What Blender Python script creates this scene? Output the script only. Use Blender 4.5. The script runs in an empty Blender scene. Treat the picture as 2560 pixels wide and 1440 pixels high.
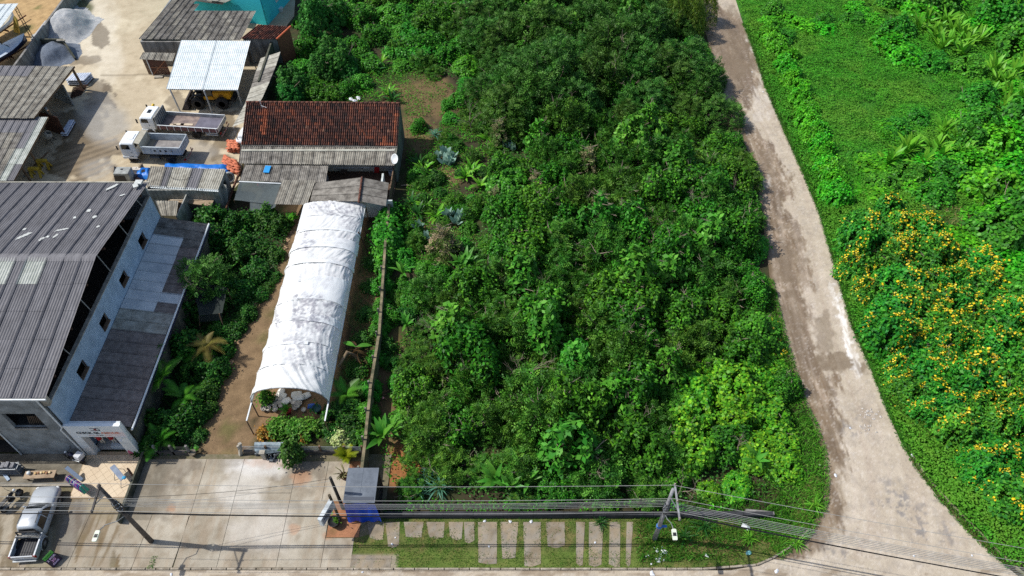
import bpy, bmesh, math, random
import numpy as np
from mathutils import Vector, Matrix

R = math.radians
sc = bpy.context.scene
col = sc.collection

# ------------------------------------------------------------------ camera
CAMH, FPX, PITCH = 50.0, 1840.0, R(49.5)
SP, CP = math.sin(PITCH), math.cos(PITCH)
cam = bpy.data.cameras.new('camera')
cam.sensor_width = 36.0
cam.lens = FPX / 2560 * 36
cam.clip_start = 0.5
cam.clip_end = 6000
cam_o = bpy.data.objects.new('camera', cam)
cam_o.location = (0, 0, CAMH)
cam_o.rotation_euler = (R(90) - PITCH, 0, 0)
col.objects.link(cam_o)
sc.camera = cam_o

# ------------------------------------------------------------------ light
SUN_EL = R(52)
TO_SUN = Vector((-0.995 * math.cos(SUN_EL), 0.097 * math.cos(SUN_EL), math.sin(SUN_EL))).normalized()
world = bpy.data.worlds.new('World')
sc.world = world
world.use_nodes = True
wn = world.node_tree
bg = wn.nodes['Background']
sky = wn.nodes.new('ShaderNodeTexSky')
sky.sky_type = 'NISHITA'
sky.sun_disc = False
sky.sun_elevation = SUN_EL
sky.sun_rotation = math.atan2(TO_SUN.x, TO_SUN.y)
sky.altitude = 50
sky.air_density = 1.0
sky.dust_density = 1.5
wn.links.new(sky.outputs[0], bg.inputs[0])
bg.inputs[1].default_value = 0.135
sun = bpy.data.lights.new('sun', 'SUN')
sun.energy = 4.6
sun.angle = R(0.55)
sun.color = (1.0, 0.96, 0.895)
sun_o = bpy.data.objects.new('sun', sun)
sun_o.location = (-60, 40, 80)
sun_o.rotation_euler = (-TO_SUN).to_track_quat('-Z', 'Y').to_euler()
col.objects.link(sun_o)

vs = sc.view_settings
vs.view_transform = 'Standard'
vs.look = 'None'
vs.exposure = 0.0
vs.gamma = 1.0
vs.use_curve_mapping = False
sc.cycles.use_denoising = False
sc.cycles.denoising_prefilter = 'FAST'
sc.cycles.max_bounces = 6
sc.cycles.diffuse_bounces = 3
sc.cycles.transparent_max_bounces = 6
sc.cycles.sample_clamp_indirect = 4.0
sc.cycles.caustics_reflective = False
sc.cycles.caustics_refractive = False

# ------------------------------------------------------------------ pixel <-> place
def ray(u, v):
    a = (u - 1280) / FPX; b = (v - 720) / FPX
    return Vector((a, CP - b * SP, -SP - b * CP))

def P(u, v, z=0.0):
    "point of the horizontal plane at height z seen at photo pixel u, v"
    d = ray(u, v)
    t = (z - CAMH) / d.z
    return Vector((d.x * t, d.y * t, z))

def atX(u, v, X):
    d = ray(u, v); t = X / d.x
    return Vector((X, d.y * t, CAMH + d.z * t))

def atY(u, v, Y):
    d = ray(u, v); t = Y / d.y
    return Vector((d.x * t, Y, CAMH + d.z * t))

def px(x, y, z=0.0):
    "vectorised: where a place shows in the photo"
    dz = z - CAMH
    dep = y * CP - dz * SP
    up = y * SP + dz * CP
    return 1280 + FPX * x / dep, 720 - FPX * up / dep

# ------------------------------------------------------------------ noise
def _h(ix, iy, s):
    n = (ix.astype(np.int64) * 374761393 + iy.astype(np.int64) * 668265263 + s * 974634777) & 0x7fffffff
    n = ((n ^ (n >> 13)) * 1274126177) & 0x7fffffff
    n = n ^ (n >> 16)
    return (n & 0xffff) / 65535.0

def vn(x, y, s=0):
    x = np.asarray(x, float); y = np.asarray(y, float)
    ix = np.floor(x); iy = np.floor(y); fx = x - ix; fy = y - iy
    fx = fx * fx * (3 - 2 * fx); fy = fy * fy * (3 - 2 * fy)
    a = _h(ix, iy, s); b = _h(ix + 1, iy, s); c = _h(ix, iy + 1, s); d = _h(ix + 1, iy + 1, s)
    return (a * (1 - fx) + b * fx) * (1 - fy) + (c * (1 - fx) + d * fx) * fy

def fbm(x, y, o=4, s=0):
    t = 0; amp = .5; tot = 0
    for i in range(o):
        t = t + amp * vn(x * 2 ** i, y * 2 ** i, s + i * 17); tot += amp; amp *= .5
    return t / tot

def sm(a, b, x):
    t = np.clip((x - a) / (b - a), 0, 1)
    return t * t * (3 - 2 * t)

def inpoly(X, Y, poly):
    X = np.asarray(X); Y = np.asarray(Y)
    ins = np.zeros(X.shape, bool); n = len(poly)
    for i in range(n):
        x0, y0 = poly[i][0], poly[i][1]; x1, y1 = poly[(i + 1) % n][0], poly[(i + 1) % n][1]
        if y0 == y1: continue
        c = ((y0 > Y) != (y1 > Y)) & (X < (x1 - x0) * (Y - y0) / (y1 - y0) + x0)
        ins ^= c
    return ins

def nearest(X, Y, poly):
    bd = np.full(X.shape, 1e18); bx = X.copy(); by = Y.copy(); n = len(poly)
    for i in range(n):
        x0, y0 = poly[i][0], poly[i][1]; x1, y1 = poly[(i + 1) % n][0], poly[(i + 1) % n][1]
        dx, dy = x1 - x0, y1 - y0; l = dx * dx + dy * dy + 1e-12
        t = np.clip(((X - x0) * dx + (Y - y0) * dy) / l, 0, 1)
        qx, qy = x0 + t * dx, y0 + t * dy
        d = (X - qx) ** 2 + (Y - qy) ** 2
        m = d < bd; bd[m] = d[m]; bx[m] = qx[m]; by[m] = qy[m]
    return np.sqrt(bd), bx, by

def PP(pts, z=0.0):
    return [tuple(P(u, v, z)[:2]) for u, v in pts]

def S(r, g, b):
    f = lambda c: (c / 255 / 12.92) if c / 255 <= .04045 else ((c / 255 + .055) / 1.055) ** 2.4
    return (f(r), f(g), f(b))

# ------------------------------------------------------------------ materials
MATS = {}
def M(name, c1, c2=None, scale=2.0, rough=.8, bump=0., bscale=None, rand=0., attr=False, metal=0., spec=.4,
      stretch=None, contrast=(.35, .65), trans=0., coat=0., wet=False, detail=5, tint=.0, fine=0.):
    if name in MATS: return MATS[name]
    m = bpy.data.materials.new(name); m.use_nodes = True
    nt = m.node_tree; N = nt.nodes; L = nt.links
    bs = N['Principled BSDF']
    bs.inputs['Roughness'].default_value = rough
    bs.inputs['Metallic'].default_value = metal
    bs.inputs['Specular IOR Level'].default_value = spec
    if coat: bs.inputs['Coat Weight'].default_value = coat
    geo = N.new('ShaderNodeNewGeometry')
    vec = geo.outputs['Position']
    if stretch:
        mp = N.new('ShaderNodeMapping'); mp.inputs['Scale'].default_value = stretch
        L.new(vec, mp.inputs['Vector']); vec2 = mp.outputs['Vector']
    else: vec2 = vec
    if attr:
        at = N.new('ShaderNodeAttribute'); at.attribute_name = 'Col'
        out = at.outputs['Color']
        if wet:
            mr = N.new('ShaderNodeMapRange'); L.new(at.outputs['Alpha'], mr.inputs[0])
            mr.inputs[3].default_value = .22; mr.inputs[4].default_value = rough
            L.new(mr.outputs[0], bs.inputs['Roughness'])
    else:
        rgb = N.new('ShaderNodeRGB'); rgb.outputs[0].default_value = (*c1, 1); out = rgb.outputs[0]
    if c2 is not None:
        nz = N.new('ShaderNodeTexNoise'); nz.inputs['Scale'].default_value = scale; nz.inputs['Detail'].default_value = detail
        nz.inputs['Roughness'].default_value = .65
        L.new(vec2, nz.inputs['Vector'])
        rp = N.new('ShaderNodeMapRange'); rp.inputs[1].default_value = contrast[0]; rp.inputs[2].default_value = contrast[1]
        L.new(nz.outputs[0], rp.inputs[0])
        mx = N.new('ShaderNodeMix'); mx.data_type = 'RGBA'
        L.new(rp.outputs[0], mx.inputs[0]); L.new(out, mx.inputs[6])
        if attr:
            mx.blend_type = 'MULTIPLY'
        mx.inputs[7].default_value = (*c2, 1)
        out = mx.outputs[2]
    if fine:
        nf = N.new('ShaderNodeTexNoise'); nf.inputs['Scale'].default_value = 11; nf.inputs['Detail'].default_value = 4
        nf.inputs['Roughness'].default_value = .75
        L.new(vec, nf.inputs['Vector'])
        rf = N.new('ShaderNodeMapRange'); rf.inputs[1].default_value = .3; rf.inputs[2].default_value = .7
        rf.inputs[3].default_value = 1 - fine; rf.inputs[4].default_value = 1 + fine
        L.new(nf.outputs[0], rf.inputs[0])
        vm = N.new('ShaderNodeVectorMath'); vm.operation = 'SCALE'
        L.new(out, vm.inputs[0]); L.new(rf.outputs[0], vm.inputs['Scale']); out = vm.outputs[0]
    if rand or tint:
        oi = N.new('ShaderNodeObjectInfo')
        hs = N.new('ShaderNodeHueSaturation')
        r1 = N.new('ShaderNodeMapRange'); r1.inputs[3].default_value = 1 - rand; r1.inputs[4].default_value = 1 + rand
        L.new(oi.outputs['Random'], r1.inputs[0]); L.new(r1.outputs[0], hs.inputs['Value'])
        if tint:
            w = N.new('ShaderNodeMath'); w.operation = 'MULTIPLY'; w.inputs[1].default_value = 7.31
            L.new(oi.outputs['Random'], w.inputs[0])
            fr = N.new('ShaderNodeMath'); fr.operation = 'FRACT'; L.new(w.outputs[0], fr.inputs[0])
            r2 = N.new('ShaderNodeMapRange'); r2.inputs[3].default_value = .5 - tint; r2.inputs[4].default_value = .5 + tint
            L.new(fr.outputs[0], r2.inputs[0]); L.new(r2.outputs[0], hs.inputs['Hue'])
        L.new(out, hs.inputs['Color']); out = hs.outputs[0]
    L.new(out, bs.inputs['Base Color'])
    if bump:
        nb = N.new('ShaderNodeTexNoise'); nb.inputs['Scale'].default_value = bscale or scale * 6; nb.inputs['Detail'].default_value = 4
        L.new(vec, nb.inputs['Vector'])
        bp = N.new('ShaderNodeBump'); bp.inputs['Strength'].default_value = bump; bp.inputs['Distance'].default_value = .05
        L.new(nb.outputs[0], bp.inputs['Height']); L.new(bp.outputs[0], bs.inputs['Normal'])
    if trans:
        tr = N.new('ShaderNodeBsdfTranslucent'); L.new(out, tr.inputs[0])
        ms = N.new('ShaderNodeMixShader'); ms.inputs[0].default_value = trans
        L.new(bs.outputs[0], ms.inputs[1]); L.new(tr.outputs[0], ms.inputs[2])
        L.new(ms.outputs[0], N['Material Output'].inputs['Surface'])
    MATS[name] = m
    return m

def glass_mat(name, c, rough=.08):
    if name in MATS: return MATS[name]
    m = M(name, c, rough=rough, spec=.6); return m

# ------------------------------------------------------------------ objects
def rootloc(p):
    v = Vector((0, 0, 0))
    while p is not None:
        v = v + Vector(p.location); p = p.parent
    return v

def link(o, parent=None):
    col.objects.link(o)
    if parent is not None: o.parent = parent
    return o

def tag(o, label, cat, group=None, kind=None):
    if label: o['label'] = label
    if cat: o['category'] = cat
    if group: o['group'] = group
    if kind: o['kind'] = kind
    return o

def thing(name, label, cat, loc=(0, 0, 0), rz=0., group=None):
    o = bpy.data.objects.new(name, None)
    o.empty_display_size = .2
    o.location = loc; o.rotation_euler = (0, 0, rz)
    link(o)
    return tag(o, label, cat, group)

def np_mesh(name, V, F, mat, parent=None, colr=None, smooth=False, loc=None):
    V = np.asarray(V, np.float32); F = np.asarray(F, np.int32)
    me = bpy.data.meshes.new(name)
    k = F.shape[1]
    me.vertices.add(len(V)); me.vertices.foreach_set('co', V.ravel())
    me.loops.add(F.size); me.loops.foreach_set('vertex_index', F.ravel())
    me.polygons.add(len(F))
    me.polygons.foreach_set('loop_start', np.arange(0, F.size, k, dtype=np.int32))
    me.polygons.foreach_set('loop_total', np.full(len(F), k, np.int32))
    if smooth: me.polygons.foreach_set('use_smooth', np.ones(len(F), bool))
    if colr is not None:
        c = np.asarray(colr, np.float32)
        if c.shape[1] == 3: c = np.hstack([c, np.ones((len(c), 1), np.float32)])
        a = me.attributes.new('Col', 'FLOAT_COLOR', 'POINT'); a.data.foreach_set('color', c.ravel())
    me.update(calc_edges=True)
    for m in (mat if isinstance(mat, (list, tuple)) else [mat]): me.materials.append(m)
    if name is None: return me
    o = bpy.data.objects.new(name, me)
    if loc is not None: o.location = loc
    return link(o, parent)

class MB:
    "collects simple solids, built as one mesh object"
    def __init__(s): s.v = []; s.f = []; s.m = []; s.mi = 0
    def _add(s, vs, fs):
        b = len(s.v); s.v += [Vector(q) for q in vs]
        for f in fs: s.f.append([b + i for i in f]); s.m.append(s.mi)
        return s
    def box(s, x0, y0, z0, x1, y1, z1):
        return s._add([(x0, y0, z0), (x1, y0, z0), (x1, y1, z0), (x0, y1, z0), (x0, y0, z1), (x1, y0, z1), (x1, y1, z1), (x0, y1, z1)],
                      [(0, 3, 2, 1), (4, 5, 6, 7), (0, 1, 5, 4), (1, 2, 6, 5), (2, 3, 7, 6), (3, 0, 4, 7)])
    def obox(s, c, size, rz=0., mat=None):
        m = mat if mat is not None else Matrix.Rotation(rz, 3, 'Z')
        x, y, z = [q / 2 for q in size]; c = Vector(c)
        vs = [c + m @ Vector(q) for q in [(-x, -y, -z), (x, -y, -z), (x, y, -z), (-x, y, -z), (-x, -y, z), (x, -y, z), (x, y, z), (-x, y, z)]]
        return s._add(vs, [(0, 3, 2, 1), (4, 5, 6, 7), (0, 1, 5, 4), (1, 2, 6, 5), (2, 3, 7, 6), (3, 0, 4, 7)])
    def bar(s, p0, p1, w, h):
        p0 = Vector(p0); p1 = Vector(p1); d = p1 - p0; L = d.length; d.normalize()
        up = Vector((0, 0, 1)) if abs(d.z) < .99 else Vector((0, 1, 0))
        a = d.cross(up).normalized(); b = a.cross(d).normalized()
        vs = []
        for q in (p0, p1):
            for sa, sb in ((-1, -1), (1, -1), (1, 1), (-1, 1)): vs.append(q + a * sa * w / 2 + b * sb * h / 2)
        return s._add(vs, [(0, 1, 2, 3), (7, 6, 5, 4), (0, 4, 5, 1), (1, 5, 6, 2), (2, 6, 7, 3), (3, 7, 4, 0)])
    def tube(s, p0, p1, r, r1=None, n=8):
        return s.path([p0, p1], [r, r if r1 is None else r1], n)
    def path(s, pts, r, n=6, cap=True):
        pts = [Vector(p) for p in pts]; k = len(pts)
        rs = r if isinstance(r, (list, tuple)) else [r] * k
        vs = []
        for i, p in enumerate(pts):
            d = (pts[min(i + 1, k - 1)] - pts[max(i - 1, 0)]).normalized()
            up = Vector((0, 0, 1)) if abs(d.z) < .9 else Vector((0, 1, 0))
            a = d.cross(up).normalized(); b = a.cross(d)
            for j in range(n):
                t = 2 * math.pi * j / n
                vs.append(p + (a * math.cos(t) + b * math.sin(t)) * rs[i])
        fs = []
        for i in range(k - 1):
            for j in range(n):
                fs.append((i * n + j, i * n + (j + 1) % n, (i + 1) * n + (j + 1) % n, (i + 1) * n + j))
        if cap: fs += [tuple(range(n))[::-1], tuple((k - 1) * n + j for j in range(n))]
        return s._add(vs, fs)
    def lathe(s, prof, n=16, c=(0, 0, 0), mat=None):
        m = mat if mat is not None else Matrix.Identity(3); c = Vector(c); vs = []; k = len(prof)
        for r, z in prof:
            for j in range(n):
                t = 2 * math.pi * j / n; vs.append(c + m @ Vector((r * math.cos(t), r * math.sin(t), z)))
        fs = [(i * n + j, i * n + (j + 1) % n, (i + 1) * n + (j + 1) % n, (i + 1) * n + j) for i in range(k - 1) for j in range(n)]
        if prof[0][0] > .001: fs.append(tuple(range(n))[::-1])
        if prof[-1][0] > .001: fs.append(tuple((k - 1) * n + j for j in range(n)))
        return s._add(vs, fs)
    def ell(s, c, r, n=10, k=6, mat=None):
        return s.lathe([(max(1e-4, math.sin(math.pi * i / k)), -math.cos(math.pi * i / k)) for i in range(k + 1)], n, c,
                       (mat or Matrix.Identity(3)) @ Matrix.Diagonal(Vector(r)))
    def loft(s, secs, cap=True):
        n = len(secs[0]); vs = [p for q in secs for p in q]; k = len(secs)
        fs = [(i * n + j, i * n + (j + 1) % n, (i + 1) * n + (j + 1) % n, (i + 1) * n + j) for i in range(k - 1) for j in range(n)]
        if cap: fs += [tuple(range(n))[::-1], tuple((k - 1) * n + j for j in range(n))]
        return s._add(vs, fs)
    def extr(s, pts, d):
        n = len(pts); pts = [Vector(p) for p in pts]; d = Vector(d)
        return s._add(pts + [p + d for p in pts], [tuple(range(n))[::-1], tuple(range(n, 2 * n))] +
                      [(i, (i + 1) % n, n + (i + 1) % n, n + i) for i in range(n)])
    def face(s, pts): return s._add(pts, [tuple(range(len(pts)))])
    def move(s, m):
        s.v = [m @ q for q in s.v]; return s
    def build(s, name, mat, parent=None, world=True, smooth=False, bevel=0., seg=2, fix=True):
        off = rootloc(parent) if (world and parent is not None) else Vector((0, 0, 0))
        me = bpy.data.meshes.new(name)
        me.from_pydata([q - off for q in s.v], [], s.f)
        for m in (mat if isinstance(mat, (list, tuple)) else [mat]): me.materials.append(m)
        me.polygons.foreach_set('material_index', s.m)
        if bevel or fix:
            bm = bmesh.new(); bm.from_mesh(me)
            if fix: bmesh.ops.recalc_face_normals(bm, faces=bm.faces)
            if bevel:
                ed = [e for e in bm.edges if len(e.link_faces) == 2 and e.calc_face_angle(0) > .6]
                bmesh.ops.bevel(bm, geom=ed, offset=bevel, segments=seg, affect='EDGES', clamp_overlap=True)
            bm.to_mesh(me); bm.free()
        if smooth:
            me.polygons.foreach_set('use_smooth', [True] * len(me.polygons))
        me.update()
        o = bpy.data.objects.new(name, me)
        return link(o, parent)

def copy_tree(o, parent=None):
    c = o.copy(); col.objects.link(c)
    c.parent = parent
    for ch in list(o.children): copy_tree(ch, c)
    return c

# ------------------------------------------------------------------ sheets of ground with painted-in stains
def sheet(name, poly, z, res, paint, mat, parent=None, kind='structure', zf=None):
    xs = [p[0] for p in poly]; ys = [p[1] for p in poly]
    gx = np.arange(min(xs) - res, max(xs) + 2 * res, res); gy = np.arange(min(ys) - res, max(ys) + 2 * res, res)
    X, Y = np.meshgrid(gx, gy); sh = X.shape
    X = X.ravel(); Y = Y.ravel()
    ins = inpoly(X, Y, poly)
    idx = np.arange(X.size).reshape(sh)
    q = np.stack([idx[:-1, :-1], idx[:-1, 1:], idx[1:, 1:], idx[1:, :-1]], -1).reshape(-1, 4)
    q = q[ins[q].any(1)]
    use = np.unique(q); mp = np.full(X.size, -1); mp[use] = np.arange(use.size)
    q = mp[q]; X = X[use]; Y = Y[use]; ins = ins[use]
    _, nx, ny = nearest(X, Y, poly)
    X = np.where(ins, X, nx); Y = np.where(ins, Y, ny)
    Z = np.full(X.shape, z) if zf is None else zf(X, Y)
    c = paint(X, Y)
    off = rootloc(parent) if parent is not None else (0, 0, 0)
    o = np_mesh(name, np.stack([X - off[0], Y - off[1], Z - off[2]], -1), q, mat, parent, c)
    if kind and parent is None: o['kind'] = kind
    return o

def lay(c, mask, rgb):
    m = np.clip(mask, 0, 1)[:, None]
    c[:, :3] = c[:, :3] * (1 - m) + np.array(rgb)[None, :] * m
    return c

def blob(u, v, cu, cv, ru, rv, ang=0., soft=.35, amp=.5, sc_=.03, seed=1):
    "irregular stain, 1 inside, given where it shows"
    a = R(ang); du = u - cu; dv = v - cv
    x = (du * math.cos(a) + dv * math.sin(a)) / ru; y = (-du * math.sin(a) + dv * math.cos(a)) / rv
    d = np.sqrt(x * x + y * y) + (fbm(u * sc_, v * sc_, 4, seed) - .5) * 2 * amp
    return 1 - sm(1 - soft, 1 + soft, d)
# ================================================================== the setting
KY = 17.72          # street edge of the kerb
ROAD_L = [(1730, -30), (1752, 40), (1772, 110), (1778, 180), (1790, 230), (1845, 320), (1880, 400), (1895, 470), (1905, 540), (1915, 610), (1925, 700), (1945, 790),
          (1972, 890), (2003, 1000), (2035, 1065), (2056, 1130), (2062, 1200), (2058, 1260), (2020, 1335), (1945, 1392), (1880, 1416)]
ROAD_R = [(1830, -30), (1858, 60), (1882, 120), (1912, 215), (1965, 340), (2010, 440), (2050, 540), (2090, 680), (2130, 820), (2180, 930),
          (2215, 1020), (2250, 1100), (2290, 1170), (2350, 1250), (2420, 1330), (2520, 1420), (2620, 1500)]
road_l = PP(ROAD_L); road_r = PP(ROAD_R)
far_l = (road_l[0][0] - 6, road_l[0][1] + 40); far_r = (road_r[0][0] - 6, road_r[0][1] + 40)
ROAD = [(-70, KY), (road_l[-1][0] - 1.5, KY)] + road_l[::-1] + [far_l, far_r] + road_r + [(75, 9.0), (75, 5), (-70, 5)]

def paint_ground(X, Y):
    u, v = px(X, Y)
    n = len(X); c = np.ones((n, 4)); c[:, :3] = S(58, 54, 34)
    f1 = fbm(X * .35, Y * .35, 4, 3); f2 = fbm(X * 1.7, Y * 1.7, 3, 9)
    lay(c, sm(.45, .6, f1) * .8, S(52, 70, 26))
    lay(c, sm(.55, .7, f2) * .5, S(88, 74, 48))
    # sandy boat yard
    d = inpoly(X, Y, PP([(-250, -60), (170, -60), (160, 0), (82, 105), (20, 185), (-250, 400)])).astype(float)
    lay(c, d, S(188, 158, 112)); lay(c, d * sm(.5, .7, f2) * .5, S(166, 136, 92)); lay(c, d * sm(.6, .75, f1), S(120, 116, 66))
    # bare soil spots
    for a in [(1000, 1160, 75, 85, 0), (985, 1050, 45, 90, 0), (960, 900, 40, 90, 10), (1060, 245, 80, 55, 0), (1040, 330, 45, 60, 0), (1110, 440, 60, 20, 0), (1090, 560, 60, 25, 0), (930, 760, 40, 90, 0), (1290, 340, 30, 20, 0)]:
        lay(c, blob(u, v, *a, seed=5, amp=.6) * .85, S(118, 98, 66))
    lay(c, blob(u, v, 1010, 1170, 55, 60, seed=8, amp=.3), S(156, 104, 62))
    # garden path and the earth in front of the tunnel
    d = inpoly(X, Y, PP([(520, 1135), (612, 1135), (630, 1085), (618, 1050), (640, 980), (700, 800), (745, 600), (765, 500), (725, 500), (720, 640), (660, 760), (600, 880), (545, 980), (500, 1080)])).astype(float)
    dd, _, _ = nearest(X, Y, PP([(520, 1135), (612, 1135), (630, 1085), (618, 1050), (640, 980), (700, 800), (745, 600), (765, 500), (725, 500), (720, 640), (660, 760), (600, 880), (545, 980), (500, 1080)]))
    d = np.maximum(d, (1 - sm(0, .7, dd + (f2 - .5))) )
    lay(c, d, S(136, 113, 84)); lay(c, d * sm(.5, .65, f2) * .6, S(110, 90, 64)); lay(c, d * sm(.58, .68, f1) * .7, S(98, 98, 52))
    d = inpoly(X, Y, PP([(640, 1090), (640, 980), (760, 520), (915, 520), (840, 960), (815, 1075)])).astype(float)
    lay(c, d, S(134, 108, 78))
    # field on the far side of the road
    d = inpoly(X, Y, [p for p in road_r[:-2]] + [(90, 20), (140, 120), far_r]).astype(float)
    lay(c, d * .95, S(50, 116, 22)); lay(c, d * sm(.5, .66, f2) * .6, S(66, 130, 30))
    return c

gx = np.concatenate([[-2500, -900, -300, -140, -95], np.arange(-70, 70.1, .55), [95, 140, 300, 900, 2500]])
gy = np.concatenate([[-2500, -600, -100, -20, 4], np.arange(10, 104, .55), [112, 130, 170, 300, 900, 2500, 6000]])
GX, GY = np.meshgrid(gx, gy); gi = np.arange(GX.size).reshape(GX.shape)
gq = np.stack([gi[:-1, :-1], gi[:-1, 1:], gi[1:, 1:], gi[1:, :-1]], -1).reshape(-1, 4)
mat_soil = M('soil', None, (.62, .6, .58), 1.3, .95, .5, 6, attr=True, contrast=(.3, .75), fine=.22)
g = np_mesh('ground', np.stack([GX.ravel(), GY.ravel(), np.full(GX.size, -.03)], -1), gq, mat_soil, None, paint_ground(GX.ravel(), GY.ravel()))
g['kind'] = 'structure'

# ---- dirt road and street
def paint_road(X, Y):
    u, v = px(X, Y); n = len(X); c = np.ones((n, 4)); c[:, :3] = S(184, 172, 153)
    f1 = fbm(X * .4, Y * .4, 5, 21); f2 = fbm(X * 2.2, Y * 2.2, 4, 33)
    lay(c, sm(.5, .68, f1) * .5, S(194, 182, 165)); lay(c, sm(.52, .7, f2) * .35, S(156, 148, 138))
    # muddy, wet left side
    dl, _, _ = nearest(X, Y, road_l)
    wid = np.interp(v, [0, 60, 200, 300, 400, 480, 520, 600, 680, 760, 850, 950, 1050, 1150, 1230, 1330, 1440],
                       [2.0, 6.0, 5.4, 1.0, 3.6, 3.4, 1.6, 3.6, 3.8, 2.6, 2.2, 3.1, 2.2, 1.2, 1.3, 1.6, .4])
    on = (v < 1400)
    st = fbm(X * 1.1 + Y * .15, Y * .35, 5, 4)
    fine_ = fbm(X * 5, Y * 1.6, 4, 88)
    mud = (1 - sm(-.35, .4, dl - wid * (.45 + 1.1 * st) + (fine_ - .5) * 1.6)) * on
    lay(c, mud * (.75 + .25 * fine_), S(136, 119, 97)); lay(c, mud * sm(.5, .58, fbm(X * 7, Y * .8, 4, 90)) * .55, S(112, 90, 66)); lay(c, mud * sm(.62, .66, fine_) * .6, S(178, 160, 140))
    lay(c, mud * sm(.45, .6, fbm(X * 1.5, Y * .4, 4, 44)) * .75, S(106, 90, 71))
    c[:, 3] = np.minimum(c[:, 3], 1 - .65 * mud * sm(.42, .6, st))
    trk = vn(dl * 1.9, Y * .05, 61) * .6 + vn(dl * 4.3, Y * .09, 62) * .4
    lay(c, sm(.5, .8, trk) * .3 * on, S(166, 148, 132)); lay(c, sm(.5, .25, trk) * .22 * on, S(206, 192, 178))
    peb = fbm(X * 9, Y * 9, 2, 64); lay(c, sm(.66, .74, peb) * .3, S(214, 206, 196)); lay(c, sm(.34, .26, peb) * .3, S(146, 134, 122))
    edge = (1 - sm(.1, .7, dl)) * on
    lay(c, edge * .6, S(110, 92, 66))
    for a, k in [((1965, 660, 30, 60, 20), .7), ((1990, 690, 16, 60, 18), .4), ((2095, 905, 62, 22, 10), .75), ((2060, 840, 22, 60, 0), .55), ((1985, 780, 30, 70, -15), .5), ((1835, 120, 60, 70, 0), .6), ((1850, 180, 40, 60, 0), .5), ((1900, 430, 40, 50, 0), .5), ((2170, 1040, 26, 34, 0), .35), ((2010, 1330, 70, 30, -25), .35)]:
        b_ = blob(u, v, *a, seed=11, amp=1.0, sc_=.06, soft=.3)
        lay(c, b_ * k, S(122, 106, 86)); c[:, 3] = np.minimum(c[:, 3], 1 - .5 * b_)
    # pale lime streaks and worn stone
    for a, k in [((2112, 820, 9, 85, -12), .95), ((2135, 890, 10, 45, -12), .6), ((2085, 740, 8, 40, -14), .5), ((1905, 260, 26, 46, -15), .22), ((1880, 110, 8, 60, -20), .4), ((1912, 455, 18, 14, 0), .3)]:
        lay(c, blob(u, v, *a, seed=2, amp=1.2, sc_=.09, soft=.2) * k * (.35 + .65 * sm(.42, .58, fbm(X * 6, Y * 1.2, 3, 19))), S(232, 228, 222))
    for a in [(2140, 1070, 34, 20, 0), (2280, 1290, 60, 40, 0), (2080, 1370, 30, 20, 0), (2115, 1385, 20, 12, 0), (2230, 1250, 40, 40, 0), (2350, 1340, 50, 24, 0)]:
        lay(c, blob(u, v, *a, seed=6, amp=1.0, sc_=.05, soft=.5) * sm(.52, .62, fbm(X * 3, Y * 3, 4, 12)) * .6, S(128, 124, 122))
    s_ = (v > 1424) * sm(.5, .64, fbm(X * .9, Y * 3, 4, 5)) * (1 - sm(.2, 1.0, np.abs(KY - Y)))
    lay(c, s_ * .55, S(118, 98, 74))
    return c
mat_road = M('packed_dirt', None, (.74, .72, .7), .8, .92, .35, 9, attr=True, wet=True, contrast=(.35, .8), fine=.11)
sheet('road', ROAD, 0.0, .13, paint_road, mat_road)

# ---- the builders' yard
YARD = PP([(200, -30), (118, 90), (30, 200), (-140, 330), (-140, 500), (560, 500), (600, 455), (612, 330), (650, 150), (735, 40), (740, -30)])
def paint_yard(X, Y):
    u, v = px(X, Y); n = len(X); c = np.ones((n, 4)); c[:, :3] = S(186, 172, 146)
    f1 = fbm(X * .3, Y * .3, 5, 51); f2 = fbm(X * 1.5, Y * 1.5, 4, 52)
    lay(c, sm(.5, .65, f1) * .6, S(206, 194, 168)); lay(c, sm(.55, .72, f2) * .4, S(160, 146, 120))
    lay(c, blob(u, v, 240, 80, 50, 130, -14, seed=3) * .6, S(216, 208, 190))
    for a, k in [((230, 340, 34, 95, 18), .75), ((205, 400, 80, 70, 0), 1.), ((235, 250, 26, 40, 20), .6), ((250, 85, 20, 30, 0), .6), ((215, 150, 50, 12, 0), .5), ((160, 420, 60, 40, 0), .9), ((190, 320, 50, 40, 30), .7), ((450, 262, 40, 26, 0), .5), ((560, 330, 40, 60, 0), .6), ((540, 400, 50, 20, 0), .45)]:
        b_ = blob(u, v, *a, seed=13, amp=.9, sc_=.045, soft=.1)
        lay(c, b_ * min(1, k * 1.2), S(112, 98, 76)); c[:, 3] = np.minimum(c[:, 3], 1 - .7 * b_)
    for a, k in [((265, 305, 55, 55, 20), .75), ((215, 290, 30, 30, 0), .4), ((245, 420, 40, 26, -12), .6), ((500, 375, 45, 22, 0), .5), ((260, 240, 26, 10, 0), .3)]:
        lay(c, blob(u, v, *a, seed=14, amp=.3) * k, S(158, 155, 148))
    for k in range(9):          # tyre tracks turning in from the trucks
        d = np.abs((v - (300 + k * 14)) + (u - 230) * (.32 + .02 * k) - 60)
        lay(c, (1 - sm(2, 6, d + 6 * (f2 - .5))) * ((u < 330) & (u > 130)) * .35, S(168, 150, 122))
    lay(c, (1 - sm(1.0, 3.5, np.abs(v - 186 + (u - 380) * .02 + 4 * (f1 - .5)))) * ((u > 250) & (u < 420)) * .5, S(120, 108, 88))
    lay(c, blob(u, v, 205, 20, 22, 34, seed=4) * .9, S(70, 78, 40))
    return c
mat_yard = M('yard_concrete', None, (.76, .74, .7), .7, .9, .3, 8, attr=True, wet=True, contrast=(.35, .8), fine=.09)
sheet('yard', YARD, -.016, .2, paint_yard, mat_yard)

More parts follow.
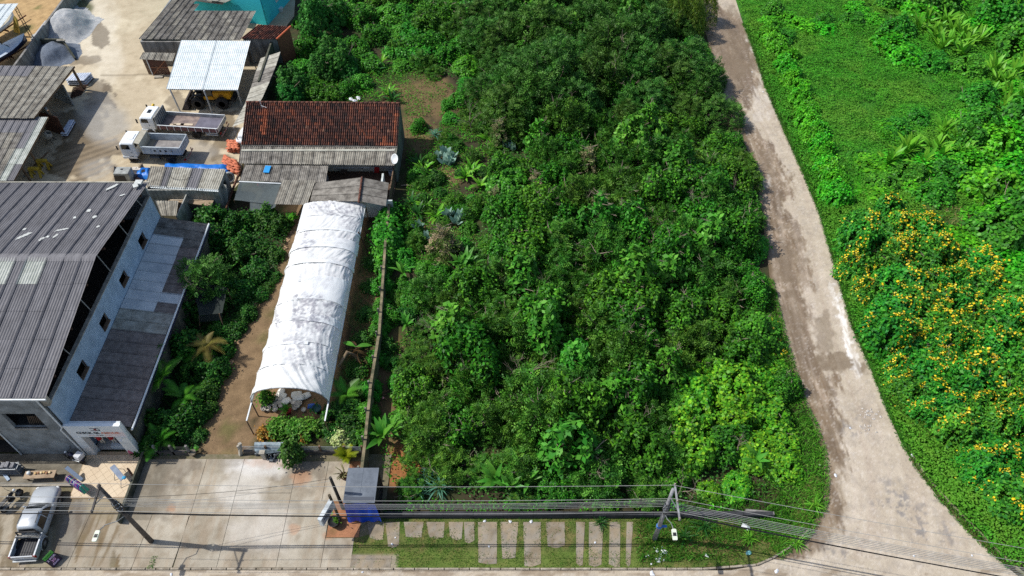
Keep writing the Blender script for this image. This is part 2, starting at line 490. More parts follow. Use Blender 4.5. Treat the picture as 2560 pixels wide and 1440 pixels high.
# ---- forecourt: cast slabs one by one
def paint_slab(X, Y):
    u, v = px(X, Y); n = len(X); c = np.ones((n, 4)); c[:, :3] = S(160, 151, 134)
    f1 = fbm(X * .5, Y * .5, 5, 61); f2 = fbm(X * 2.5, Y * 1.6, 4, 62); f3 = fbm(X * 3, Y * .5, 4, 63)
    lay(c, sm(.45, .62, f1) * .7, S(178, 170, 154)); lay(c, sm(.5, .68, f2) * .45, S(136, 122, 102)); lay(c, sm(.52, .66, f3) * .3, S(156, 136, 112))
    lay(c, blob(u, v, 650, 1165, 70, 30, 0, seed=2) * .85, S(210, 208, 204)); lay(c, blob(u, v, 610, 1230, 60, 60, 0, seed=3) * .6, S(204, 200, 192))
    lay(c, blob(u, v, 660, 1330, 80, 60, 0, seed=9) * .6, S(202, 196, 186))
    for a, k in [((440, 1170, 55, 30, 0), .7), ((400, 1250, 34, 50, 0), .6), ((400, 1210, 60, 20, 0), .5), ((780, 1170, 60, 24, 0), .7), ((740, 1200, 45, 26, 0), .5), ((800, 1160, 26, 14, 0), .6), ((640, 1372, 90, 16, 0), .35), ((840, 1360, 26, 50, 0), .5), ((560, 1145, 70, 18, 0), .4)]:
        lay(c, blob(u, v, *a, seed=15, amp=1., sc_=.06, soft=.3) * k * (.6 + .6 * f2), S(122, 112, 98))
    for a, k in [((755, 1195, 26, 20, 0), .6), ((735, 1325, 14, 12, 0), .5), ((430, 1275, 12, 10, 0), .5), ((822, 1340, 12, 10, 0), .5), ((690, 1150, 60, 20, 0), .35)]:
        lay(c, blob(u, v, *a, seed=16, amp=.6, sc_=.08) * k, S(178, 132, 98))
    # water marks and moss beside the parked car
    st = fbm(X * 2.0 + Y * .6, Y * .45, 5, 71)
    z1 = ((u < 300) & (v < 1425)).astype(float)
    w = z1 * sm(.5, .62, st)
    lay(c, w * .8, S(112, 99, 76)); lay(c, z1 * sm(.46, .62, f1) * .6, S(126, 118, 90))
    dr_ = vn((u + (v - 1290) * .45) * .11, v * .006, 73) * .6 + vn((u + (v - 1290) * .45) * .24, v * .01, 74) * .4
    lay(c, sm(.52, .66, dr_) * ((u > 190) & (u < 300) & (v > 1275) & (v < 1420)) * .75, S(116, 98, 70))
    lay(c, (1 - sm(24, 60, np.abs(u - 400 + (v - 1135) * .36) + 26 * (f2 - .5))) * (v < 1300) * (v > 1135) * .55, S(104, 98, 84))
    lay(c, blob(u, v, 175, 1330, 30, 80, 20, seed=21, amp=.5) * .6, S(104, 100, 96))
    lay(c, blob(u, v, 270, 1262, 60, 42, 0, seed=22, amp=.4) * .5, S(140, 128, 100))
    lay(c, blob(u, v, 60, 1230, 60, 40, 0, seed=23, amp=.5) * .4, S(150, 140, 112))
    return c
mat_slab = M('cast_concrete', None, (.72, .7, .67), .9, .88, .25, 10, attr=True, contrast=(.38, .8), rand=.05, fine=.1)
drive = np_mesh('driveway', [(-60, KY, .05), (-9.0, KY, .05), (-9.0, 26.3, .05), (-60, 26.3, .05)], [(0, 1, 2, 3)], M('joint_dirt', S(124, 113, 94), S(94, 92, 64), 3, .95))
drive['kind'] = 'structure'
J = .013
def slab(x0, x1, x2, x3, y0, y1):
    "quad slab x0..x1 at the street side, x2..x3 at the far side"
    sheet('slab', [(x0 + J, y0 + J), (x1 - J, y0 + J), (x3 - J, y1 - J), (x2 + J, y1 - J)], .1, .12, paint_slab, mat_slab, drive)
KX = KY + .14
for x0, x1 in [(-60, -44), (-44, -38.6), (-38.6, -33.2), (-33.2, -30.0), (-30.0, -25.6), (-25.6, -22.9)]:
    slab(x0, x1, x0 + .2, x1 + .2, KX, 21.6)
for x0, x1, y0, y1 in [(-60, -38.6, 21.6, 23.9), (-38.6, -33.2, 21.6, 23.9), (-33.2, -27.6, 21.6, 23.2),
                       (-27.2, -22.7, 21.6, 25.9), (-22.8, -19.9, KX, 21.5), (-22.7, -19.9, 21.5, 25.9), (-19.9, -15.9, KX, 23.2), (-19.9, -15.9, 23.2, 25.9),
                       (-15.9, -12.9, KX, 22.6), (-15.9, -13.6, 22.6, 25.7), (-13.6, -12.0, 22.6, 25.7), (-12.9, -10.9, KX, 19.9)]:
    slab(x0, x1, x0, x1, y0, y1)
sheet('earth_strip', [(-12.85, 19.95), (-10.6, 19.95), (-10.6, 25.7), (-12.0, 25.7), (-12.85, 22.6)], .085, .25,
      lambda X, Y: lay(np.hstack([np.tile(np.array(S(168, 118, 86)), (len(X), 1)), np.ones((len(X), 1))]), sm(.5, .62, fbm(X * 2, Y * 2, 4, 8)) * .7, S(126, 100, 66)), mat_soil)

# ---- kerb of separate stones
mat_kerb = M('kerb_concrete', S(172, 162, 146), S(118, 108, 92), 2.2, .9, .4, 12, rand=.12)
kerb = MB().box(-60, KY + .012, -.02, 12.6, KY + .128, .06).build('kerb', M('kerb_mortar', S(70, 64, 52), rough=.95))
kerb['kind'] = 'structure'
rk = random.Random(4)
def kstone(p0, p1, jit=1.):
    p0 = Vector((*p0, 0)); p1 = Vector((*p1, 0)); d = (p1 - p0); L = d.length; a = math.atan2(d.y, d.x)
    mb = MB().obox((0, 0, 0), (L - .05, .135, .2)); o = mb.build('kerb_stone', mat_kerb, kerb, world=False, bevel=.02, seg=1)
    o.location = ((p0 + p1) / 2 + Vector((0, 0, .03 + rk.uniform(-.012, .012)))); o.rotation_euler = (rk.uniform(-.05, .05), 0, a + rk.uniform(-.012, .012))
x = -52.0
while x < 12.0:
    L = rk.choice([.95, 1., 1.05, 1.4, .7]); kstone((x, KY + .07), (x + L, KY + .07)); x += L
cur = [(x, KY + .07)] + PP([(1890, 1413), (1930, 1396), (1965, 1375), (1995, 1350), (2022, 1325)])
for a, b in zip(cur[:-1], cur[1:]):
    n = max(1, round((Vector(b) - Vector(a)).length / 1.0))
    for i in range(n):
        q0 = Vector(a).lerp(Vector(b), i / n); q1 = Vector(a).lerp(Vector(b), (i + 1) / n); kstone(q0, q1)

# ---- verge with broken pavement slabs between strips of grass
VERGE = [(-10.9, KX), (12.0, KX)] + PP([(1890, 1412), (1945, 1385), (2010, 1333), (2050, 1262), (2052, 1200), (2030, 1180), (1980, 1280)]) + [(19.5, 21.3), (-9.3, 21.3), (-9.3, 20.3), (-10.9, 19.9)]
def paint_verge(X, Y):
    n = len(X); c = np.ones((n, 4)); c[:, :3] = S(98, 108, 52); u, v = px(X, Y)
    f1 = fbm(X * .8, Y * .8, 4, 81); f2 = fbm(X * 2.6, Y * 2.6, 3, 82)
    lay(c, sm(.48, .62, f1) * .8, S(74, 96, 36)); lay(c, sm(.56, .7, f2) * .6, S(126, 110, 70))
    lay(c, (Y < 19.0) * (u > 990) * (u < 1600) * .55, S(98, 120, 48))
    lay(c, ((u < 990) & (v > 1385)) * .85, S(160, 150, 132)); lay(c, blob(u, v, 1790, 1365, 90, 18, seed=4) * .5, S(130, 108, 74))
    return c
sheet('verge', VERGE, .075, .25, paint_verge, mat_soil)
walk = np_mesh('sidewalk', [(-8.0, 18.0, .05), (10.0, 18.0, .05), (10.0, 21.1, .05), (-8.0, 21.1, .05)], [(0, 1, 2, 3)], M('walk_bed', S(96, 86, 60), rough=.95))
walk['kind'] = 'structure'
def paint_walk(X, Y):
    n = len(X); c = np.ones((n, 4)); c[:, :3] = S(144, 133, 115); f2 = fbm(X * 2.2, Y * 2.2, 4, 92); f1 = fbm(X * .9, Y * .9, 4, 95)
    lay(c, sm(.5, .64, f2) * .6, S(116, 102, 80)); lay(c, sm(.55, .68, f1) * .6, S(158, 142, 118)); lay(c, sm(.5, .6, fbm(X * 4, Y * 4, 3, 97)) * .35, S(136, 134, 130))
    return c
for (u0, u1, v1) in [(918, 962, 1352), (964, 1000, 1372), (1010, 1060, 1345), (1066, 1112, 1348), (1122, 1158, 1352), (1160, 1186, 1360), (1195, 1243, 1412), (1251, 1296, 1398), (1308, 1352, 1418), (1364, 1412, 1372),
                     (1440, 1462, 1416), (1472, 1508, 1424), (1524, 1550, 1424), (1566, 1582, 1420)]:
    a = P(u0, 1303); b = P(u1, 1303); y1 = max(P(u0, v1).y, KX + .05); rr = random.Random(u0)
    xo0, xo1 = P(u0 + rr.uniform(-2, 8), v1).x, P(u1 - rr.uniform(-2, 8), v1).x
    sheet('slab', [(xo0, y1 + rr.uniform(0, .25)), ((xo0 + xo1) / 2, y1), (xo1, y1 + rr.uniform(0, .25)), (b.x, 21.05), (a.x, 21.05)], .095, .2, paint_walk, mat_slab, walk)
for (u0, u1, v0, v1) in [(862, 980, 1388, 1424)]:
    sheet('slab', PP([(u0, v1), (u1 - 5, v1), (u1, v0 + 3), (u0 + 20, v0)]), .097, .2, paint_walk, mat_slab, walk)

# ---- low kerb beside the field, on the far side of the road
edge_pts = [P(u, v) for u, v in [(2281, 1141), (2310, 1185), (2350, 1232), (2395, 1280), (2440, 1325), (2490, 1375), (2545, 1425), (2610, 1480)]]
ek = MB()
for a, b in zip(edge_pts[:-1], edge_pts[1:]): ek.bar(a + Vector((0, 0, .05)), b + Vector((0, 0, .05)), .13, .2)
tag(ek.build('edging_kerb', M('old_kerb', S(150, 146, 120), S(100, 104, 66), 2.5, .9, .3)), 'mossy narrow concrete kerb line half sunk in the grass by the dirt road', 'kerb')
mud = MB()
for a, b in zip(edge_pts[:-3], edge_pts[1:-2]):
    n_ = (b - a).cross(Vector((0, 0, 1))).normalized()
    if n_.x > 0: n_ = -n_
    mud._add([a + n_ * .1 + Vector((0, 0, -.012)), b + n_ * .1 + Vector((0, 0, -.012)), b + n_ * .55 + Vector((0, 0, -.012)), a + n_ * .55 + Vector((0, 0, -.012))], [(0, 1, 2, 3)])
o = mud.build('gutter_path', M('gutter_mud', S(112, 94, 66), S(74, 82, 42), 2, .9, .4)); o['kind'] = 'structure'
# ================================================================== buildings
V = Vector
fc_dark = M('fibre_cement_dark', S(128, 127, 130), S(92, 91, 94), 1.6, .9, .3, 20, rand=.06, stretch=(2.2, .5, 1), fine=.12, contrast=(.3, .8))
fc_mid = M('fibre_cement', S(140, 136, 128), S(88, 84, 78), 1.5, .9, .3, 20, rand=.12, fine=.16)
fc_light = M('fibre_cement_pale', S(182, 180, 168), S(138, 134, 122), 1.7, .9, .2, 20, rand=.09, fine=.1)
fc_brown = M('fibre_cement_brown', S(140, 129, 122), S(108, 98, 92), 2.5, .92, .3, 22, rand=.1, fine=.12)
fc_moss = M('fibre_cement_mossy', S(158, 154, 142), S(108, 103, 94), 1.4, .92, .3, 20, rand=.1, fine=.16)
mt_white = M('white_metal_roof', S(222, 228, 228), S(196, 206, 208), 1.2, .55, .0, rand=.02, spec=.4)
mt_zinc = M('zinc_roof', S(214, 216, 214), S(184, 190, 192), 1.0, .5, rand=.06, spec=.5, fine=.06)
trl = M('translucent_sheet', S(214, 218, 210), S(176, 182, 172), 1.5, .5, rand=.04, trans=.25)
blockw = M('cement_block', S(150, 156, 158), S(112, 116, 116), 1.1, .92, .35, 9, fine=.1)
skyblock = M('sky_tinted_block', S(158, 182, 204), S(138, 160, 180), 1.2, .92, .3, 9, fine=.08)  # block wall, blue of the sky fill mixed into its base colour
plaster = M('grey_plaster', S(148, 146, 142), S(92, 90, 86), .9, .92, .3, 8, stretch=(1.6, 1.6, .35), fine=.1)
mossw = M('mossy_wall', S(92, 92, 80), S(50, 54, 44), 1.0, .95, .5, 8, stretch=(1.4, 1.4, .5), fine=.15)
whitep = M('white_paint', S(226, 230, 230), S(198, 204, 206), 1.5, .55)
darkin = M('dark_interior', S(58, 54, 50), S(40, 38, 36), 1, .95)
wood = M('weathered_wood', S(128, 106, 84), S(86, 68, 52), 3, .9, .3, 15, rand=.15)
woodd = M('dark_wood', S(78, 52, 40), S(52, 36, 28), 3, .9, rand=.1)
steel = M('grey_steel', S(150, 156, 160), S(116, 120, 124), 3, .45, metal=.4, rand=.05)
blackm = M('black_metal', S(30, 30, 32), S(44, 44, 46), 4, .5)
glassd = glass_mat('dark_glass', S(20, 26, 30))
concrete = M('pale_concrete', S(176, 170, 158), S(130, 124, 112), 1.3, .9, .25, 9, fine=.1)
rustm = M('rust', S(118, 74, 50), S(76, 50, 38), 5, .85)

def sheets(parent, A, B, C, D, cols, rows, mat, wave=.177, amp=.026, name='roof_sheet', lap=.1, seed=0, lift=0.):
    "corrugated sheets on the quad A B (upper edge) C D (lower edge); waves run from the upper to the lower edge"
    A, B, C, D = [V(q) for q in (A, B, C, D)]
    if isinstance(cols, int): cols = [i / cols for i in range(cols + 1)]
    if isinstance(rows, int): rows = [i / rows for i in range(rows + 1)]
    W = ((B - A).length + (C - D).length) / 2; Hh = ((D - A).length + (C - B).length) / 2
    nrm = (B - A).cross(D - A).normalized()
    if nrm.z < 0: nrm = -nrm
    rr = random.Random(seed)
    off = rootloc(parent)
    out = []
    for j in range(len(rows) - 1):
        for i in range(len(cols) - 1):
            s0, s1, t0, t1 = cols[i], cols[i + 1], rows[j], rows[j + 1]
            if j < len(rows) - 2: t1 = t1 + lap / Hh
            w = (s1 - s0) * W; nw = max(2, round(w / wave)); n = nw * 4
            mm = mat(i, j) if callable(mat) else mat
            if mm is None: continue
            ov = .35 / nw * (s1 - s0)
            VV = []
            lo = (len(rows) - 1 - j) * .016 + lift; skew = rr.uniform(-.012, .012)
            hh = rr.uniform(0, .01)
            for k in range(n + 1):
                s = s0 + (s1 - s0) * k / n + (ov * (k / n) if i < len(cols) - 2 else 0)
                hgt = amp * math.cos(2 * math.pi * k / 4) + lo + hh + .006 * (k / n)
                for t in (t0, t1 + skew * .3):
                    q = (A * (1 - s) + B * s) * (1 - t) + (D * (1 - s) + C * s) * t
                    VV.append(q + nrm * hgt - off)
            FF = [(2 * k, 2 * k + 1, 2 * k + 3, 2 * k + 2) for k in range(n)]
            o = np_mesh(name, [tuple(q) for q in VV], FF, mm, parent, smooth=True)
            out.append(o)
    return out

def wall(parent, a, b, z0, z1, th, mat, holes=(), name='wall', z1b=None):
    "upright wall from a to b (ground points); holes are (s0, s1, h0, h1) along it"
    a = V((a[0], a[1], 0)); b = V((b[0], b[1], 0)); d = (b - a); L = d.length; d.normalize(); nn = V((-d.y, d.x, 0)) * th / 2
    mb = MB()
    def seg(s0, s1, h0, h1, h1b=None):
        if s1 - s0 < .005: return
        h1b = h1 if h1b is None else h1b
        p = a + d * s0; q = a + d * s1
        if min(h1, h1b) - h0 < .005: return
        pts = [p - nn, q - nn, q + nn, p + nn]
        mb._add([w + V((0, 0, h0)) for w in pts] + [pts[0] + V((0, 0, h1)), pts[1] + V((0, 0, h1b)), pts[2] + V((0, 0, h1b)), pts[3] + V((0, 0, h1))],
                [(0, 3, 2, 1), (4, 5, 6, 7), (0, 1, 5, 4), (1, 2, 6, 5), (2, 3, 7, 6), (3, 0, 4, 7)])
    top = lambda s: z1 if z1b is None else z1 + (z1b - z1) * s / L
    cuts = sorted(set([0, L] + [h for q in holes for h in q[:2]]))
    for s0, s1 in zip(cuts[:-1], cuts[1:]):
        m = (s0 + s1) / 2; hs = sorted([q for q in holes if q[0] <= m <= q[1]], key=lambda q: q[2]); z = z0
        for q in hs:
            seg(s0, s1, z, q[2]); z = q[3]
        seg(s0, s1, z, top(s0), top(s1))
    return mb.build(name, mat, parent, fix=False)

def text_part(name, body, size, mat, parent, loc, rot, ext=.004, sx=1., bold=0.):
    cu = bpy.data.curves.new(name, 'FONT'); cu.body = body; cu.size = size; cu.extrude = ext; cu.offset = bold
    cu.align_x = 'CENTER'; cu.align_y = 'CENTER'; cu.resolution_u = 2
    t = bpy.data.objects.new(name + '_curve', cu); col.objects.link(t)
    dg = bpy.context.evaluated_depsgraph_get(); dg.update()
    me = bpy.data.meshes.new_from_object(t.evaluated_get(dg)); me.name = name
    bpy.data.objects.remove(t); me.materials.clear(); me.materials.append(mat)
    o = bpy.data.objects.new(name, me); o.location = loc; o.rotation_euler = rot; o.scale = (sx, 1, 1)
    return link(o, parent)

# ------------------------------------------------------------------ warehouse
wh = thing('warehouse', 'tall grey block warehouse with a big corrugated gable roof beside the boutique', 'warehouse', (-38, 37, 0))
WX, WY0, WY1, WL = -31.5, 26.4, 47.5, -49.0
RX = -31.0
# front wall
hw = [atY(u, v, WY0) for u, v in [(8, 1031), (89, 1031), (121, 1067), (35, 1066)]]
fx0 = min(hw[0].x, hw[3].x); fx1 = max(hw[1].x, hw[2].x); fz1 = hw[0].z; fz0 = hw[3].z
fx0, fx1 = (hw[0].x + hw[3].x) / 2, (hw[1].x + hw[2].x) / 2
wall(wh, (WL, WY0), (WX - .3, WY0), 0, 7.9, .22, blockw, [(fx0 - WL, fx1 - WL, fz0, fz1), (-41.5 - WL, -36.7 - WL, 0, 3.9)])
fr = MB(); fr.bar((fx0, WY0 - .14, fz0 - .04), (fx1, WY0 - .14, fz0 - .04), .18, .08); fr.build('window_sill', concrete, wh)
lb = MB()
for k in range(9): lb.bar((fx0 + .9 + k * .13, WY0 + .25, fz0), (fx0 + .9 + k * .13, WY0 + .5, fz0 + .6), .06, .03)
lb.build('slatted_crate', wood, wh)
def side_rect(pts):
    q = [atX(u, v, WX + .11) for u, v in pts]
    return min(p.y for p in q), max(p.y for p in q), q
wins = []
for c in [[(206, 898), (222, 916), (206, 949), (190, 931)], [(261, 781), (275, 799), (260, 827), (247, 809)], [(310, 674), (322, 692), (308, 719), (297, 701)], [(356, 578), (368, 599), (356, 622), (344, 603)]]:
    q = [atX(u, v, WX + .11) for u, v in c]     # far-top, far-bottom, near-bottom, near-top
    y1 = (q[0].y + q[1].y) / 2; y0 = (q[2].y + q[3].y) / 2; zt = (q[0].z + q[3].z) / 2; zb = (q[1].z + q[2].z) / 2
    wins.append((y0, y1, zb, zt))
wall(wh, (WX, WY0), (WX, WY1), 0, 6.9, .22, skyblock, [(y0 - WY0, y1 - WY0, zb, zt) for y0, y1, zb, zt in wins], z1b=6.7)
for y0, y1, zb, zt in wins:
    w = MB(); w.bar((WX + .06, y0, zb), (WX + .06, y1, zb), .3, .07); w.bar((WX, y0, zb), (WX, y0, zt), .1, .05); w.bar((WX, y1, zb), (WX, y1, zt), .1, .05); w.bar((WX, y0, zt), (WX, y1, zt), .05, .1)
    w.build('window_frame', wood, wh)
cop = MB(); cop.bar((WX, WY0, 6.93), (WX, WY1, 6.73), .3, .07); cop.build('coping', concrete, wh)
wall(wh, (WL, WY1), (WX + .1, WY1), 0, 8.0, .2, blockw)
wall(wh, (WL, WY0), (WL, WY1), 0, 8.0, .2, blockw)
fl = MB().box(WL, WY0 + .1, 3.7, WX - .1, WY1 - .1, 3.95); fl.box(WL, WY0 + .1, 0, WX - .1, WY1 - .1, .06); fl.build('floor_slab', darkin, wh)
for y in np.linspace(28, 46, 6):
    t = MB(); zr = 8.0 + 1.7 * (1 - abs(y - 37.2) / 10.8)
    t.bar((WL, y, zr - .25), (RX - .1, y, zr - .25), .12, .2); t.build('purlin', woodd, wh)
for y in (30.5, 34.5, 38.5, 42.5, 46.0):
    zr = 8.0 + 1.7 * (1 - abs(y - 37.2) / 10.8)
    MB().tube((WX - .0, y, 6.85), (WX - .35, y, zr - .3), .045).build('strut', steel, wh)
MB().box(WX - .25, WY0 - .05, 6.8, WX + .16, WY0 + .3, 7.85).build('corner_pier', concrete, wh)
rsh = random.Random(3)
colsX = [RX, -32.0, -33.3, -34.55, -36.05, -36.85, -38.35, -39.5, -40.6, -41.7, -42.8, -43.9, -45.0, -46.1, -47.2, -48.3, WL]
cf = [(RX - x) / (RX - WL) for x in colsX]
ridge = 9.7
def wmat(i, j):
    return trl if (j == 0 and i in (3, 5)) else fc_dark
sheets(wh, (RX, 37.4, ridge), (WL, 37.4, ridge), (WL, 26.2, 8.0), (RX, 26.2, 8.0), cf, 5, wmat, seed=1, wave=.19, amp=.046)
sheets(wh, (RX, 37.4, ridge), (WL, 37.4, ridge), (WL, 47.6, 8.05), (RX, 47.6, 8.05), cf, 5, fc_dark, seed=2, wave=.19, amp=.046)
rc = MB()
for k in range(len(cf) - 1):
    a, b = colsX[k], colsX[k + 1]
    rc._add([(a, 37.0, ridge + .03), (b, 37.0, ridge + .03), (b, 37.4, ridge + .13), (a, 37.4, ridge + .13), (b, 37.8, ridge + .03), (a, 37.8, ridge + .03)], [(0, 1, 2, 3), (3, 2, 4, 5)])
rc.build('ridge_cap', fc_dark, wh)
MB().bar((WL, 26.12, 7.96), (RX, 26.12, 7.96), .1, .12).build('gutter', whitep, wh)
MB().bar((WL, 47.72, 8.02), (RX, 47.72, 8.02), .12, .12).build('rear_gutter', fc_light, wh)
MB().path([(-31.75, 26.18, 7.9), (-31.7, 26.2, 4.2), (-31.9, 26.15, 3.9), (-31.75, 26.18, .15)], .055, 8).build('downpipe', whitep, wh)
MB().path([(-36.6, 26.25, 3.9), (-36.6, 26.22, .1)], .05, 8).build('downpipe', whitep, wh)
MB().box(-41.5, 27.5, 0.06, -36.7, 27.6, 3.7).build('gate_panel', M('brown_gate', S(110, 86, 56), S(84, 64, 42), 2, .7), wh)

# roof litter
lit = M('broken_sheet', S(206, 210, 206), S(170, 172, 168), 4, .8)
rl = random.Random(8)
for (u, v, w, l, a) in [(60, 592, .3, 1.3, 50), (155, 576, .18, 1.1, 20), (105, 600, .25, .55, 55), (140, 592, .2, .6, 70), (222, 527, .4, .35, 10), (187, 545, .3, .25, 30), (246, 568, .2, .3, 60), (278, 467, .3, 1.2, 55), (305, 487, .16, .5, 40), (120, 594, .25, .3, 0), (62, 575, .25, .3, 30), (237, 543, .3, .4, 65)]:
    q = P(u, v, 8.9); zr = ridge - (q.y - 37.4) * 1.65 / 10.2
    q = P(u, v, zr + .07); zr = ridge - (q.y - 37.4) * 1.65 / 10.2 + .095
    m = Matrix.Rotation(-.16, 3, 'X') @ Matrix.Rotation(R(a), 3, 'Z')
    pts = [(-l / 2, -w / 2 * rl.uniform(.5, 1)), (l * .2, -w / 2), (l / 2, -w / 3 * rl.uniform(.2, 1)), (l / 2 * rl.uniform(.7, 1), w / 2), (-l * .3, w / 2)]
    mb = MB().extr([m @ V((*p, 0)) + V((q.x, q.y, zr)) for p in pts], (0, 0, .02))
    tag(mb.build('sheet_fragment', lit), 'whitish broken sheet fragment lying on the dark warehouse roof', 'debris', 'broken fragments on the warehouse roof')
mb = MB().box(-31.9, 47.0, 8.35, -31.3, 47.5, 8.52); mb.obox((-31.7, 46.8, 8.5), (.4, .5, .06), .5)
tag(mb.build('loose_block', lit), 'white chipped block left at the rear corner of the warehouse roof', 'debris')

# ------------------------------------------------------------------ boutique
bo = thing('boutique', 'long low boutique with patchy corrugated roof and white sign front beside the warehouse', 'shop', (-29.5, 36, 0))
BX1 = -27.75
def bmat(i, j):
    y = 47.4 - (i + .5) / 20 * 20.7; x = -31.3 + (j + .5) * 2.1
    u, v = px(x, y, 3.8)
    if j == 0: return fc_mid if v < 598 else mt_zinc if v < 775 else fc_light if v < 830 else fc_brown
    return fc_mid if v < 606 else fc_brown if v < 728 else mt_zinc if v < 752 else fc_brown if v < 775 else fc_light if v < 832 else fc_brown
sheets(bo, (-31.36, 47.4, 4.15), (-31.36, 26.7, 4.15), (-27.35, 26.7, 3.35), (-27.35, 47.4, 3.35), 20, [0, .6, 1], bmat, wave=.17, amp=.03, seed=5)
MB().path([(-27.22, 26.5, 3.33), (-27.26, 47.4, 3.4)], .075, 8).build('gutter', whitep, bo)
MB().box(-27.3, 26.9, 3.0, -27.2, 47.3, 3.22).build('fascia', M('navy_fascia', S(36, 40, 66), rough=.6), bo)
wall(bo, (BX1 + .1, 26.7), (BX1 + .1, 47.4), 0, 3.2, .2, mossw)
wall(bo, (-31.3, 47.3), (BX1, 47.3), 0, 3.4, .18, blockw)
facade = wall(bo, (-31.55, 26.55), (-27.7, 26.55), 0, 4.3, .2, whitep, [(.62, 3.05, 0, 2.85)])
MB().box(-31.62, 26.2, 2.85, -27.62, 26.44, 4.36).build('sign_board', M('sign_white', S(232, 236, 236), S(214, 222, 226), .8, .45), bo)
MB().box(-31.6, 26.22, 2.85, -31.05, 26.46, 4.3).build('sign_return', whitep, bo)
MB().box(-28.5, 26.18, 0, -27.65, 26.44, 2.85).build('pillar', whitep, bo)
MB().box(-31.6, 26.18, 0, -30.95, 26.44, 2.85).build('pillar', whitep, bo)
ink = M('sign_ink', S(38, 40, 46)); rose = M('sign_rose', S(216, 140, 116)); red = M('logo_red', S(120, 30, 44))
sr = (R(90), 0, 0)
bl = rootloc(bo)
text_part('lettering', 'CHICK GL', .37, ink, bo, V((-30.2, 26.19, 3.42)) - bl, sr, bold=.012)
text_part('lettering', 'AMOUR', .37, rose, bo, V((-28.62, 26.19, 3.42)) - bl, sr, bold=.012)
text_part('lettering', 'STORE', .17, M('sign_ink2', S(96, 92, 96)), bo, V((-29.5, 26.19, 3.08)) - bl, sr)
text_part('lettering', 'C', .56, ink, bo, V((-29.66, 26.19, 3.9)) - bl, (R(90), 0, R(180)), sx=1.)
text_part('lettering', 'G', .56, ink, bo, V((-29.36, 26.188, 3.9)) - bl, sr)
MB().ell((-29.5, 26.19, 3.9), (.1, .012, .17)).build('emblem', red, bo)
for s in (-1, 1): MB().path([(-29.5 + s * .36, 26.192, 3.07), (-29.5 + s * .55, 26.192, 3.12), (-29.5 + s * .8, 26.192, 3.08)], .014, 4).build('flourish', rose, bo)
wav = MB().extr([(-29.25, 26.197, 2.9), (-27.66, 26.197, 2.9), (-27.66, 26.197, 3.55), (-28.3, 26.197, 3.62), (-28.9, 26.197, 3.5)], (0, .004, 0)); wav.build('sign_wave', M('sign_peach', S(232, 218, 216)), bo)
MB().extr([(-28.5, 26.17, .06), (-27.85, 26.17, .06), (-28.3, 26.17, .95), (-28.45, 26.17, .75)], (0, .008, 0)).build('pink_panel', M('pink_panel', S(190, 96, 124)), bo)
shopf = MB().box(-31.3, 26.7, 0, -27.9, 33, .16); shopf.build('shop_floor', M('shop_floor', S(226, 216, 204), S(210, 200, 188), 2, .4), bo)
MB().box(-31.2, 28.35, .16, -30.2, 28.5, 3.0).build('partition', M('shop_wall', S(150, 152, 156), rough=.7), bo)
MB().box(-31.3, 30.5, .16, -27.9, 30.6, 3.2).build('shop_back_wall', M('shop_back', S(168, 150, 132), rough=.8), bo)
MB().box(-30.0, 26.72, .16, -28.3, 27.5, .5).build('display_plinth', whitep, bo)
lp = MB(); lp.tube((-28.0, 26.2, 2.78), (-28.0, 25.95, 2.85), .03); lp.lathe([(.02, 0), (.09, .12), (.0, .12)], 10, (-28.0, 25.9, 2.72)); lp.build('spotlight', whitep, bo)
skinm = M('mannequin', S(222, 214, 200), rough=.4)
def mannequin(x, y, top, bottom, what):
    t = thing('mannequin', what, 'mannequin', (x, y, .5))
    pt = MB()
    for s in (-1, 1): pt.path([(s * .09, 0, .85), (s * .1, .02, .45), (s * .1, .0, .06)], [.09, .065, .045], 8)
    pt.path([(0, 0, .8), (0, 0, 1.05), (0, 0, 1.35), (0, 0, 1.48), (0, 0, 1.55)], [.16, .13, .18, .07, .05], 10); pt.ell((0, 0, 1.66), (.09, .1, .13))
    for s in (-1, 1): pt.path([(s * .18, 0, 1.38), (s * .25, 0, 1.1), (s * .27, -.06, .85)], [.055, .045, .03], 6)
    pt.build('body', skinm, t, world=False, smooth=True)
    g_ = MB().path([(0, 0, 1.42), (0, 0, 1.2), (0, 0, 1.0), (0, 0, .78)], [.17, .2, .17, .2], 12); g_.build('top_garment', top, t, world=False, smooth=True)
    if bottom:
        MB().path([(0, 0, .95), (0, 0, .6), (0, 0, .3)], [.17, .24, .3], 12).build('skirt', bottom, t, world=False, smooth=True)
redc = M('red_cloth', S(190, 40, 44), S(150, 26, 34), 6, .9); navyc = M('navy_cloth', S(30, 34, 60), rough=.9); whc = M('white_cloth', S(214, 218, 230), S(190, 196, 212), 5, .9); blkc = M('black_cloth', S(26, 26, 30), rough=.9)
mannequin(-30.55, 26.95, redc, None, 'mannequin in a red top in the boutique doorway beside the partition')
mannequin(-29.7, 27.0, redc, None, 'mannequin in a red top and pale trousers in the middle of the boutique display')
mannequin(-29.15, 27.05, blkc, navyc, 'mannequin in black top and navy skirt on the boutique plinth')
mannequin(-28.6, 26.95, whc, whc, 'mannequin in a long white dress on the boutique plinth')
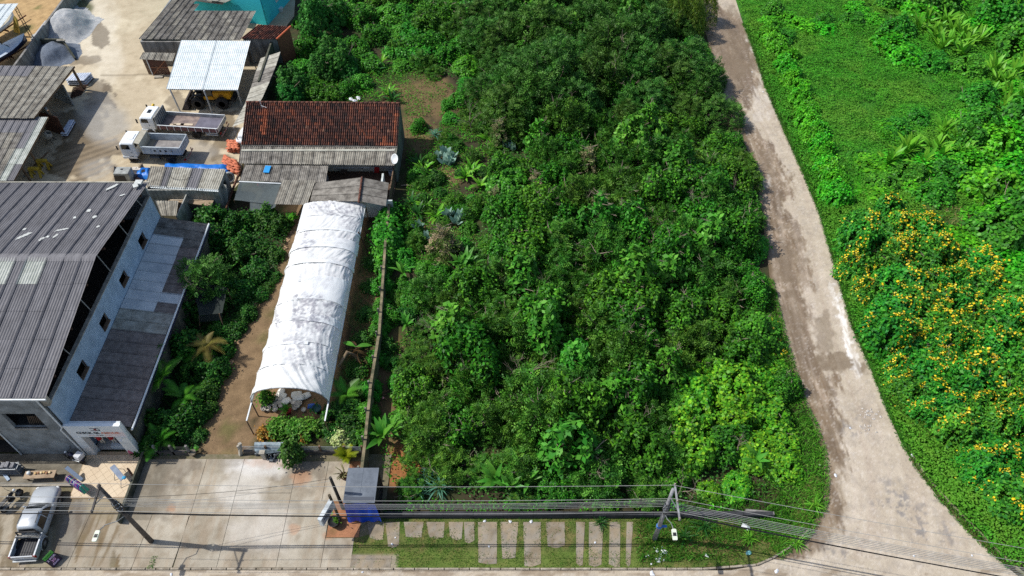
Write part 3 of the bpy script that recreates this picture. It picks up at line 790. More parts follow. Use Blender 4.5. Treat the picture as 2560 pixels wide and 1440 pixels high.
# tiled terrace in front of the shop, and the concrete patio beside it
terr = MB().box(-31.7, 22.75, 0, -27.5, 26.44, .2).build('terrace', M('terrace_bed', S(168, 146, 116), rough=.9)); terr['kind'] = 'structure'
tmat = M('floor_tile', S(206, 188, 160), S(194, 174, 146), 1.2, .35, rand=.035, spec=.5)
def clip(poly, x0, x1, y0, y1):
    for ax, lim, sg in ((0, x0, 1), (0, x1, -1), (1, y0, 1), (1, y1, -1)):
        out = []
        for i in range(len(poly)):
            a, b = poly[i], poly[(i + 1) % len(poly)]; da, db = sg * (a[ax] - lim), sg * (b[ax] - lim)
            if da >= 0: out.append(a)
            if (da >= 0) != (db >= 0):
                t = da / (da - db); out.append((a[0] + (b[0] - a[0]) * t, a[1] + (b[1] - a[1]) * t))
        poly = out
        if len(poly) < 3: return []
    return poly
ts = .46; 
for i in range(-9, 10):
    for j in range(-9, 10):
        cx = -29.6 + (i - j) * ts * .7071; cy = 24.6 + (i + j) * ts * .7071; h_ = (ts - .012) * .7071
        pl = clip([(cx - h_, cy), (cx, cy - h_), (cx + h_, cy), (cx, cy + h_)], -31.65, -27.55, 22.8, 26.15)
        if len(pl) >= 3 and abs(sum(pl[k][0] * pl[(k + 1) % len(pl)][1] - pl[(k + 1) % len(pl)][0] * pl[k][1] for k in range(len(pl)))) > .02:
            MB().extr([(*q, .19) for q in pl], (0, 0, .022)).build('tile', tmat, terr)
pat = MB().box(-47, 23.7, 0, -31.7, 26.29, .16).build('patio', M('patio_concrete', S(128, 122, 108), S(88, 82, 70), 1.1, .9, .3, 9, fine=.12)); pat['kind'] = 'structure'
MB().box(-37.0, 23.66, .16, -31.8, 23.78, .3).build('patio_edge', concrete, pat, world=False)

# ------------------------------------------------------------------ left sheds
s1 = thing('open_shed', 'open builders shed with weathered grey sheet roof and timber post beside the gravel bay', 'shed', (-53, 72, 0))
A, B, C, D = P(-90, 164, 3.2), P(186, 167, 3.2), P(85, 296, 3.5), P(-160, 296, 3.5)
sheets(s1, A, B, C, D, 14, [0, .2, .6, 1], lambda i, j: fc_dark if (j == 0 and i < 9) else fc_moss, seed=11, wave=.2, amp=.035)
MB().tube(P(210, 224), P(182, 174, 2.95), .16, .14).build('post', wood, s1)
for (u, v) in [(155, 262), (188, 263)]:
    q = P(u, v)
MB().extr([P(118, 232), P(186, 262), P(186, 262) + V((0, 0, 2.6)), P(118, 232) + V((0, 0, 3.0))], (0, -.2, 0)).build('partition', blockw, s1)
wall(s1, P(96, 300)[:2], P(150, 330)[:2], 0, 3.1, .2, blockw, name='partition')
wall(s1, (-62, 69), P(-40, 180)[:2], 0, 3.0, .2, blockw)
MB().bar(P(186, 167, 3.08), P(85, 296, 3.38), .12, .18).build('beam', wood, s1)
s2 = thing('lean_to_shed', 'lower open shed with striped old sheets and translucent strips beside the warehouse', 'shed', (-52, 57, 0))
A, B, C, D = P(-140, 296, 3.2), P(121, 294, 3.2), P(35, 452, 3.0), P(-220, 452, 3.0)
sheets(s2, A, B, C, D, 13, [0, .25, .5, .75, 1], lambda i, j: trl if (i == 12 and j < 3) or (i == 11 and j >= 2) else fc_dark if (i > 10 or j == 0) else fc_mid if (i + j) % 2 else fc_moss, seed=12, wave=.2, amp=.035)
for (u, v) in [(150, 335), (100, 420), (60, 455)]:
    q = P(u, v); MB().tube((-49, q.y, 0), (-49, q.y, 3.1), .1).build('post', wood, s2)
wall(s2, (-61, 66), (-61, 48), 0, 3.0, .2, blockw)
bmat_ = M('brown_boards', S(92, 58, 44), S(60, 38, 30), 4, .85, stretch=(5, 5, .6))
q0, q1 = P(120, 325), P(165, 340)
for k in range(9):
    t = k / 8; q = q0.lerp(q1, t); MB().bar((q.x, q.y, 0), (q.x + .1, q.y, 2.5), .2, .05).build('board', bmat_, s2)
MB().bar(P(121, 294, 3.05), P(35, 452, 2.85), .1, .16).build('beam', wood, s2)

# ------------------------------------------------------------------ block store with canopy and gate
st = thing('block_store', 'grey block storehouse with long weathered corrugated roof behind the white carport', 'storehouse', (-36, 82, 0))
A, B, C, D = P(438, -6, 4.3), P(652, 44, 3.9), P(602, 101, 3.3), P(347, 98, 3.25)
def smat(i, j):
    s_, t_ = (i + .5) / 15, (j + .5) / 6
    uu = (438 * (1 - s_) + 660 * s_) * (1 - t_) + (347 * (1 - s_) + 602 * s_) * t_; vv = -6 + t_ * 106
    return None if (uu > 488 and vv < 36) else fc_mid if (i + j * 3) % 4 else fc_moss
sheets(st, P(438, -6, 4.3), P(660, -6, 4.3), P(602, 101, 3.3), P(347, 98, 3.25), 15, 6, smat, seed=21, wave=.2, amp=.046)
fy = P(352, 104, 3.1).y
wx0 = P(352, 104, 3.1).x; wx1 = P(606, 108, 3.1).x
wall(st, (wx0, fy), (wx1, fy), 0, 3.12, .2, plaster)
wall(st, (wx0, fy), (wx0 + 1.5, fy + 8), 0, 3.1, .2, blockw, z1b=4.1)
A, B, C, D = P(358, 131, 2.5), P(439, 133, 2.5), P(432, 153, 2.2), P(349, 148, 2.2)
sheets(st, A, B, C, D, 5, 1, fc_moss, seed=22, wave=.2, amp=.036, name='canopy_sheet')
gy_ = P(400, 188).y
for k in range(10): MB().box(P(352, 150, 2.2).x, gy_ + .1 + 0 * k, .05 + k * .21, P(374, 150, 2.2).x, gy_ + .16, .22 + k * .21).build('side_board', wood, st)
gate = MB(); x0, x1 = P(384, 188).x, P(428, 188).x
for k in range(13): gate.box(x0 + (x1 - x0) * k / 13 + .01, gy_, .08, x0 + (x1 - x0) * (k + 1) / 13 - .015, gy_ + .04, 2.1)
gt = gate.build('gate', M('red_brown_gate', S(96, 62, 52), S(68, 44, 38), 4, .7), st)
MB().bar((x0, gy_ - .03, .1), (x1, gy_ - .03, 2.0), .04, .1).build('brace', M('gate_brace', S(140, 96, 70)), gt); MB().bar((x0, gy_ - .025, 1.1), (x1, gy_ - .025, 1.1), .04, .08).build('rail', M('gate_brace', S(140, 96, 70)), gt)
MB().box(x0 - .12, gy_ - .04, 0, x0 - .02, gy_ + .1, 2.2).build('gate_post', whitep, st)
tag(MB().obox(P(397, 192, .06), (1.0, .5, .12), .1).build('stone_step', concrete, bevel=.02), 'pale stone step in front of the brown storehouse gate', 'step')

# ------------------------------------------------------------------ white carport
cp = thing('carport', 'carport with white ribbed metal roof on slim posts sheltering the wheel loader', 'carport', (-32, 72, 0))
sheets(cp, P(454, 102, 3.55), P(627, 104, 3.55), P(595, 226, 3.1), P(416, 223, 3.1), 2, 4, mt_white, seed=31, wave=.22, amp=.04, lift=.02)
for b, t in [((451, 280), (425, 224)), ((530, 280), (510, 226)), ((607, 267), (593, 226))]:
    MB().tube(P(*b), P(*t, 3.05), .09).build('post', M('galvanised', S(190, 194, 196), S(160, 164, 168), 3, .6), cp)
MB().bar(P(420, 223, 3.0), P(594, 226, 3.0), .06, .12).build('beam', steel, cp)
for u, v in [(458, 108), (622, 110)]: q = P(u, v, 3.4); MB().tube((q.x, q.y, 0), q, .065).build('post', steel, cp)
MB().bar(P(457, 106, 3.42), P(624, 108, 3.42), .06, .12).build('beam', steel, cp)

# ------------------------------------------------------------------ brick room with clay tile roof
def tile_roof(parent, A, B, C, D, ncol, nrow, mat, seed, name='roof_tiles', dark=1., hotspots=()):
    A, B, C, D = [V(q) for q in (A, B, C, D)]; rr = random.Random(seed); off = rootloc(parent)
    nrm = (B - A).cross(D - A).normalized(); nrm = nrm if nrm.z > 0 else -nrm
    VV = []; FF = []; CC = []
    pal = [S(100, 62, 50), S(84, 52, 43), S(70, 46, 40), S(114, 70, 54), S(54, 41, 38), S(90, 60, 51)]
    hot = [S(140, 80, 56), S(126, 72, 52)]
    for j in range(nrow):
        for i in range(ncol):
            base = len(VV); s0, s1 = i / ncol, (i + 1) / ncol; t0, t1 = j / nrow, (j + 1.14) / nrow
            pz = float(fbm(np.array([i * .07]), np.array([j * .22]), 3, seed)[0])
            cc = np.array(rr.choice(pal)) * (1 + (pz - .5) * 1.2) * rr.uniform(.8, 1.15) * dark
            qq = (A * (1 - s0) + B * s0) * (1 - t0) + (D * (1 - s0) + C * s0) * t0; qu, qv = px(qq.x, qq.y, qq.z)
            if any(abs(qu - h_[0] + (qv - h_[1]) * .12) < h_[2] * rr.uniform(.4, 1.3) and abs(qv - h_[1]) < h_[3] for h_ in hotspots): cc = np.array(S(168, 98, 68)) * rr.uniform(.55, 1.1)
            if pz > .62 and rr.random() < .4 or rr.random() < .02: cc = np.array(rr.choice(hot))
            if rr.random() < .008: cc = np.array(S(150, 110, 90))
            for t, lift in ((t0, .0), (t1, .045)):
                for k in range(7):
                    s = s0 + (s1 - s0) * k / 6; h = .1 * math.sin(math.pi * min(k, 4) / 4) - (.05 * math.sin(math.pi * (k - 4) / 2) if k > 4 else 0)
                    q = (A * (1 - s) + B * s) * (1 - t) + (D * (1 - s) + C * s) * t + nrm * (h + lift + rr.uniform(0, .008)) - off
                    VV.append(tuple(q)); CC.append(cc)
            FF += [(base + k, base + 7 + k, base + 8 + k, base + k + 1) for k in range(6)]
    o = np_mesh(name, VV, FF, mat, parent, np.array(CC), smooth=True); o['kind'] = 'stuff'
    return o
claym = M('clay_tile', None, (.45, .42, .42), 3.0, .9, .2, 30, attr=True, contrast=(.35, .75), fine=.2)
redw = M('brick_wall', S(150, 96, 70), S(112, 74, 58), 5, .9, .4, 14, fine=.15)
br = thing('brick_annex', 'small brick annex with bright clay tile roof beside the turquoise house', 'annex', P(665, 130))
rA, rB, rC, rD = P(646, 62, 3.9), P(728, 67, 3.9), P(693, 99, 3.3), P(602, 97, 3.3)
tile_roof(br, rA, rB, rC, rD, 14, 9, claym, 41, dark=1.6)
cl2 = M('new_clay', S(196, 104, 68), S(168, 84, 54), 4, .85)
n_ = 8
for k in range(n_): a = rB.lerp(rC, k / n_); b = rB.lerp(rC, (k + 1.1) / n_); MB().path([a + V((0, 0, .07)), b + V((0, 0, .1))], .13, 8).build('verge_tile', cl2, br, smooth=True)
fyb = rD.y + .25
wall(br, (rD.x + .2, fyb), (rC.x - .15, fyb), 0, 3.25, .2, plaster, [(2.2, 3.0, 1.1, 1.6)])
wall(br, (rC.x - .15, fyb), (rB.x - .2, rB.y - .2), 0, 3.2, .2, redw, z1b=3.8)
vb = MB()
for k in range(3): vb.box(rD.x + 2.4, fyb - .08, 1.15 + k * .17, rD.x + 3.2, fyb + .02, 1.2 + k * .17)
vb.build('vent_slats', M('vent_red', S(110, 62, 50)), br)

# ------------------------------------------------------------------ turquoise house
tq = M('turquoise_render', S(64, 216, 226), S(54, 202, 216), .8, .85, fine=.05)
th_ = thing('turquoise_house', 'bright turquoise house with white framed window and glass balcony', 'house', P(669, 62))
cx, cy = P(669, 62).x, P(669, 62).y
wall(th_, (cx - 10.5, cy), (cx, cy), 0, 6.2, .25, tq, [(2.0, 3.0, 3.3, 6.0), (6.0, 8.0, 4.9, 6.0)])
wall(th_, (cx, cy), (cx, cy + 9), 0, 6.2, .25, tq, [(3.2, 4.2, 1.6, 2.9)])
wall(th_, (cx - 10.5, cy), (cx - 10.5, cy + 9), 0, 6.2, .25, tq)
MB().box(cx - 10.4, cy - .16, 3.3, cx - 7.3, cy - .13 + .2, 6.0).build('white_panel', whitep, th_)
MB().box(cx - 9.0, cy - .2, 3.3, cx - 8.4, cy - .17, 6.0).build('balcony_door', glassd, th_)
MB().box(cx - 4.6, cy - .18, 4.75, cx - 2.4, cy - .12, 6.0).build('window_frame', whitep, th_)
MB().box(cx - 11.2, cy - 1.5, 2.95, cx - 4.6, cy - .14, 3.12).build('balcony_floor', concrete, th_)
frost = M('frosted_glass', S(196, 208, 206), S(176, 190, 190), 1, .25, trans=.3)
for k in range(4):
    x_ = cx - 11.1 + k * 1.12; MB().box(x_, cy - 1.48, 3.14, x_ + 1.06, cy - 1.45, 3.95).build('balcony_pane', frost, th_)
MB().bar((cx - 11.1, cy - 1.465, 4.0), (cx - 6.6, cy - 1.465, 4.0), .05, .05).build('handrail', steel, th_)
sheets(th_, (cx - 6.3, cy - .2, 3.0), (cx - 3.9, cy - .2, 3.0), (cx - 3.9, cy - 1.7, 2.6 + .8), (cx - 6.3, cy - 1.7, 2.6 + .8), 2, 1, fc_light, name='awning_sheet', wave=.2, amp=.035)
sd = V((0, 1, 0))
wp = V((cx, cy, 0)) + sd * 3.7 + V((.14, -.03, 2.25))
MB().obox(wp, (.06, 1.3, 1.6), math.atan2(sd.y, sd.x) - R(90)).build('window_frame', whitep, th_); MB().obox(wp + V((.03, 0, 0)), (.06, .9, 1.1), math.atan2(sd.y, sd.x) - R(90)).build('window_pane', glassd, th_)
MB().box(cx - 10.6, cy - .2, 6.2, cx + .2, cy + 9, 6.35).build('roof', concrete, th_); th_.rotation_euler = (0, 0, R(-13.7))
dk = MB().path([V((cx + .02, cy - .16, 0)), V((cx + .02, cy - .16, 6.2))], .03, 5); dk.build('drain', M('teal_pipe', S(40, 120, 140)), th_)
tk = MB().lathe([(.3, 0), (.36, .5), (.32, .55), (.3, .5)], 12, P(702, 28)); tag(tk.build('bucket', whitep), 'white bucket beside the turquoise house wall', 'bucket')

# ------------------------------------------------------------------ strip lean-to along the side wall
sl = thing('side_lean_to', 'narrow lean-to of pale and dark sheets along the wall behind the tiled house', 'lean-to', P(640, 240))
LP = [(652, 146, 701, 130), (640, 179, 690, 165), (627, 221, 674, 205), (612, 262, 656, 246), (596, 292, 636, 280), (581, 319, 622, 304)]
for k, mm in enumerate([fc_light, fc_mid, fc_light, fc_light, fc_light]):
    a, b = LP[k], LP[k + 1]
    n = 3
    sheets(sl, P(a[0], a[1], 2.5), P(b[0], b[1], 2.5), P(b[2], b[3], 2.9), P(a[2], a[3], 2.9), n, 1, mm, wave=.2, amp=.02, seed=50 + k, lift=.01 * k)
a, b = P(701, 130, 0), P(662, 256, 0); wall(sl, (a.x, a.y), (b.x, b.y), 0, 2.85, .2, mossw)
for u, v in [(584, 319), (612, 262), (640, 179)]: q = P(u, v, 2.4); MB().tube((q.x, q.y, 0), q, .05).build('post', steel, sl)

# ------------------------------------------------------------------ tiled house with lean-tos
ho = thing('tiled_house', 'low house with long weathered red clay tile roof and grey lean-to sheets', 'house', (-19, 60, 0))
RZ = 4.6
tA, tB, tC, tD = P(616, 256, RZ), P(1000, 259, RZ), P(994, 364, 2.85), P(603, 361, 2.85)
tile_roof(ho, tA, tB, tC, tD, 72, 13, claym, 61, dark=1.12, hotspots=[(660, 300, 8, 30), (985, 320, 5, 40), (958, 348, 10, 14)])
nr = 34
for k in range(nr):
    a = tA.lerp(tB, k / nr); b = tA.lerp(tB, (k + 1.12) / nr); MB().path([a + V((0, 0, .05)), b + V((0, 0, .07))], .12, 7).build('ridge_tile', M('ridge_clay', S(118, 74, 58), S(70, 48, 42), 3, .9, rand=.25), ho, smooth=True)
xr = -11.6; xl = tA.x + .25
gab = MB().extr([(xr, 56.9, 0), (xr, 64.1, 0), (xr, 64.1, RZ - .1), (xr, 63.9, RZ - .08), (xr, 59.2, 2.8), (xr, 56.9, 2.4)], (-.2, 0, 0)); gab.build('gable_wall', M('damp_wall', S(120, 124, 112), S(66, 74, 62), .9, .95, .4, 8, stretch=(1.3, 1.3, .5), fine=.15), ho)
MB().extr([(xl, 57.2, 0), (xl, 64.1, 0), (xl, 64.1, RZ - .12), (xl, 63.9, RZ - .1), (xl, 59.2, 2.7)], (.2, 0, 0)).build('gable_wall', plaster, ho)
wall(ho, (xl, 63.95), (xr, 63.95), 0, RZ - .15, .2, plaster)
yf = 58.6
wall(ho, (xl, yf), (xr - .2, yf), 0, 2.75, .2, M('cream_wall', S(196, 196, 182), S(160, 158, 144), 1, .9), [(8.4, 9.9, .95, 1.95), (10.2, 11.6, .95, 1.95)])
for s in (8.4, 10.2):
    w = MB(); x_ = xl + s
    w.bar((x_, yf - .13, .95), (x_ + 1.5, yf - .13, .95), .1, .1); w.bar((x_, yf - .13, 1.95), (x_ + 1.5, yf - .13, 1.95), .1, .1)
    for t in (0, .75, 1.5): w.bar((x_ + t, yf - .13, .95), (x_ + t, yf - .13, 1.95), .08, .08)
    wf = w.build('window', whitep, ho); MB().box(x_ + .05, yf - .06, 1, x_ + 1.45, yf - .03, 1.9).build('pane', glassd, wf)
dado = MB().box(tA.x + 8, yf - .14, .5, xr - .4, yf - .11, .62).build('dado_rail', whitep, ho)
A, B, C, D = P(603, 362, 2.75), P(994, 366, 2.75), P(986, 414, 2.35), P(597, 409, 2.35)
sheets(ho, A, B, C, D, 15, 1, lambda i, j: fc_moss if 4 < i < 14 else fc_mid, seed=63, wave=.2, amp=.05, lift=.01)
MB().bar(A + V((0, -.1, .06)), B + V((0, -.1, .06)), .22, .05).build('flashing', M('stained_flashing', S(128, 126, 120), S(78, 76, 72), 1.6, .9), ho)
A, B, C, D = P(613, 412, 2.2), P(821, 414, 2.2), P(814, 458, 1.95), P(599, 452, 1.95)
sheets(ho, A, B, C, D, 9, 1, fc_mid, seed=64, wave=.19, amp=.034)
MB().path([P(598, 454, 1.93), P(704, 459, 1.93)], .07, 8).build('gutter', whitep, ho)
A, B, C, D = P(706, 451, 2.2), P(789, 452, 2.2), P(768, 513, 1.9), P(685, 511, 1.9)
sheets(ho, A, B, C, D, 4, 1, fc_moss, seed=65, wave=.19, amp=.034, lift=.03)
an = thing('outbuilding', 'small whitewashed outbuilding with two-slope sheet roof behind the plastic tunnel', 'outbuilding', P(880, 520))
A, B, C, D = P(905, 444, 2.9), P(897, 504, 2.9), P(775, 505, 2.1), P(786, 459, 2.1)
sheets(an, A, B, C, D, 3, 1, fc_mid, seed=66, wave=.17, amp=.028)
A, B, C, D = P(906, 445, 2.9), P(898, 504, 2.9), P(964, 516, 2.3), P(972, 458, 2.3)
sheets(an, A, B, C, D, 3, 1, fc_mid, seed=67, wave=.17, amp=.028)
ra, rb = P(905, 443, 3.0), P(897, 505, 3.0)
for k in range(9): MB().path([ra.lerp(rb, k / 9), ra.lerp(rb, (k + 1.1) / 9) + V((0, 0, .02))], .11, 7).build('ridge_tile', M('ridge_clay', S(118, 74, 58), S(70, 48, 42), 3, .9, rand=.25), an, smooth=True)
wq = P(955, 548)
wall(an, (-18.2, wq.y + .35), (wq.x, wq.y + .35), 0, 2.15, .18, M('whitewash', S(206, 212, 210), S(160, 166, 160), .9, .9), [(5.6, 6.8, .75, 1.35)])
wall(an, (wq.x, wq.y + .35), (wq.x - .1, wq.y + 4.2), 0, 2.2, .18, M('whitewash', S(206, 212, 210)))
wall(an, (-18.2, wq.y + .35), (-18.3, wq.y + 4.2), 0, 2.0, .18, plaster)
for k in range(4): MB().obox((-18.2 + 6.2, wq.y + .25, .82 + k * .15), (1.15, .1, .09), 0).build('louvre', steel, an)
# patio behind
ptf = MB().box(-19.4, 55.1, -.02, -11.8, 58.5, .06).build('porch_floor', M('porch_tile', S(98, 76, 60), S(76, 58, 46), 2.5, .8), ho)
# side fence of the porch
for k in range(7): MB().box(-11.95, 52.2 + k * .75, 0, -11.85, 52.3 + k * .75 + .55, 1.7).build('fence_board', wood, ho)
dish = thing('satellite_dish', 'white satellite dish on a short mast beside the grey lean-to roof', 'satellite dish', P(991, 412, 2.2))
dm = Matrix.Rotation(R(-48), 3, 'Z') @ Matrix.Rotation(R(58), 3, 'X')
MB().lathe([(.001, 0), (.2, .02), (.38, .07), (.5, .14), (.51, .13), (.38, .055), (.2, .005), (.001, -.02)], 20, (0, 0, .75), dm).build('reflector', whitep, dish, world=False, smooth=True)
MB().path([(0, 0, -.3), (0, 0, .6), (.02, -.02, .74)], .03, 6).build('mast', steel, dish, world=False)
MB().path([dm @ V((0, -.4, .1)) + V((0, 0, .75)), dm @ V((0, -.1, .55)) + V((0, 0, .75))], .014, 5).build('feed_arm', steel, dish, world=False)
aq = P(656, 268, 4.45)
ant = thing('roof_antenna', 'thin white aerial standing on the red clay tile roof', 'antenna', aq)
MB().tube((0, 0, -.25), (-.1, 0, .9), .025).build('mast', whitep, ant, world=False); MB().tube((-.1, 0, .2), (.5, -.2, .1), .02).build('boom', whitep, ant, world=False)
bp = P(668, 423, 2.28)
tag(MB().obox(bp, (.62, .95, .05), -.1, Matrix.Rotation(-.08, 3, 'Z') @ Matrix.Rotation(.12, 3, 'X')).build('plastic_tray', M('azure_plastic', S(24, 140, 206), rough=.5), bevel=.03), 'bright blue plastic tray lying on the grey lean-to roof', 'tray')

# ------------------------------------------------------------------ shade net
def drape(name, quad, nu, nv, sag, mat, parent=None, seed=0, rough=.06):
    A, B, C, D = [V(q) for q in quad]; off = rootloc(parent) if parent else V((0, 0, 0)); VV = []
    for j in range(nv + 1):
        for i in range(nu + 1):
            s, t = i / nu, j / nv; q = (A * (1 - s) + B * s) * (1 - t) + (D * (1 - s) + C * s) * t
            w = 16 * s * (1 - s) * t * (1 - t)
            q = q + V((0, 0, -sag * w + rough * (float(vn(np.array([s * 7 + seed]), np.array([t * 7.]), seed)[0]) - .5)))
            VV.append(tuple(q - off))
    FF = [(j * (nu + 1) + i, j * (nu + 1) + i + 1, (j + 1) * (nu + 1) + i + 1, (j + 1) * (nu + 1) + i) for j in range(nv) for i in range(nu)]
    return np_mesh(name, VV, FF, mat, parent, smooth=True)
def net_mat(name, c, al):
    m = M(name, c, tuple(x * .8 for x in c), 4, .9); nt = m.node_tree
    tr = nt.nodes.new('ShaderNodeBsdfTransparent'); ms = nt.nodes.new('ShaderNodeMixShader'); ms.inputs[0].default_value = al
    nt.links.new(tr.outputs[0], ms.inputs[1]); nt.links.new(nt.nodes['Principled BSDF'].outputs[0], ms.inputs[2]); nt.links.new(ms.outputs[0], nt.nodes['Material Output'].inputs['Surface'])
    return m
netm = net_mat('shade_net', S(92, 102, 104), .72); netd = net_mat('dark_net', S(44, 52, 50), .88)
sn = thing('shade_net', 'sagging grey shade net strung between the lean-to gutter and garden stakes', 'shade net', P(640, 510))
drape('net', [P(598, 456, 1.9), P(702, 461, 1.9), P(690, 512, 1.7), P(585, 500, 1.5)], 16, 12, .35, netm, sn, 3)
drape('net', [P(625, 500, 1.5), P(690, 512, 1.7), P(688, 518, 1.6), P(624, 540, 1.3)], 10, 6, .15, netm, sn, 4)
for u, v, z in [(585, 500, 1.55), (624, 540, 1.35), (690, 513, 1.75)]: q = P(u, v, z); MB().tube((q.x, q.y, 0), q, .035).build('stake', wood, sn)
gn = thing('dark_shade_net', 'dark green shade net on leaning stakes by the mossy boutique wall', 'shade net', P(540, 770))
drape('net', [P(480, 700, 2.1), P(568, 720, 2.1), P(556, 782, 1.9), P(498, 790, 1.9)], 10, 10, .25, netd, gn, 5)
drape('net', [P(498, 791, 1.9), P(555, 783, 1.9), P(556, 800, 1.2), P(500, 806, 1.2)], 8, 4, .05, netd, gn, 6)
for b, t, z in [((565, 836), (548, 784), 1.95), ((585, 770), (568, 720), 2.1), ((500, 830), (498, 790), 1.9), ((494, 740), (480, 700), 2.1)]: MB().tube(P(*b), P(*t, z), .04).build('stake', wood, gn)

# ------------------------------------------------------------------ container shed with striped roof
cs = thing('striped_shed', 'metal shed with alternating pale and dark corrugated roof sheets by the blue tarpaulin', 'shed', P(470, 500))
A, B, C, D = P(378, 416, 2.9), P(565, 424, 2.9), P(545, 476, 2.75), P(363, 466, 2.75)
sheets(cs, A, B, C, D, [0, .2, .28, .55, .7, 1], 1, lambda i, j: [fc_moss, fc_dark, fc_light, fc_dark, fc_light][i], seed=71, wave=.21, amp=.05)
sheets(cs, P(376, 464, 2.74), P(546, 474, 2.74), P(547, 480, 2.62), P(376, 470, 2.62), 4, 1, mt_white, seed=72, wave=.21, amp=.04, name='eave_sheet', lift=.03)
x0, x1, y0, y1 = C.x - 6.9, C.x - .15, C.y + .1, A.y - .3
ribm = M('ribbed_metal', S(168, 170, 164), S(130, 130, 122), 1.2, .6, fine=.06)
rb = MB()
for k in range(34):
    xa = x0 + (x1 - x0) * k / 34; rb.box(xa, y0 - (.03 if k % 2 else 0), 0, xa + (x1 - x0) / 34, y0 + .1, 2.7)
rb.build('wall', ribm, cs)
wall(cs, (x1, y0), (x1, y1), 0, 2.7, .1, ribm, [(1.0, 2.3, 1.2, 2.2)]); wall(cs, (x0, y0), (x0, y1), 0, 2.7, .1, ribm); wall(cs, (x0, y1), (x1, y1), 0, 2.8, .1, ribm)
MB().bar((x1 + .1, y0 + .2, 0), (x1 + .45, y0 + .9, 2.6), .5, .06).build('door_leaf', ribm, cs)
cbl = MB().path([P(420, 437, 2.98), P(432, 446, 2.97), P(450, 450, 2.96), P(466, 448, 2.96), P(478, 440, 2.98), P(484, 430, 3.0)], .02, 5); tag(cbl.build('loose_cable', blackm), 'dark cable curved across the pale striped shed roof', 'cable')
# plywood store
pw = thing('plywood_store', 'low plywood topped bin heaped with boards and window frames below the striped shed', 'bin', P(475, 515))
plym = M('plywood', S(170, 150, 126), S(136, 116, 94), 1.2, .85, fine=.1)
MB().extr([P(420, 502, 1.5), P(528, 515, 1.5), P(543, 480, 1.5), P(432, 478, 1.5)], (0, 0, -.1)).build('top', plym, pw)
q = [P(422, 503, 1.4), P(527, 515, 1.4), P(542, 481, 1.4), P(433, 479, 1.4)]
bx = MB().extr([V((p.x, p.y, 0)) for p in q], (0, 0, 1.38)); bx.build('body', M('grey_boards', S(104, 92, 86), S(74, 64, 60), 2.2, .9), pw)
def board(name, a, b, w, h, mat, label, cat, group=None): return tag(MB().bar(a, b, w, h).build(name, mat), label, cat, group)
palew = M('pale_timber', S(206, 190, 166), S(178, 160, 136), 3, .8)
board('timber_plank', P(446, 492, 1.56), P(520, 480, 1.75), .22, .05, palew, 'pale plank lying aslant over the framed glass on the plywood bin', 'plank')
board('timber_plank', P(425, 500, 1.55), P(508, 498, 1.55), .2, .06, palew, 'straight pale plank along the front of the plywood bin', 'plank')
fwin = thing('window_sash', 'old white window sash lying flat on the plywood bin', 'window sash', P(455, 490, 1.52))
fa, fb, fc_, fd = P(432, 496, 1.54), P(475, 495, 1.54), P(484, 482, 1.54), P(443, 481, 1.54)
for a, b in ((fa, fb), (fb, fc_), (fc_, fd), (fd, fa)): MB().bar(a, b, .08, .05).build('rail', whitep if a != fa else blackm, fwin)
MB().extr([fa, fb, fc_, fd], (0, 0, .01)).build('pane', M('sash_glass', S(170, 184, 190), rough=.2), fwin)
so = thing('small_lean_to', 'little dark-and-cream corrugated lean-to roof behind the warehouse corner', 'lean-to', P(420, 530))
sheets(so, P(389, 502, 2.5), P(447, 503, 2.5), P(441, 540, 2.2), P(403, 539, 2.2), 3, 1, fc_moss, seed=73, wave=.2, amp=.045)
q = P(444, 540, 2.2); wall(so, (q.x - .1, q.y), (q.x - .05, q.y + 3.0), 0, 2.2, .1, ribm)
q2 = P(403, 540, 2.2); MB().tube((q2.x, q2.y + .2, 0), (q2.x, q2.y + .2, 2.2), .05).build('post', steel, so); MB().tube((q.x - .2, q.y + .1, 0), (q.x - .2, q.y + .1, 2.2), .05).build('post', steel, so)
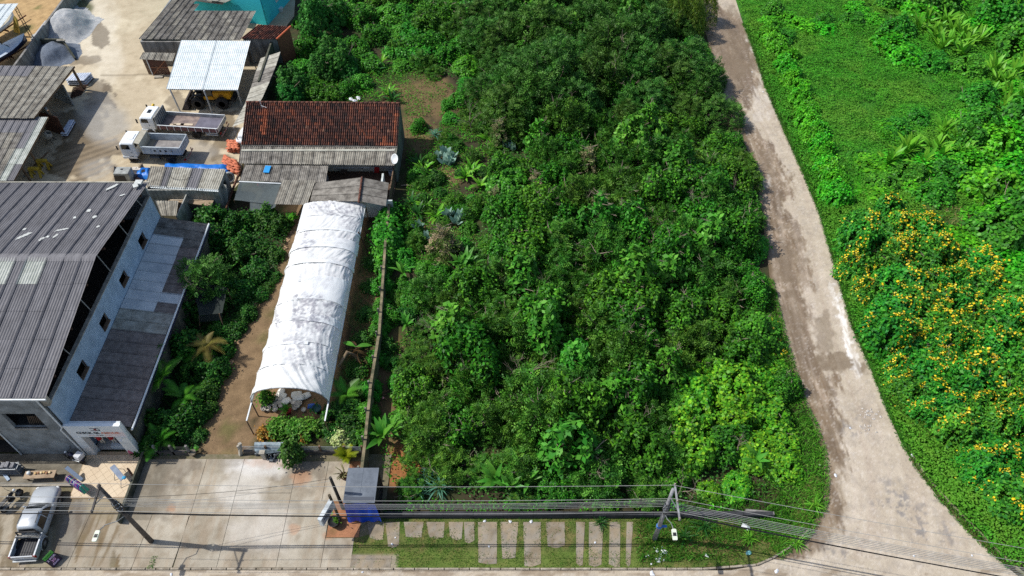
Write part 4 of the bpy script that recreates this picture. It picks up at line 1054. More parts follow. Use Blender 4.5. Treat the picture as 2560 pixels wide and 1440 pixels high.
# ================================================================== plastic tunnel
gh = thing('plastic_tunnel', 'long arched nursery tunnel covered in patched white plastic sheeting', 'greenhouse', (-16.9, 40, 0))
GX0, GX1, GYA, GYB, GS, GP = -19.72, -13.9, 29.6, 51.3, 2.0, 4.05
def arch(s, y, grow=0.):
    "s 0..1 across"
    th_ = math.pi * s
    cxm = (GX0 + GX1) / 2; hw_ = (GX1 - GX0) / 2 + grow
    GP = float(np.interp(y, [29.6, 36, 45, 48, 51.3], [4.05, 3.8, 3.3, 3.0, 2.55]))
    return V((cxm - hw_ * math.cos(th_) * (abs(math.cos(th_)) ** -.08 if abs(math.cos(th_)) > .02 else 1), y, GS + (GP - GS + grow) * math.sin(th_) ** .85))
def skin(name, y0, y1, nu, nv, grow, parent, seed, hoop=2.17, wr=1., hole=None, s0=0., s1=1.):
    VV = []; CC = []
    S_ = np.linspace(s0, s1, nu + 1); T_ = np.linspace(y0, y1, nv + 1)
    sg, tg = np.meshgrid(S_, T_)
    fr = ((tg - GYA) / hoop) % 1.0
    k = np.floor((tg - GYA) / hoop)
    sag = np.sin(np.pi * fr) ** 1.3 * (.14 + .2 * vn(k * 3.1, sg * 2, 7))
    w1 = np.abs(fbm(sg * 30 + (tg - GYA) * (vn(k, k * 0 + 3, 5) - .5) * 6, tg * .45 + sg * 3, 3, seed) - .5) * .42
    w2 = np.abs(fbm(sg * 7 - tg * .9, tg * .8, 2, seed + 5) - .5) * .2
    amp_ = .5 + .9 * vn(k * 2.3, sg * 3 + k, 31)
    disp = -sag * (sg * (1 - sg) * 4) ** .5 + wr * ((w1 - .06) * amp_ + (w2 - .05)) * .75 * sm(0., .12, np.minimum(sg, 1 - sg))
    st = fbm(sg * 5, tg * .55, 4, seed + 9); fn = fbm(sg * 70, tg * 6, 3, seed + 2); fn2 = fbm(sg * 22, tg * 3.4, 4, seed + 3)
    for i in range(nv + 1):
        for j in range(nu + 1):
            p = arch(sg[i, j], tg[i, j], grow); c_ = arch(.5, tg[i, j]); nrm = V((p.x - c_.x, 0, p.z - GS + .3)).normalized()
            VV.append(tuple(p + nrm * float(disp[i, j]) - rootloc(parent)))
    base = np.array(S(250, 252, 252)); cc = np.tile(base, (sg.size, 1)).astype(float)
    u, v = px(np.array([q[0] for q in VV]) - 16.9, np.array([q[1] for q in VV]) + 40, np.array([q[2] for q in VV]))
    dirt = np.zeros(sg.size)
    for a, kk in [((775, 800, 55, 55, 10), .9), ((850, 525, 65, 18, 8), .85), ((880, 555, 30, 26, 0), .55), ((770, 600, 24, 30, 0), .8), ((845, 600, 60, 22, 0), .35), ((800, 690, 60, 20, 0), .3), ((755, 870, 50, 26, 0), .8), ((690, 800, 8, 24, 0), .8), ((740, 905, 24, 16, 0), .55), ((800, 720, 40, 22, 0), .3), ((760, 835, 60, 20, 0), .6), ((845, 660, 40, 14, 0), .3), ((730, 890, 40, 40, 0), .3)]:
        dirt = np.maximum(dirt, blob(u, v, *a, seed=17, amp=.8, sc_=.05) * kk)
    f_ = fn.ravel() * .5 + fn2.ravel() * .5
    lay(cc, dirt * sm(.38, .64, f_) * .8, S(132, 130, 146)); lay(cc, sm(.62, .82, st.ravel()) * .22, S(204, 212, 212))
    F_ = []
    for i in range(nv):
        for j in range(nu):
            if hole and any(h[0] < (sg[i, j]) < h[1] and h[2] < tg[i, j] < h[3] for h in hole): continue
            F_.append((i * (nu + 1) + j, i * (nu + 1) + j + 1, (i + 1) * (nu + 1) + j + 1, (i + 1) * (nu + 1) + j))
    return np_mesh(name, VV, F_, plastic, parent, cc, smooth=True)
plastic = M('white_plastic', None, (.97, .98, .98), 3, .45, attr=True, trans=.3, spec=.35)
skin('plastic_cover', GYA, GYB, 84, 230, .03, gh, 3, hole=[(.06, .13, 46.9, 47.6)])
for y0, y1, g_, s0, s1 in [(44.6, 46.0, .12, 0, 1), (42.6, 43.1, .11, .0, 1), (46.9, 47.15, .09, .2, 1.), (33.7, 33.95, .08, .1, .6), (36.0, 36.9, .10, .55, .95), (38.4, 41.2, .09, .42, .9)]:
    skin('plastic_patch', y0, y1, 50, 10, g_, gh, 40 + int(y0), wr=.35, s0=s0, s1=s1)
for k in range(11):
    y = GYA + k * 2.17
    MB().path([arch(t / 16, y, -.02) for t in range(17)], .035, 6).build('hoop', steel, gh)
for k in range(11):
    y = min(GYA + k * 2.17, GYB)
    for X_ in (GX0, GX1): MB().tube((X_, y, 0), (X_, y, GS + .05), .05).build('post', wood, gh)
yf0 = 28.0
for X_ in (GX0, GX1):
    MB().bar((X_, yf0, GS), (X_, GYA + .1, GS), .1, .1).build('front_beam', whitep, gh)
    MB().tube((X_, yf0, 0), (X_, yf0, GS), .05).build('front_post', wood, gh)
    MB().bar((X_, GYA, GS), (X_, GYB, GS), .07, .1).build('side_rail', whitep, gh)
for (u, v, u2, v2) in [(893, 640, 866, 580), (935, 650, 895, 600)]:
    MB().tube(P(u + 30, v, 0), P(u2 + 30, v2, 2.4), .06).build('prop', woodd, gh)

# sacks and pots under its front end
sackm = M('sack', S(232, 230, 222), S(206, 204, 196), 4, .85, rand=.06)
def sack_mesh():
    mb = MB(); secs = []
    for x, w, h in [(-.36, .18, .05), (-.3, .24, .13), (-.1, .27, .17), (.12, .26, .16), (.3, .23, .12), (.37, .17, .05)]:
        secs.append([V((x, w * math.cos(t), .13 + h * math.sin(t) * .8)) for t in [2 * math.pi * k / 10 for k in range(10)]])
    return mb.loft(secs)
for i, (u, v, a, z) in enumerate([(702, 985, 80, 0), (706, 996, 70, 0), (742, 988, 10, 0), (748, 995, 0, .2), (740, 1003, 90, 0), (764, 992, 30, 0), (715, 1006, 40, 0)]):
    q = P(u, v, z); o = sack_mesh().build('feed_sack', sackm, world=False, smooth=True); o.location = q; o.rotation_euler = (0, 0, R(a)); o.scale = (1.15, 1.15, 1)
    tag(o, 'whitish filled sack heaped under the open end of the plastic tunnel', 'sack', 'sacks under the tunnel mouth')
potm = M('grey_pot', S(206, 200, 188), S(168, 160, 150), 4, .85, rand=.15)
rp_ = random.Random(6)
pot_me = None
for i in range(22):
    u = rp_.uniform(664, 712) if i < 15 else rp_.uniform(735, 762); v = rp_.uniform(1000, 1030) if i < 15 else rp_.uniform(1005, 1030)
    if i < 15: v = 1002 + (i % 4) * 8 + rp_.uniform(-2, 2); u = 664 + (i // 4) * 12 + rp_.uniform(-3, 3)
    q = P(u, v)
    if pot_me is None:
        o = MB().lathe([(.12, 0), (.2, .2), (.21, .33), (.19, .34), (.17, .28), (.001, .27)], 12).build('plant_pot', potm, world=False, smooth=True); pot_me = o.data
    else: o = link(bpy.data.objects.new('plant_pot', pot_me))
    o.location = q; o.scale = [rp_.uniform(.8, 1.15)] * 3; o.rotation_euler = (rp_.uniform(-.15, .15), rp_.uniform(-.12, .12), 0)
    tag(o, 'empty grey plant pot crowded under the plastic tunnel mouth', 'plant pot', 'pots under the tunnel mouth')
tag(drape('blue_sheet', [P(770, 1010, .25), P(786, 1008, .35), P(790, 1020, .05), P(768, 1022, .05)], 6, 5, -.08, M('blue_film', S(52, 96, 176), rough=.5), None, 9), 'crumpled blue plastic film beside the tunnel pots', 'plastic film')

# ================================================================== walls and fences round the garden
bw = thing('boundary_wall', 'old mossy boundary wall between the tunnel garden and the overgrown lot', 'wall', (-11.2, 35, 0))
ptsW = [(-10.75, 24.0), (-10.8, 27), (-10.95, 31), (-10.9, 36), (-11.2, 41), (-11.5, 46), (-11.75, 52.0)]
for k, (a, b) in enumerate(zip(ptsW[:-1], ptsW[1:])): wall(bw, a, b, 0, 1.7 + .1 * ((k * 7) % 3 - 1), .22, M('lichen_wall', S(142, 128, 102), S(74, 76, 56), 1.3, .95, .5, 8, fine=.2), name='wall_panel')
for k in range(9):
    y = 24.2 + k * 2.4; x = np.interp(y, [p[1] for p in ptsW], [p[0] for p in ptsW])
    MB().bar((x - .12, y, 0), (x - .12 - .05, y + .1, 2.05), .14, .14).build('pier', M('pier_grey', S(128, 124, 112), S(92, 90, 80), 2, .95), bw)
gf = thing('garden_fence', 'low block and rail fence with slim posts in front of the plastic tunnel', 'fence', (-15.5, 26.4, 0))
wall(gf, (-20.0, 26.35), (-11.0, 26.3), 0, .5, .16, M('dark_block', S(98, 92, 86), S(62, 60, 56), 1.4, .95, fine=.12))
for x in (-20.2, -18.2, -16.2, -14.2, -12.4, -11.1): MB().box(x - .07, 26.28, 0, x + .07, 26.42, 1.25).build('post', concrete if x < -20 else wood, gf)
for z in (.7, .86, 1.02, 1.18): MB().bar((-20.2, 26.35, z), (-11.1, 26.3, z), .025, .03).build('rail', steel, gf)
MB().bar((-20.3, 26.25, .02), (-20.05, 26.5, 1.35), .2, .22).build('gate_pier', concrete, gf)
gf2 = thing('side_fence', 'low dark block fence with rails under the palms beside the boutique', 'fence', (-26, 26.2, 0))
wall(gf2, (-27.3, 26.3), (-23.9, 26.3), 0, .55, .16, M('dark_block', S(98, 92, 86), S(62, 60, 56), 1.4, .95, fine=.12))
for x in (-26.4, -25.2, -24.0): MB().box(x - .08, 26.22, 0, x + .08, 26.38, 1.35).build('post', plaster, gf2)
for z in (.75, .95, 1.15): MB().bar((-27.2, 26.3, z), (-24.0, 26.3, z), .025, .03).build('rail', blackm, gf2)
dw = thing('driveway_wall', 'dark narrow planted wall dividing the tiled terrace from the concrete driveway', 'wall', (-27.4, 24, 0))
wall(dw, (-27.38, 20.9), (-27.3, 26.2), 0, .75, .16, mossw)
lw = thing('lot_front_wall', 'low blackened wall along the front of the overgrown lot', 'wall', (4, 21.4, 0))
darkw = M('blackened_wall', S(66, 66, 70), S(40, 42, 44), 1.1, .95, .3, 8, fine=.15)
for k in range(13): wall(lw, (-9.0 + k * 2.1, 21.45), (-9.0 + k * 2.1 + 2.07, 21.45), 0, .62 + .02 * (k % 3), .28, darkw, name='wall_panel')
rr_ = wall(lw, P(1860, 1285)[:2], P(1930, 1292)[:2], 0, .6, .25, plaster, name='wall_panel')
yw = thing('yard_wall', 'grey rendered yard wall between the sandy boatyard and the gravel bays', 'wall', P(100, 110))
a, b = P(196, 2), P(44, 215); dvec = (b - a)
wall(yw, (a.x + 6.5, a.y + 9), (a.x, a.y), 0, 1.9, .25, plaster); wall(yw, (a.x, a.y), (b.x, b.y), 0, 1.9, .25, plaster)
gb = thing('gravel_bay_wall', 'dark wooden bay divider between the two gravel heaps', 'wall', P(140, 130))
q0, q1, q2 = P(92, 122), P(168, 122), P(190, 150)
wall(gb, (q0.x, q0.y), (q1.x, q1.y), 0, 1.35, .2, mossw, name='wall_panel'); wall(gb, (q1.x, q1.y), (q2.x, q2.y), 0, 1.35, .2, mossw, name='wall_panel', z1b=.3)
tag(MB().obox(P(152, 101, 1.42), (1.0, .25, .12), 0).build('concrete_block', concrete), 'pale concrete block lying on top of the bay divider', 'block')
def heap(name, cu, cv, ru, rv, hgt, mat, label, seed, ang=0.):
    c = P(cu, cv); rx = (P(cu + ru, cv) - c).length; ry = (P(cu, cv - rv) - c).length
    n = 46; t = np.linspace(-1.25, 1.25, n); X, Y = np.meshgrid(t, t); r = np.sqrt(X ** 2 + Y ** 2) + (fbm(X * 1.6 + 9, Y * 1.6, 3, seed) - .5) * .5
    Z = hgt * (1 - sm(.0, 1.05, r)) * (.75 + .5 * fbm(X * 2.2, Y * 2.2, 4, seed + 3)) + .05 * fbm(X * 9, Y * 9, 3, seed)
    Z = np.where(r > 1.15, -.1, Z) - .03
    idx = np.arange(n * n).reshape(n, n); F_ = np.stack([idx[:-1, :-1], idx[:-1, 1:], idx[1:, 1:], idx[1:, :-1]], -1).reshape(-1, 4)
    keep = (r.ravel()[F_] < 1.2).all(1)
    o = np_mesh(name, np.stack([X.ravel() * rx, Y.ravel() * ry, Z.ravel()], -1), F_[keep], mat, None, smooth=True); o.location = c
    return tag(o, label, 'gravel heap')
heap('gravel_heap', 168, 72, 66, 44, 2.0, M('pale_gravel', S(152, 156, 160), S(184, 184, 182), 2.2, .95, .8, 30, fine=.18), 'large pale grey gravel heap against the yard wall', 3)
heap('gravel_heap', 132, 138, 56, 30, 1.4, M('blue_gravel', S(112, 122, 136), S(96, 104, 116), 3, .95, .8, 40, fine=.2), 'smooth bluish grey gravel heap in the nearer bay by the shed roof', 8)

# ================================================================== wheels
tyrem = M('tyre', S(38, 37, 37), S(54, 52, 50), 6, .85)
ROTX = Matrix.Rotation(R(90), 3, 'X')
def wheel(parent, x, y, r, w, rim, name='wheel', hub=.6, z=None):
    z = r if z is None else z
    mb = MB().lathe([(r * hub, -w / 2), (r * .94, -w / 2), (r, -w * .33), (r, w * .33), (r * .94, w / 2), (r * hub, w / 2), (r * hub, -w / 2)], 22, (x, y, z), ROTX)
    o = mb.build(name, tyrem, parent, world=False, smooth=True)
    rm = MB()
    s = -1 if y < 0 else 1
    rm.lathe([(r * hub, w * .46 * -1), (r * hub * .9, -w * .3), (r * .2, -w * .22), (.001, -w * .3), ], 18, (x, y, z), ROTX)
    rm.lathe([(r * hub, w * .46), (r * hub * .9, w * .3), (r * .2, w * .22), (.001, w * .3)], 18, (x, y, z), ROTX)
    rm.build('rim', rim, o, world=False, smooth=True)
    return o
carw = M('white_truck_paint', S(232, 236, 238), S(220, 226, 230), .9, .35, coat=.3, spec=.5)
silver = M('silver_paint', S(172, 178, 184), S(162, 169, 176), .7, .34, metal=.12, coat=.35, spec=.5)
rimg = M('grey_rim', S(140, 140, 138), S(100, 98, 96), 5, .6, metal=.3)
rimy = M('yellow_rim', S(190, 140, 60), S(140, 100, 50), 5, .7)
chass = M('chassis_black', S(34, 33, 33), S(56, 50, 44), 4, .8)
redl = M('red_lamp', S(150, 16, 18), rough=.25); orl = M('orange_lamp', S(220, 110, 30), rough=.3); whl = M('lamp_glass', S(220, 224, 226), rough=.15)

def cab(t, x0, x1, w, z0, z1, paint, slope=.25):
    "forward-control truck cab, front at x1"
    m = MB(); secs = []
    for x, zt, hw in [(x0, z1, w / 2), (x1 - .45, z1, w / 2), (x1 - .18, z1 - .18, w / 2 - .02), (x1 - .06, z0 + (z1 - z0) * .55, w / 2 - .03), (x1, z0 + .3, w / 2 - .06), (x1 - .02, z0, w / 2 - .08)]:
        secs.append([V((x, -hw, z0)), V((x, -hw, zt - .16)), V((x, -hw + .12, zt - .03)), V((x, 0, zt)), V((x, hw - .12, zt - .03)), V((x, hw, zt - .16)), V((x, hw, z0))])
    m.loft(secs[:-1]); c = m.build('cab', paint, t, world=False, bevel=.03)
    ws = MB(); zb = z0 + (z1 - z0) * .52
    ws.extr([V((x1 - .045, -w / 2 + .14, zb)), V((x1 - .045, w / 2 - .14, zb)), V((x1 - .19, w / 2 - .2, z1 - .25)), V((x1 - .19, -w / 2 + .2, z1 - .25))], (.02, 0, .004)); ws.build('windscreen', glassd, t, world=False)
    for s in (-1, 1):
        MB().extr([V((x0 + .55, s * (w / 2 - .005), zb)), V((x1 - .25, s * (w / 2 - .005), zb)), V((x1 - .4, s * (w / 2 - .005), z1 - .26)), V((x0 + .55, s * (w / 2 - .005), z1 - .26))], (0, s * .015, 0)).build('side_window', glassd, t, world=False)
        MB().bar((x1 - .1, s * (w / 2 + .02), z1 - .35), (x1 + .05, s * (w / 2 + .24), z1 - .4), .03, .03).bar((x1 + .02, s * (w / 2 + .24), zb + .1), (x1 + .02, s * (w / 2 + .24), zb + .62), .16, .06).build('mirror', blackm, t, world=False)
        MB().box(x1 - .08, s * (w / 2 - .35) - .14, z0 + .05, x1 + .02, s * (w / 2 - .35) + .14, z0 + .25).build('headlight', whl, t, world=False)
        MB().bar((x0 + .5, s * (w / 2 + .006), z0 + .55), (x0 + .66, s * (w / 2 + .006), z0 + .55), .03, .05).build('door_handle', blackm, c, world=False)
        MB().box(x0 + .2, s * (w / 2) - .1, z0 - .35, x1 - .15, s * (w / 2) + .03, z0 - .02).build('wheel_arch', paint, t, world=False, bevel=.03)
    MB().box(x1 - .25, -w / 2, z0 - .42, x1 + .06, w / 2, z0 - .06).build('bumper', paint, t, world=False, bevel=.04)
    MB().box(x1 - .02, -.6, z0 + .32, x1 + .012, .6, z0 + .55).build('grille', blackm, t, world=False)
    rw = MB()
    for s in (-1, 1): rw.box(x0 - .012, s * .55 - .36, zb + .05, x0 + .012, s * .55 + .36, z1 - .3)
    rw.build('rear_window', glassd, t, world=False)
    return c

def truck_base(t, xf, xr, x0, x1, dual=True, r=.5):
    MB().box(x0, -.42, .62, x1, -.3, .88).box(x0, .3, .62, x1, .42, .88).box(x0, -.4, .66, x0 + .1, .4, .84).box((x0 + x1) / 2, -.4, .66, (x0 + x1) / 2 + .12, .4, .84).build('chassis', chass, t, world=False)
    for s in (-1, 1):
        wheel(t, xf, s * 1.02, r, .28, rimg)
        wheel(t, xr, s * 1.02, r, .27, rimg)
        wheel(t, xr, s * .72, r, .27, rimg)
    MB().tube((xf, -1, r), (xf, 1, r), .07).build('front_axle', chass, t, world=False); MB().tube((xr, -1, r), (xr, 1, r), .09).ell((xr, 0, r), (.22, .2, .22)).build('rear_axle', chass, t, world=False)

# ---- tipper
def place(t, nose, tail):
    a, b = V(nose), V(tail); c = (a + b) / 2; d = a - b
    t.location = (c.x, c.y, 0); t.rotation_euler = (0, 0, math.atan2(d.y, d.x))
tp = thing('dump_truck', 'white tipper truck with empty steel dump body parked beside the flatbed', 'truck')
cab(tp, 1.75, 3.55, 2.3, .95, 2.8, carw)
MB().box(1.95, -.45, 2.79, 2.65, .45, 2.86).build('roof_hatch', carw, tp, world=False, bevel=.02)
truck_base(tp, 2.55, -1.75, -3.2, 3.2)
bodym = M('tipper_body', S(188, 198, 204), S(150, 158, 162), 1.2, .6, fine=.08); linerm = M('worn_steel', S(112, 108, 108), S(150, 146, 142), 1.4, .6, fine=.1)
bd = MB().box(-3.4, -1.18, 1.12, .95, 1.18, 1.22); bd.build('bed_floor', linerm, tp, world=False)
for s in (-1, 1):
    sd_ = MB().box(-3.4, s * 1.2 - .04, 1.12, .95, s * 1.2 + .04, 2.05); sd_.bar((-3.4, s * 1.2, 2.06), (.95, s * 1.2, 2.06), .13, .09)
    so_ = sd_.build('side_panel', bodym, tp, world=False)
    for k in range(6): MB().box(-3.2 + k * .78, s * 1.25 - .03, 1.15, -3.1 + k * .78, s * 1.25 + .03, 2.0).build('rib', bodym, so_, world=False)
    for k in range(4): MB().box(-2.5 + k * .62, s * 1.262 - .015, 1.5, -2.28 + k * .62, s * 1.262 + .015, 1.7).build('marker_plate', blackm, so_, world=False)
    MB().box(-2.6, s * 1.0 - .25, 1.02, -.9, s * 1.0 + .25, 1.08).build('mudguard', chass, tp, world=False)
    MB().tube((-.55, s * .85, .72), (.55, s * .85, .72), .27).build('fuel_tank', M('tank', S(92, 94, 94), rough=.4, metal=.5), tp, world=False)
    MB().bar((-3.45, s * .9, .55), (-3.35, s * 1.1, .6), .1, .2).build('tail_lamp', redl, tp, world=False)
tg = MB().box(-3.46, -1.2, 1.1, -3.38, 1.2, 2.1); tgo = tg.build('tailgate', bodym, tp, world=False)
for k in range(4): MB().box(-3.5, -1.0 + k * .56, 1.2, -3.46, -.9 + k * .56, 2.05).build('rib', bodym, tgo, world=False)
hb = MB(); hb.extr([V((.95, -1.2, 1.15)), V((1.0, -1.2, 2.45)), V((1.55, -1.2, 2.62)), V((1.55, -1.2, 2.54)), V((1.08, -1.2, 2.38)), V((1.05, -1.2, 1.15))], (0, 2.4, 0)); hb.build('headboard', M('cream_steel', S(196, 190, 172), S(168, 160, 140), 1.5, .7), tp, world=False)
MB().extr([V((.92, -1.16, 1.3)), V((.92, 1.16, 1.3)), V((.3, 1.16, 1.22)), V((.3, -1.16, 1.22))], (0, 0, .02)).build('load_grit', M('grit', S(150, 140, 122), rough=.95), tp, world=False)
MB().bar((-3.55, -1.15, .5), (-3.55, 1.15, .5), .06, .12).build('rear_bumper', M('bumper_rw', S(170, 150, 148), S(140, 60, 56), 4, .6), tp, world=False)
nose = P(300, 378, .9); tail = P(466, 388, .9)
nose, tail = P(303, 376, 1.0), P(462, 392, 1.0)
def park(t, wheel_px, local, heading, sc_=1.):
    "stand the truck so that its wheel at `local` touches the ground where the photo shows it"
    q = P(*wheel_px); a = R(heading); c, s_ = math.cos(a), math.sin(a); lx, ly = local[0] * sc_, local[1] * sc_
    t.location = (q.x - (lx * c - ly * s_), q.y - (lx * s_ + ly * c), 0); t.rotation_euler = (0, 0, a); t.scale = (sc_,) * 3
park(tp, (337, 407), (2.55, 1.15), 177, .92)
for ch in tp.children:
    if ch.name.split('.')[0] in ('bed_floor', 'side_panel', 'tailgate', 'headboard', 'load_grit'): ch.location.z += .32
# ---- flatbed
fb_ = thing('flatbed_truck', 'white flatbed truck with long empty drop-side deck parked behind the tipper', 'truck')
cab(fb_, 2.7, 4.35, 2.2, .9, 2.5, carw)
MB().box(3.15, -.3, 2.485, 3.55, .3, 2.52).build('roof_hatch', glassd, fb_, world=False)
truck_base(fb_, 3.4, -1.7, -4.4, 4.0, r=.46)
deckm = M('deck_wood', S(150, 134, 124), S(112, 98, 96), 1.6, .85, fine=.1)
for k in range(10): MB().box(-4.5, -1.2 + k * .24 + .006, 1.15, 2.3, -1.2 + (k + 1) * .24 - .006, 1.22).build('deck_plank', deckm, fb_, world=False)
MB().box(-4.4, -1.18, 1.222, -1.6, 1.18, 1.232).build('deck_mat', M('dark_mat', S(112, 110, 122), S(92, 90, 102), 1.5, .8), fb_, world=False)
for i, (x, y, l) in enumerate([(-.6, .3, 1.4), (.3, .35, 1.2), (.9, .5, .7)]): MB().obox((x, y, 1.245), (l, .32, .03), .05).build('loose_board', palew, fb_, world=False)
redside = M('maroon_side', S(128, 88, 88), S(98, 66, 66), 2, .7); greyside = M('grey_side', S(186, 184, 178), S(150, 148, 142), 2, .75)
for s in (-1, 1):
    o = MB().box(-4.5, s * 1.24 - .03, 1.12, 2.3, s * 1.24 + .03, 1.62).build('drop_side', redside if s > 0 else greyside, fb_, world=False)
    MB().bar((-4.5, s * 1.24, 1.64), (2.3, s * 1.24, 1.64), .09, .06).build('top_rail', whitep, o, world=False)
    for k in range(9): MB().box(-4.4 + k * .8, s * 1.28 - .025, 1.05, -4.34 + k * .8, s * 1.28 + .025, 1.62).build('stake', whitep, o, world=False)
    MB().box(-4.3, s * 1.12 - .05, .62, -2.95, s * 1.12 + .05, .68).box(-4.3, s * 1.12 - .05, .86, -2.95, s * 1.12 + .05, .92).build('side_guard', whitep, fb_, world=False)
    MB().box(-4.62, s * .95 - .16, .75, -4.56, s * .95 + .16, .9).build('tail_lamp', redl, fb_, world=False)
MB().box(-4.56, -1.24, 1.12, -4.5, 1.24, 1.62).build('tailboard', greyside, fb_, world=False)
hb = MB().box(2.3, -1.2, 1.15, 2.36, 1.2, 2.6)
hbo = hb.build('headboard', greyside, fb_, world=False)
for k in range(7): MB().box(2.2, -1.15 + k * .36, 1.15, 2.3, -1.07 + k * .36, 2.6).build('rib', steel, hbo, world=False)
MB().bar((-4.7, -1.15, .55), (-4.7, 1.15, .55), .06, .12).build('rear_bumper', M('bumper_rw', S(170, 150, 148), S(140, 60, 56), 4, .6), fb_, world=False)
park(fb_, (493, 347), (-1.7, 1.15), 174.5, .97)
# ---- wheel loader
wl = thing('wheel_loader', 'yellow wheel loader with black bucket standing under the white carport', 'loader')
yel = M('machine_yellow', S(222, 160, 30), S(196, 136, 26), 1.3, .5)
for x in (1.2, -1.5):
    for s in (-1, 1): wheel(wl, x, s * .95, .72, .5, rimy, hub=.5)
MB().box(-2.6, -.75, 1.0, -.6, .75, 2.0).build('engine_cover', yel, wl, world=False, bevel=.12)
MB().box(-1.8, .755, 1.3, -1.3, .775, 1.7).build('vent_panel', M('vent_brown', S(150, 100, 26)), wl, world=False)
MB().box(-.65, -.72, .95, .55, .72, 1.35).build('platform', yel, wl, world=False, bevel=.06)
cbn = MB()
for x, y in ((-.55, -.62), (-.55, .62), (.5, -.6), (.5, .6)): cbn.bar((x, y, 1.3), (x * .9, y * .9, 2.75), .08, .08)
cbn.build('cab_frame', blackm, wl, world=False); MB().box(-.62, -.68, 2.72, .58, .68, 2.85).build('cab_roof', yel, wl, world=False, bevel=.06)
MB().box(-.5, -.56, 1.35, .45, .56, 2.7).build('cab_glass', glassd, wl, world=False)
MB().box(-2.95, -.8, .7, -2.5, .8, 1.3).build('counterweight', blackm, wl, world=False, bevel=.08)
MB().box(-2.4, -.35, .6, 1.7, .35, 1.0).build('frame', chass, wl, world=False)
for s in (-1, 1): MB().path([(.7, s * .45, 1.5), (1.7, s * .45, 1.35), (2.5, s * .45, .55)], [.14, .12, .1], 6).build('lift_arm', blackm, wl, world=False)
bk = MB().extr([V((2.3, -1.25, .25)), V((2.4, -1.25, 1.05)), V((2.55, -1.25, 1.1)), V((2.5, -1.25, .35)), V((3.15, -1.25, .1)), V((3.2, -1.25, .02)), V((2.45, -1.25, .05))], (0, 2.5, 0))
for s in (-1, 1): bk.extr([V((2.4, s * 1.24, .05)), V((2.5, s * 1.24, 1.08)), V((3.15, s * 1.24, .06))], (0, s * .03, 0))
bk.build('bucket', M('bucket_steel', S(84, 78, 80), S(62, 58, 60), 3, .7), wl, world=False)
wq1, wq2 = P(497, 258, .7), P(556, 258, .7)
d_ = wq1 - wq2
wl.rotation_euler = (0, 0, math.atan2(d_.y, d_.x)); cxy = wq2 + d_.normalized() * 1.5
nl = V((-math.sin(wl.rotation_euler.z), math.cos(wl.rotation_euler.z), 0))
wl.location = (cxy.x - nl.x * .95, cxy.y - nl.y * .95, 0)
# ---- pickup
pk = thing('pickup_truck', 'silver double-cab pickup with open bed parked in front of the warehouse', 'pickup')
def ring(x0, x1, hw, z, r=.25, n=4, tap=0.):
    pts = []
    for cx_, cy_, a0 in ((x1 - r, hw - r, 0), (x0 + r, hw - r, 90), (x0 + r, -hw + r, 180), (x1 - r, -hw + r, 270)):
        for k in range(n + 1):
            t = R(a0 + 90 * k / n); pts.append(V((cx_ + r * math.cos(t), cy_ + r * math.sin(t) * (1 - tap * (cx_ > 1)), z)))
    return pts
MB().loft([ring(-.95, 2.5, .8, .38, .3), ring(-.95, 2.56, .88, .6, .34), ring(-.95, 2.54, .89, .85, .4), ring(-.95, 2.42, .84, 1.02, .46), ring(-.95, 2.2, .72, 1.1, .45)]).build('body', silver, pk, world=False, smooth=True)
MB().loft([ring(-.95, 1.2, .83, 1.02, .2), ring(-.93, .92, .76, 1.35, .2), ring(-.88, .45, .64, 1.68, .2), ring(-.8, .3, .56, 1.76, .25)]).build('cabin', silver, pk, world=False, smooth=True)
def gpane(nm, pts): MB().face(pts).build(nm, glassd, pk, world=False)
gpane('windscreen', [V((1.17, -.66, 1.08)), V((1.17, .66, 1.08)), V((.99, .62, 1.33)), V((.54, .52, 1.66)), V((.54, -.52, 1.66)), V((.99, -.62, 1.33))])
gpane('rear_window', [V((-.965, -.6, 1.12)), V((-.965, .6, 1.12)), V((-.93, .5, 1.6)), V((-.93, -.5, 1.6))])
for s in (-1, 1):
    for x0, x1, x2, x3 in ((.1, .95, .45, .1), (-.78, .02, .02, -.7)):
        gpane('side_window', [V((x0, s * .845, 1.06)), V((x1, s * .845, 1.06)), V((x2, s * .69, 1.62)), V((x3, s * .69, 1.62))])
    MB().ell((.95, s * .98, 1.12), (.08, .13, .08)).build('mirror', silver, pk, world=False, smooth=True)
    MB().box(-.05, s * .89 - .01, .86, .08, s * .89 + .012, .9).build('door_handle', steel, pk, world=False)
    wheel(pk, 1.6, s * .8, .37, .25, rimg); wheel(pk, -1.5, s * .8, .37, .25, rimg)
    bs_ = MB().extr([V((-2.55, s * .87, .5)), V((-2.55, s * .87, 1.02)), V((-.97, s * .87, 1.05)), V((-.97, s * .87, .5)), V((-1.1, s * .87, .5)), V((-1.2, s * .87, .74)), V((-1.5, s * .87, .84)), V((-1.8, s * .87, .74)), V((-1.9, s * .87, .5))], (0, -s * .11, 0))
    bs_.build('bed_side', silver, pk, world=False, bevel=.015)
    MB().box(-2.6, s * .8 - .08, .72, -2.5, s * .8 + .08, 1.0).build('tail_light', redl, pk, world=False)
    MB().ell((2.36, s * .66, .86), (.16, .16, .1)).build('headlight', whl, pk, world=False)
    MB().path([V((-1.5 + .46 * math.cos(t), s * .9, .38 + .46 * math.sin(t))) for t in np.linspace(0, math.pi, 9)], .05, 6).build('wheel_arch', silver, pk, world=False, smooth=True)
MB().box(-2.6, -.86, .5, -2.53, .86, 1.0).build('tailgate', silver, pk, world=False, bevel=.02); MB().box(-2.62, -.12, .78, -2.59, .12, .83).build('gate_handle', whl, pk, world=False)
MB().box(-2.53, -.77, .52, -.97, .77, .57).build('bed_liner', M('bed_liner', S(52, 54, 62), S(38, 40, 46), 3, .7), pk, world=False)
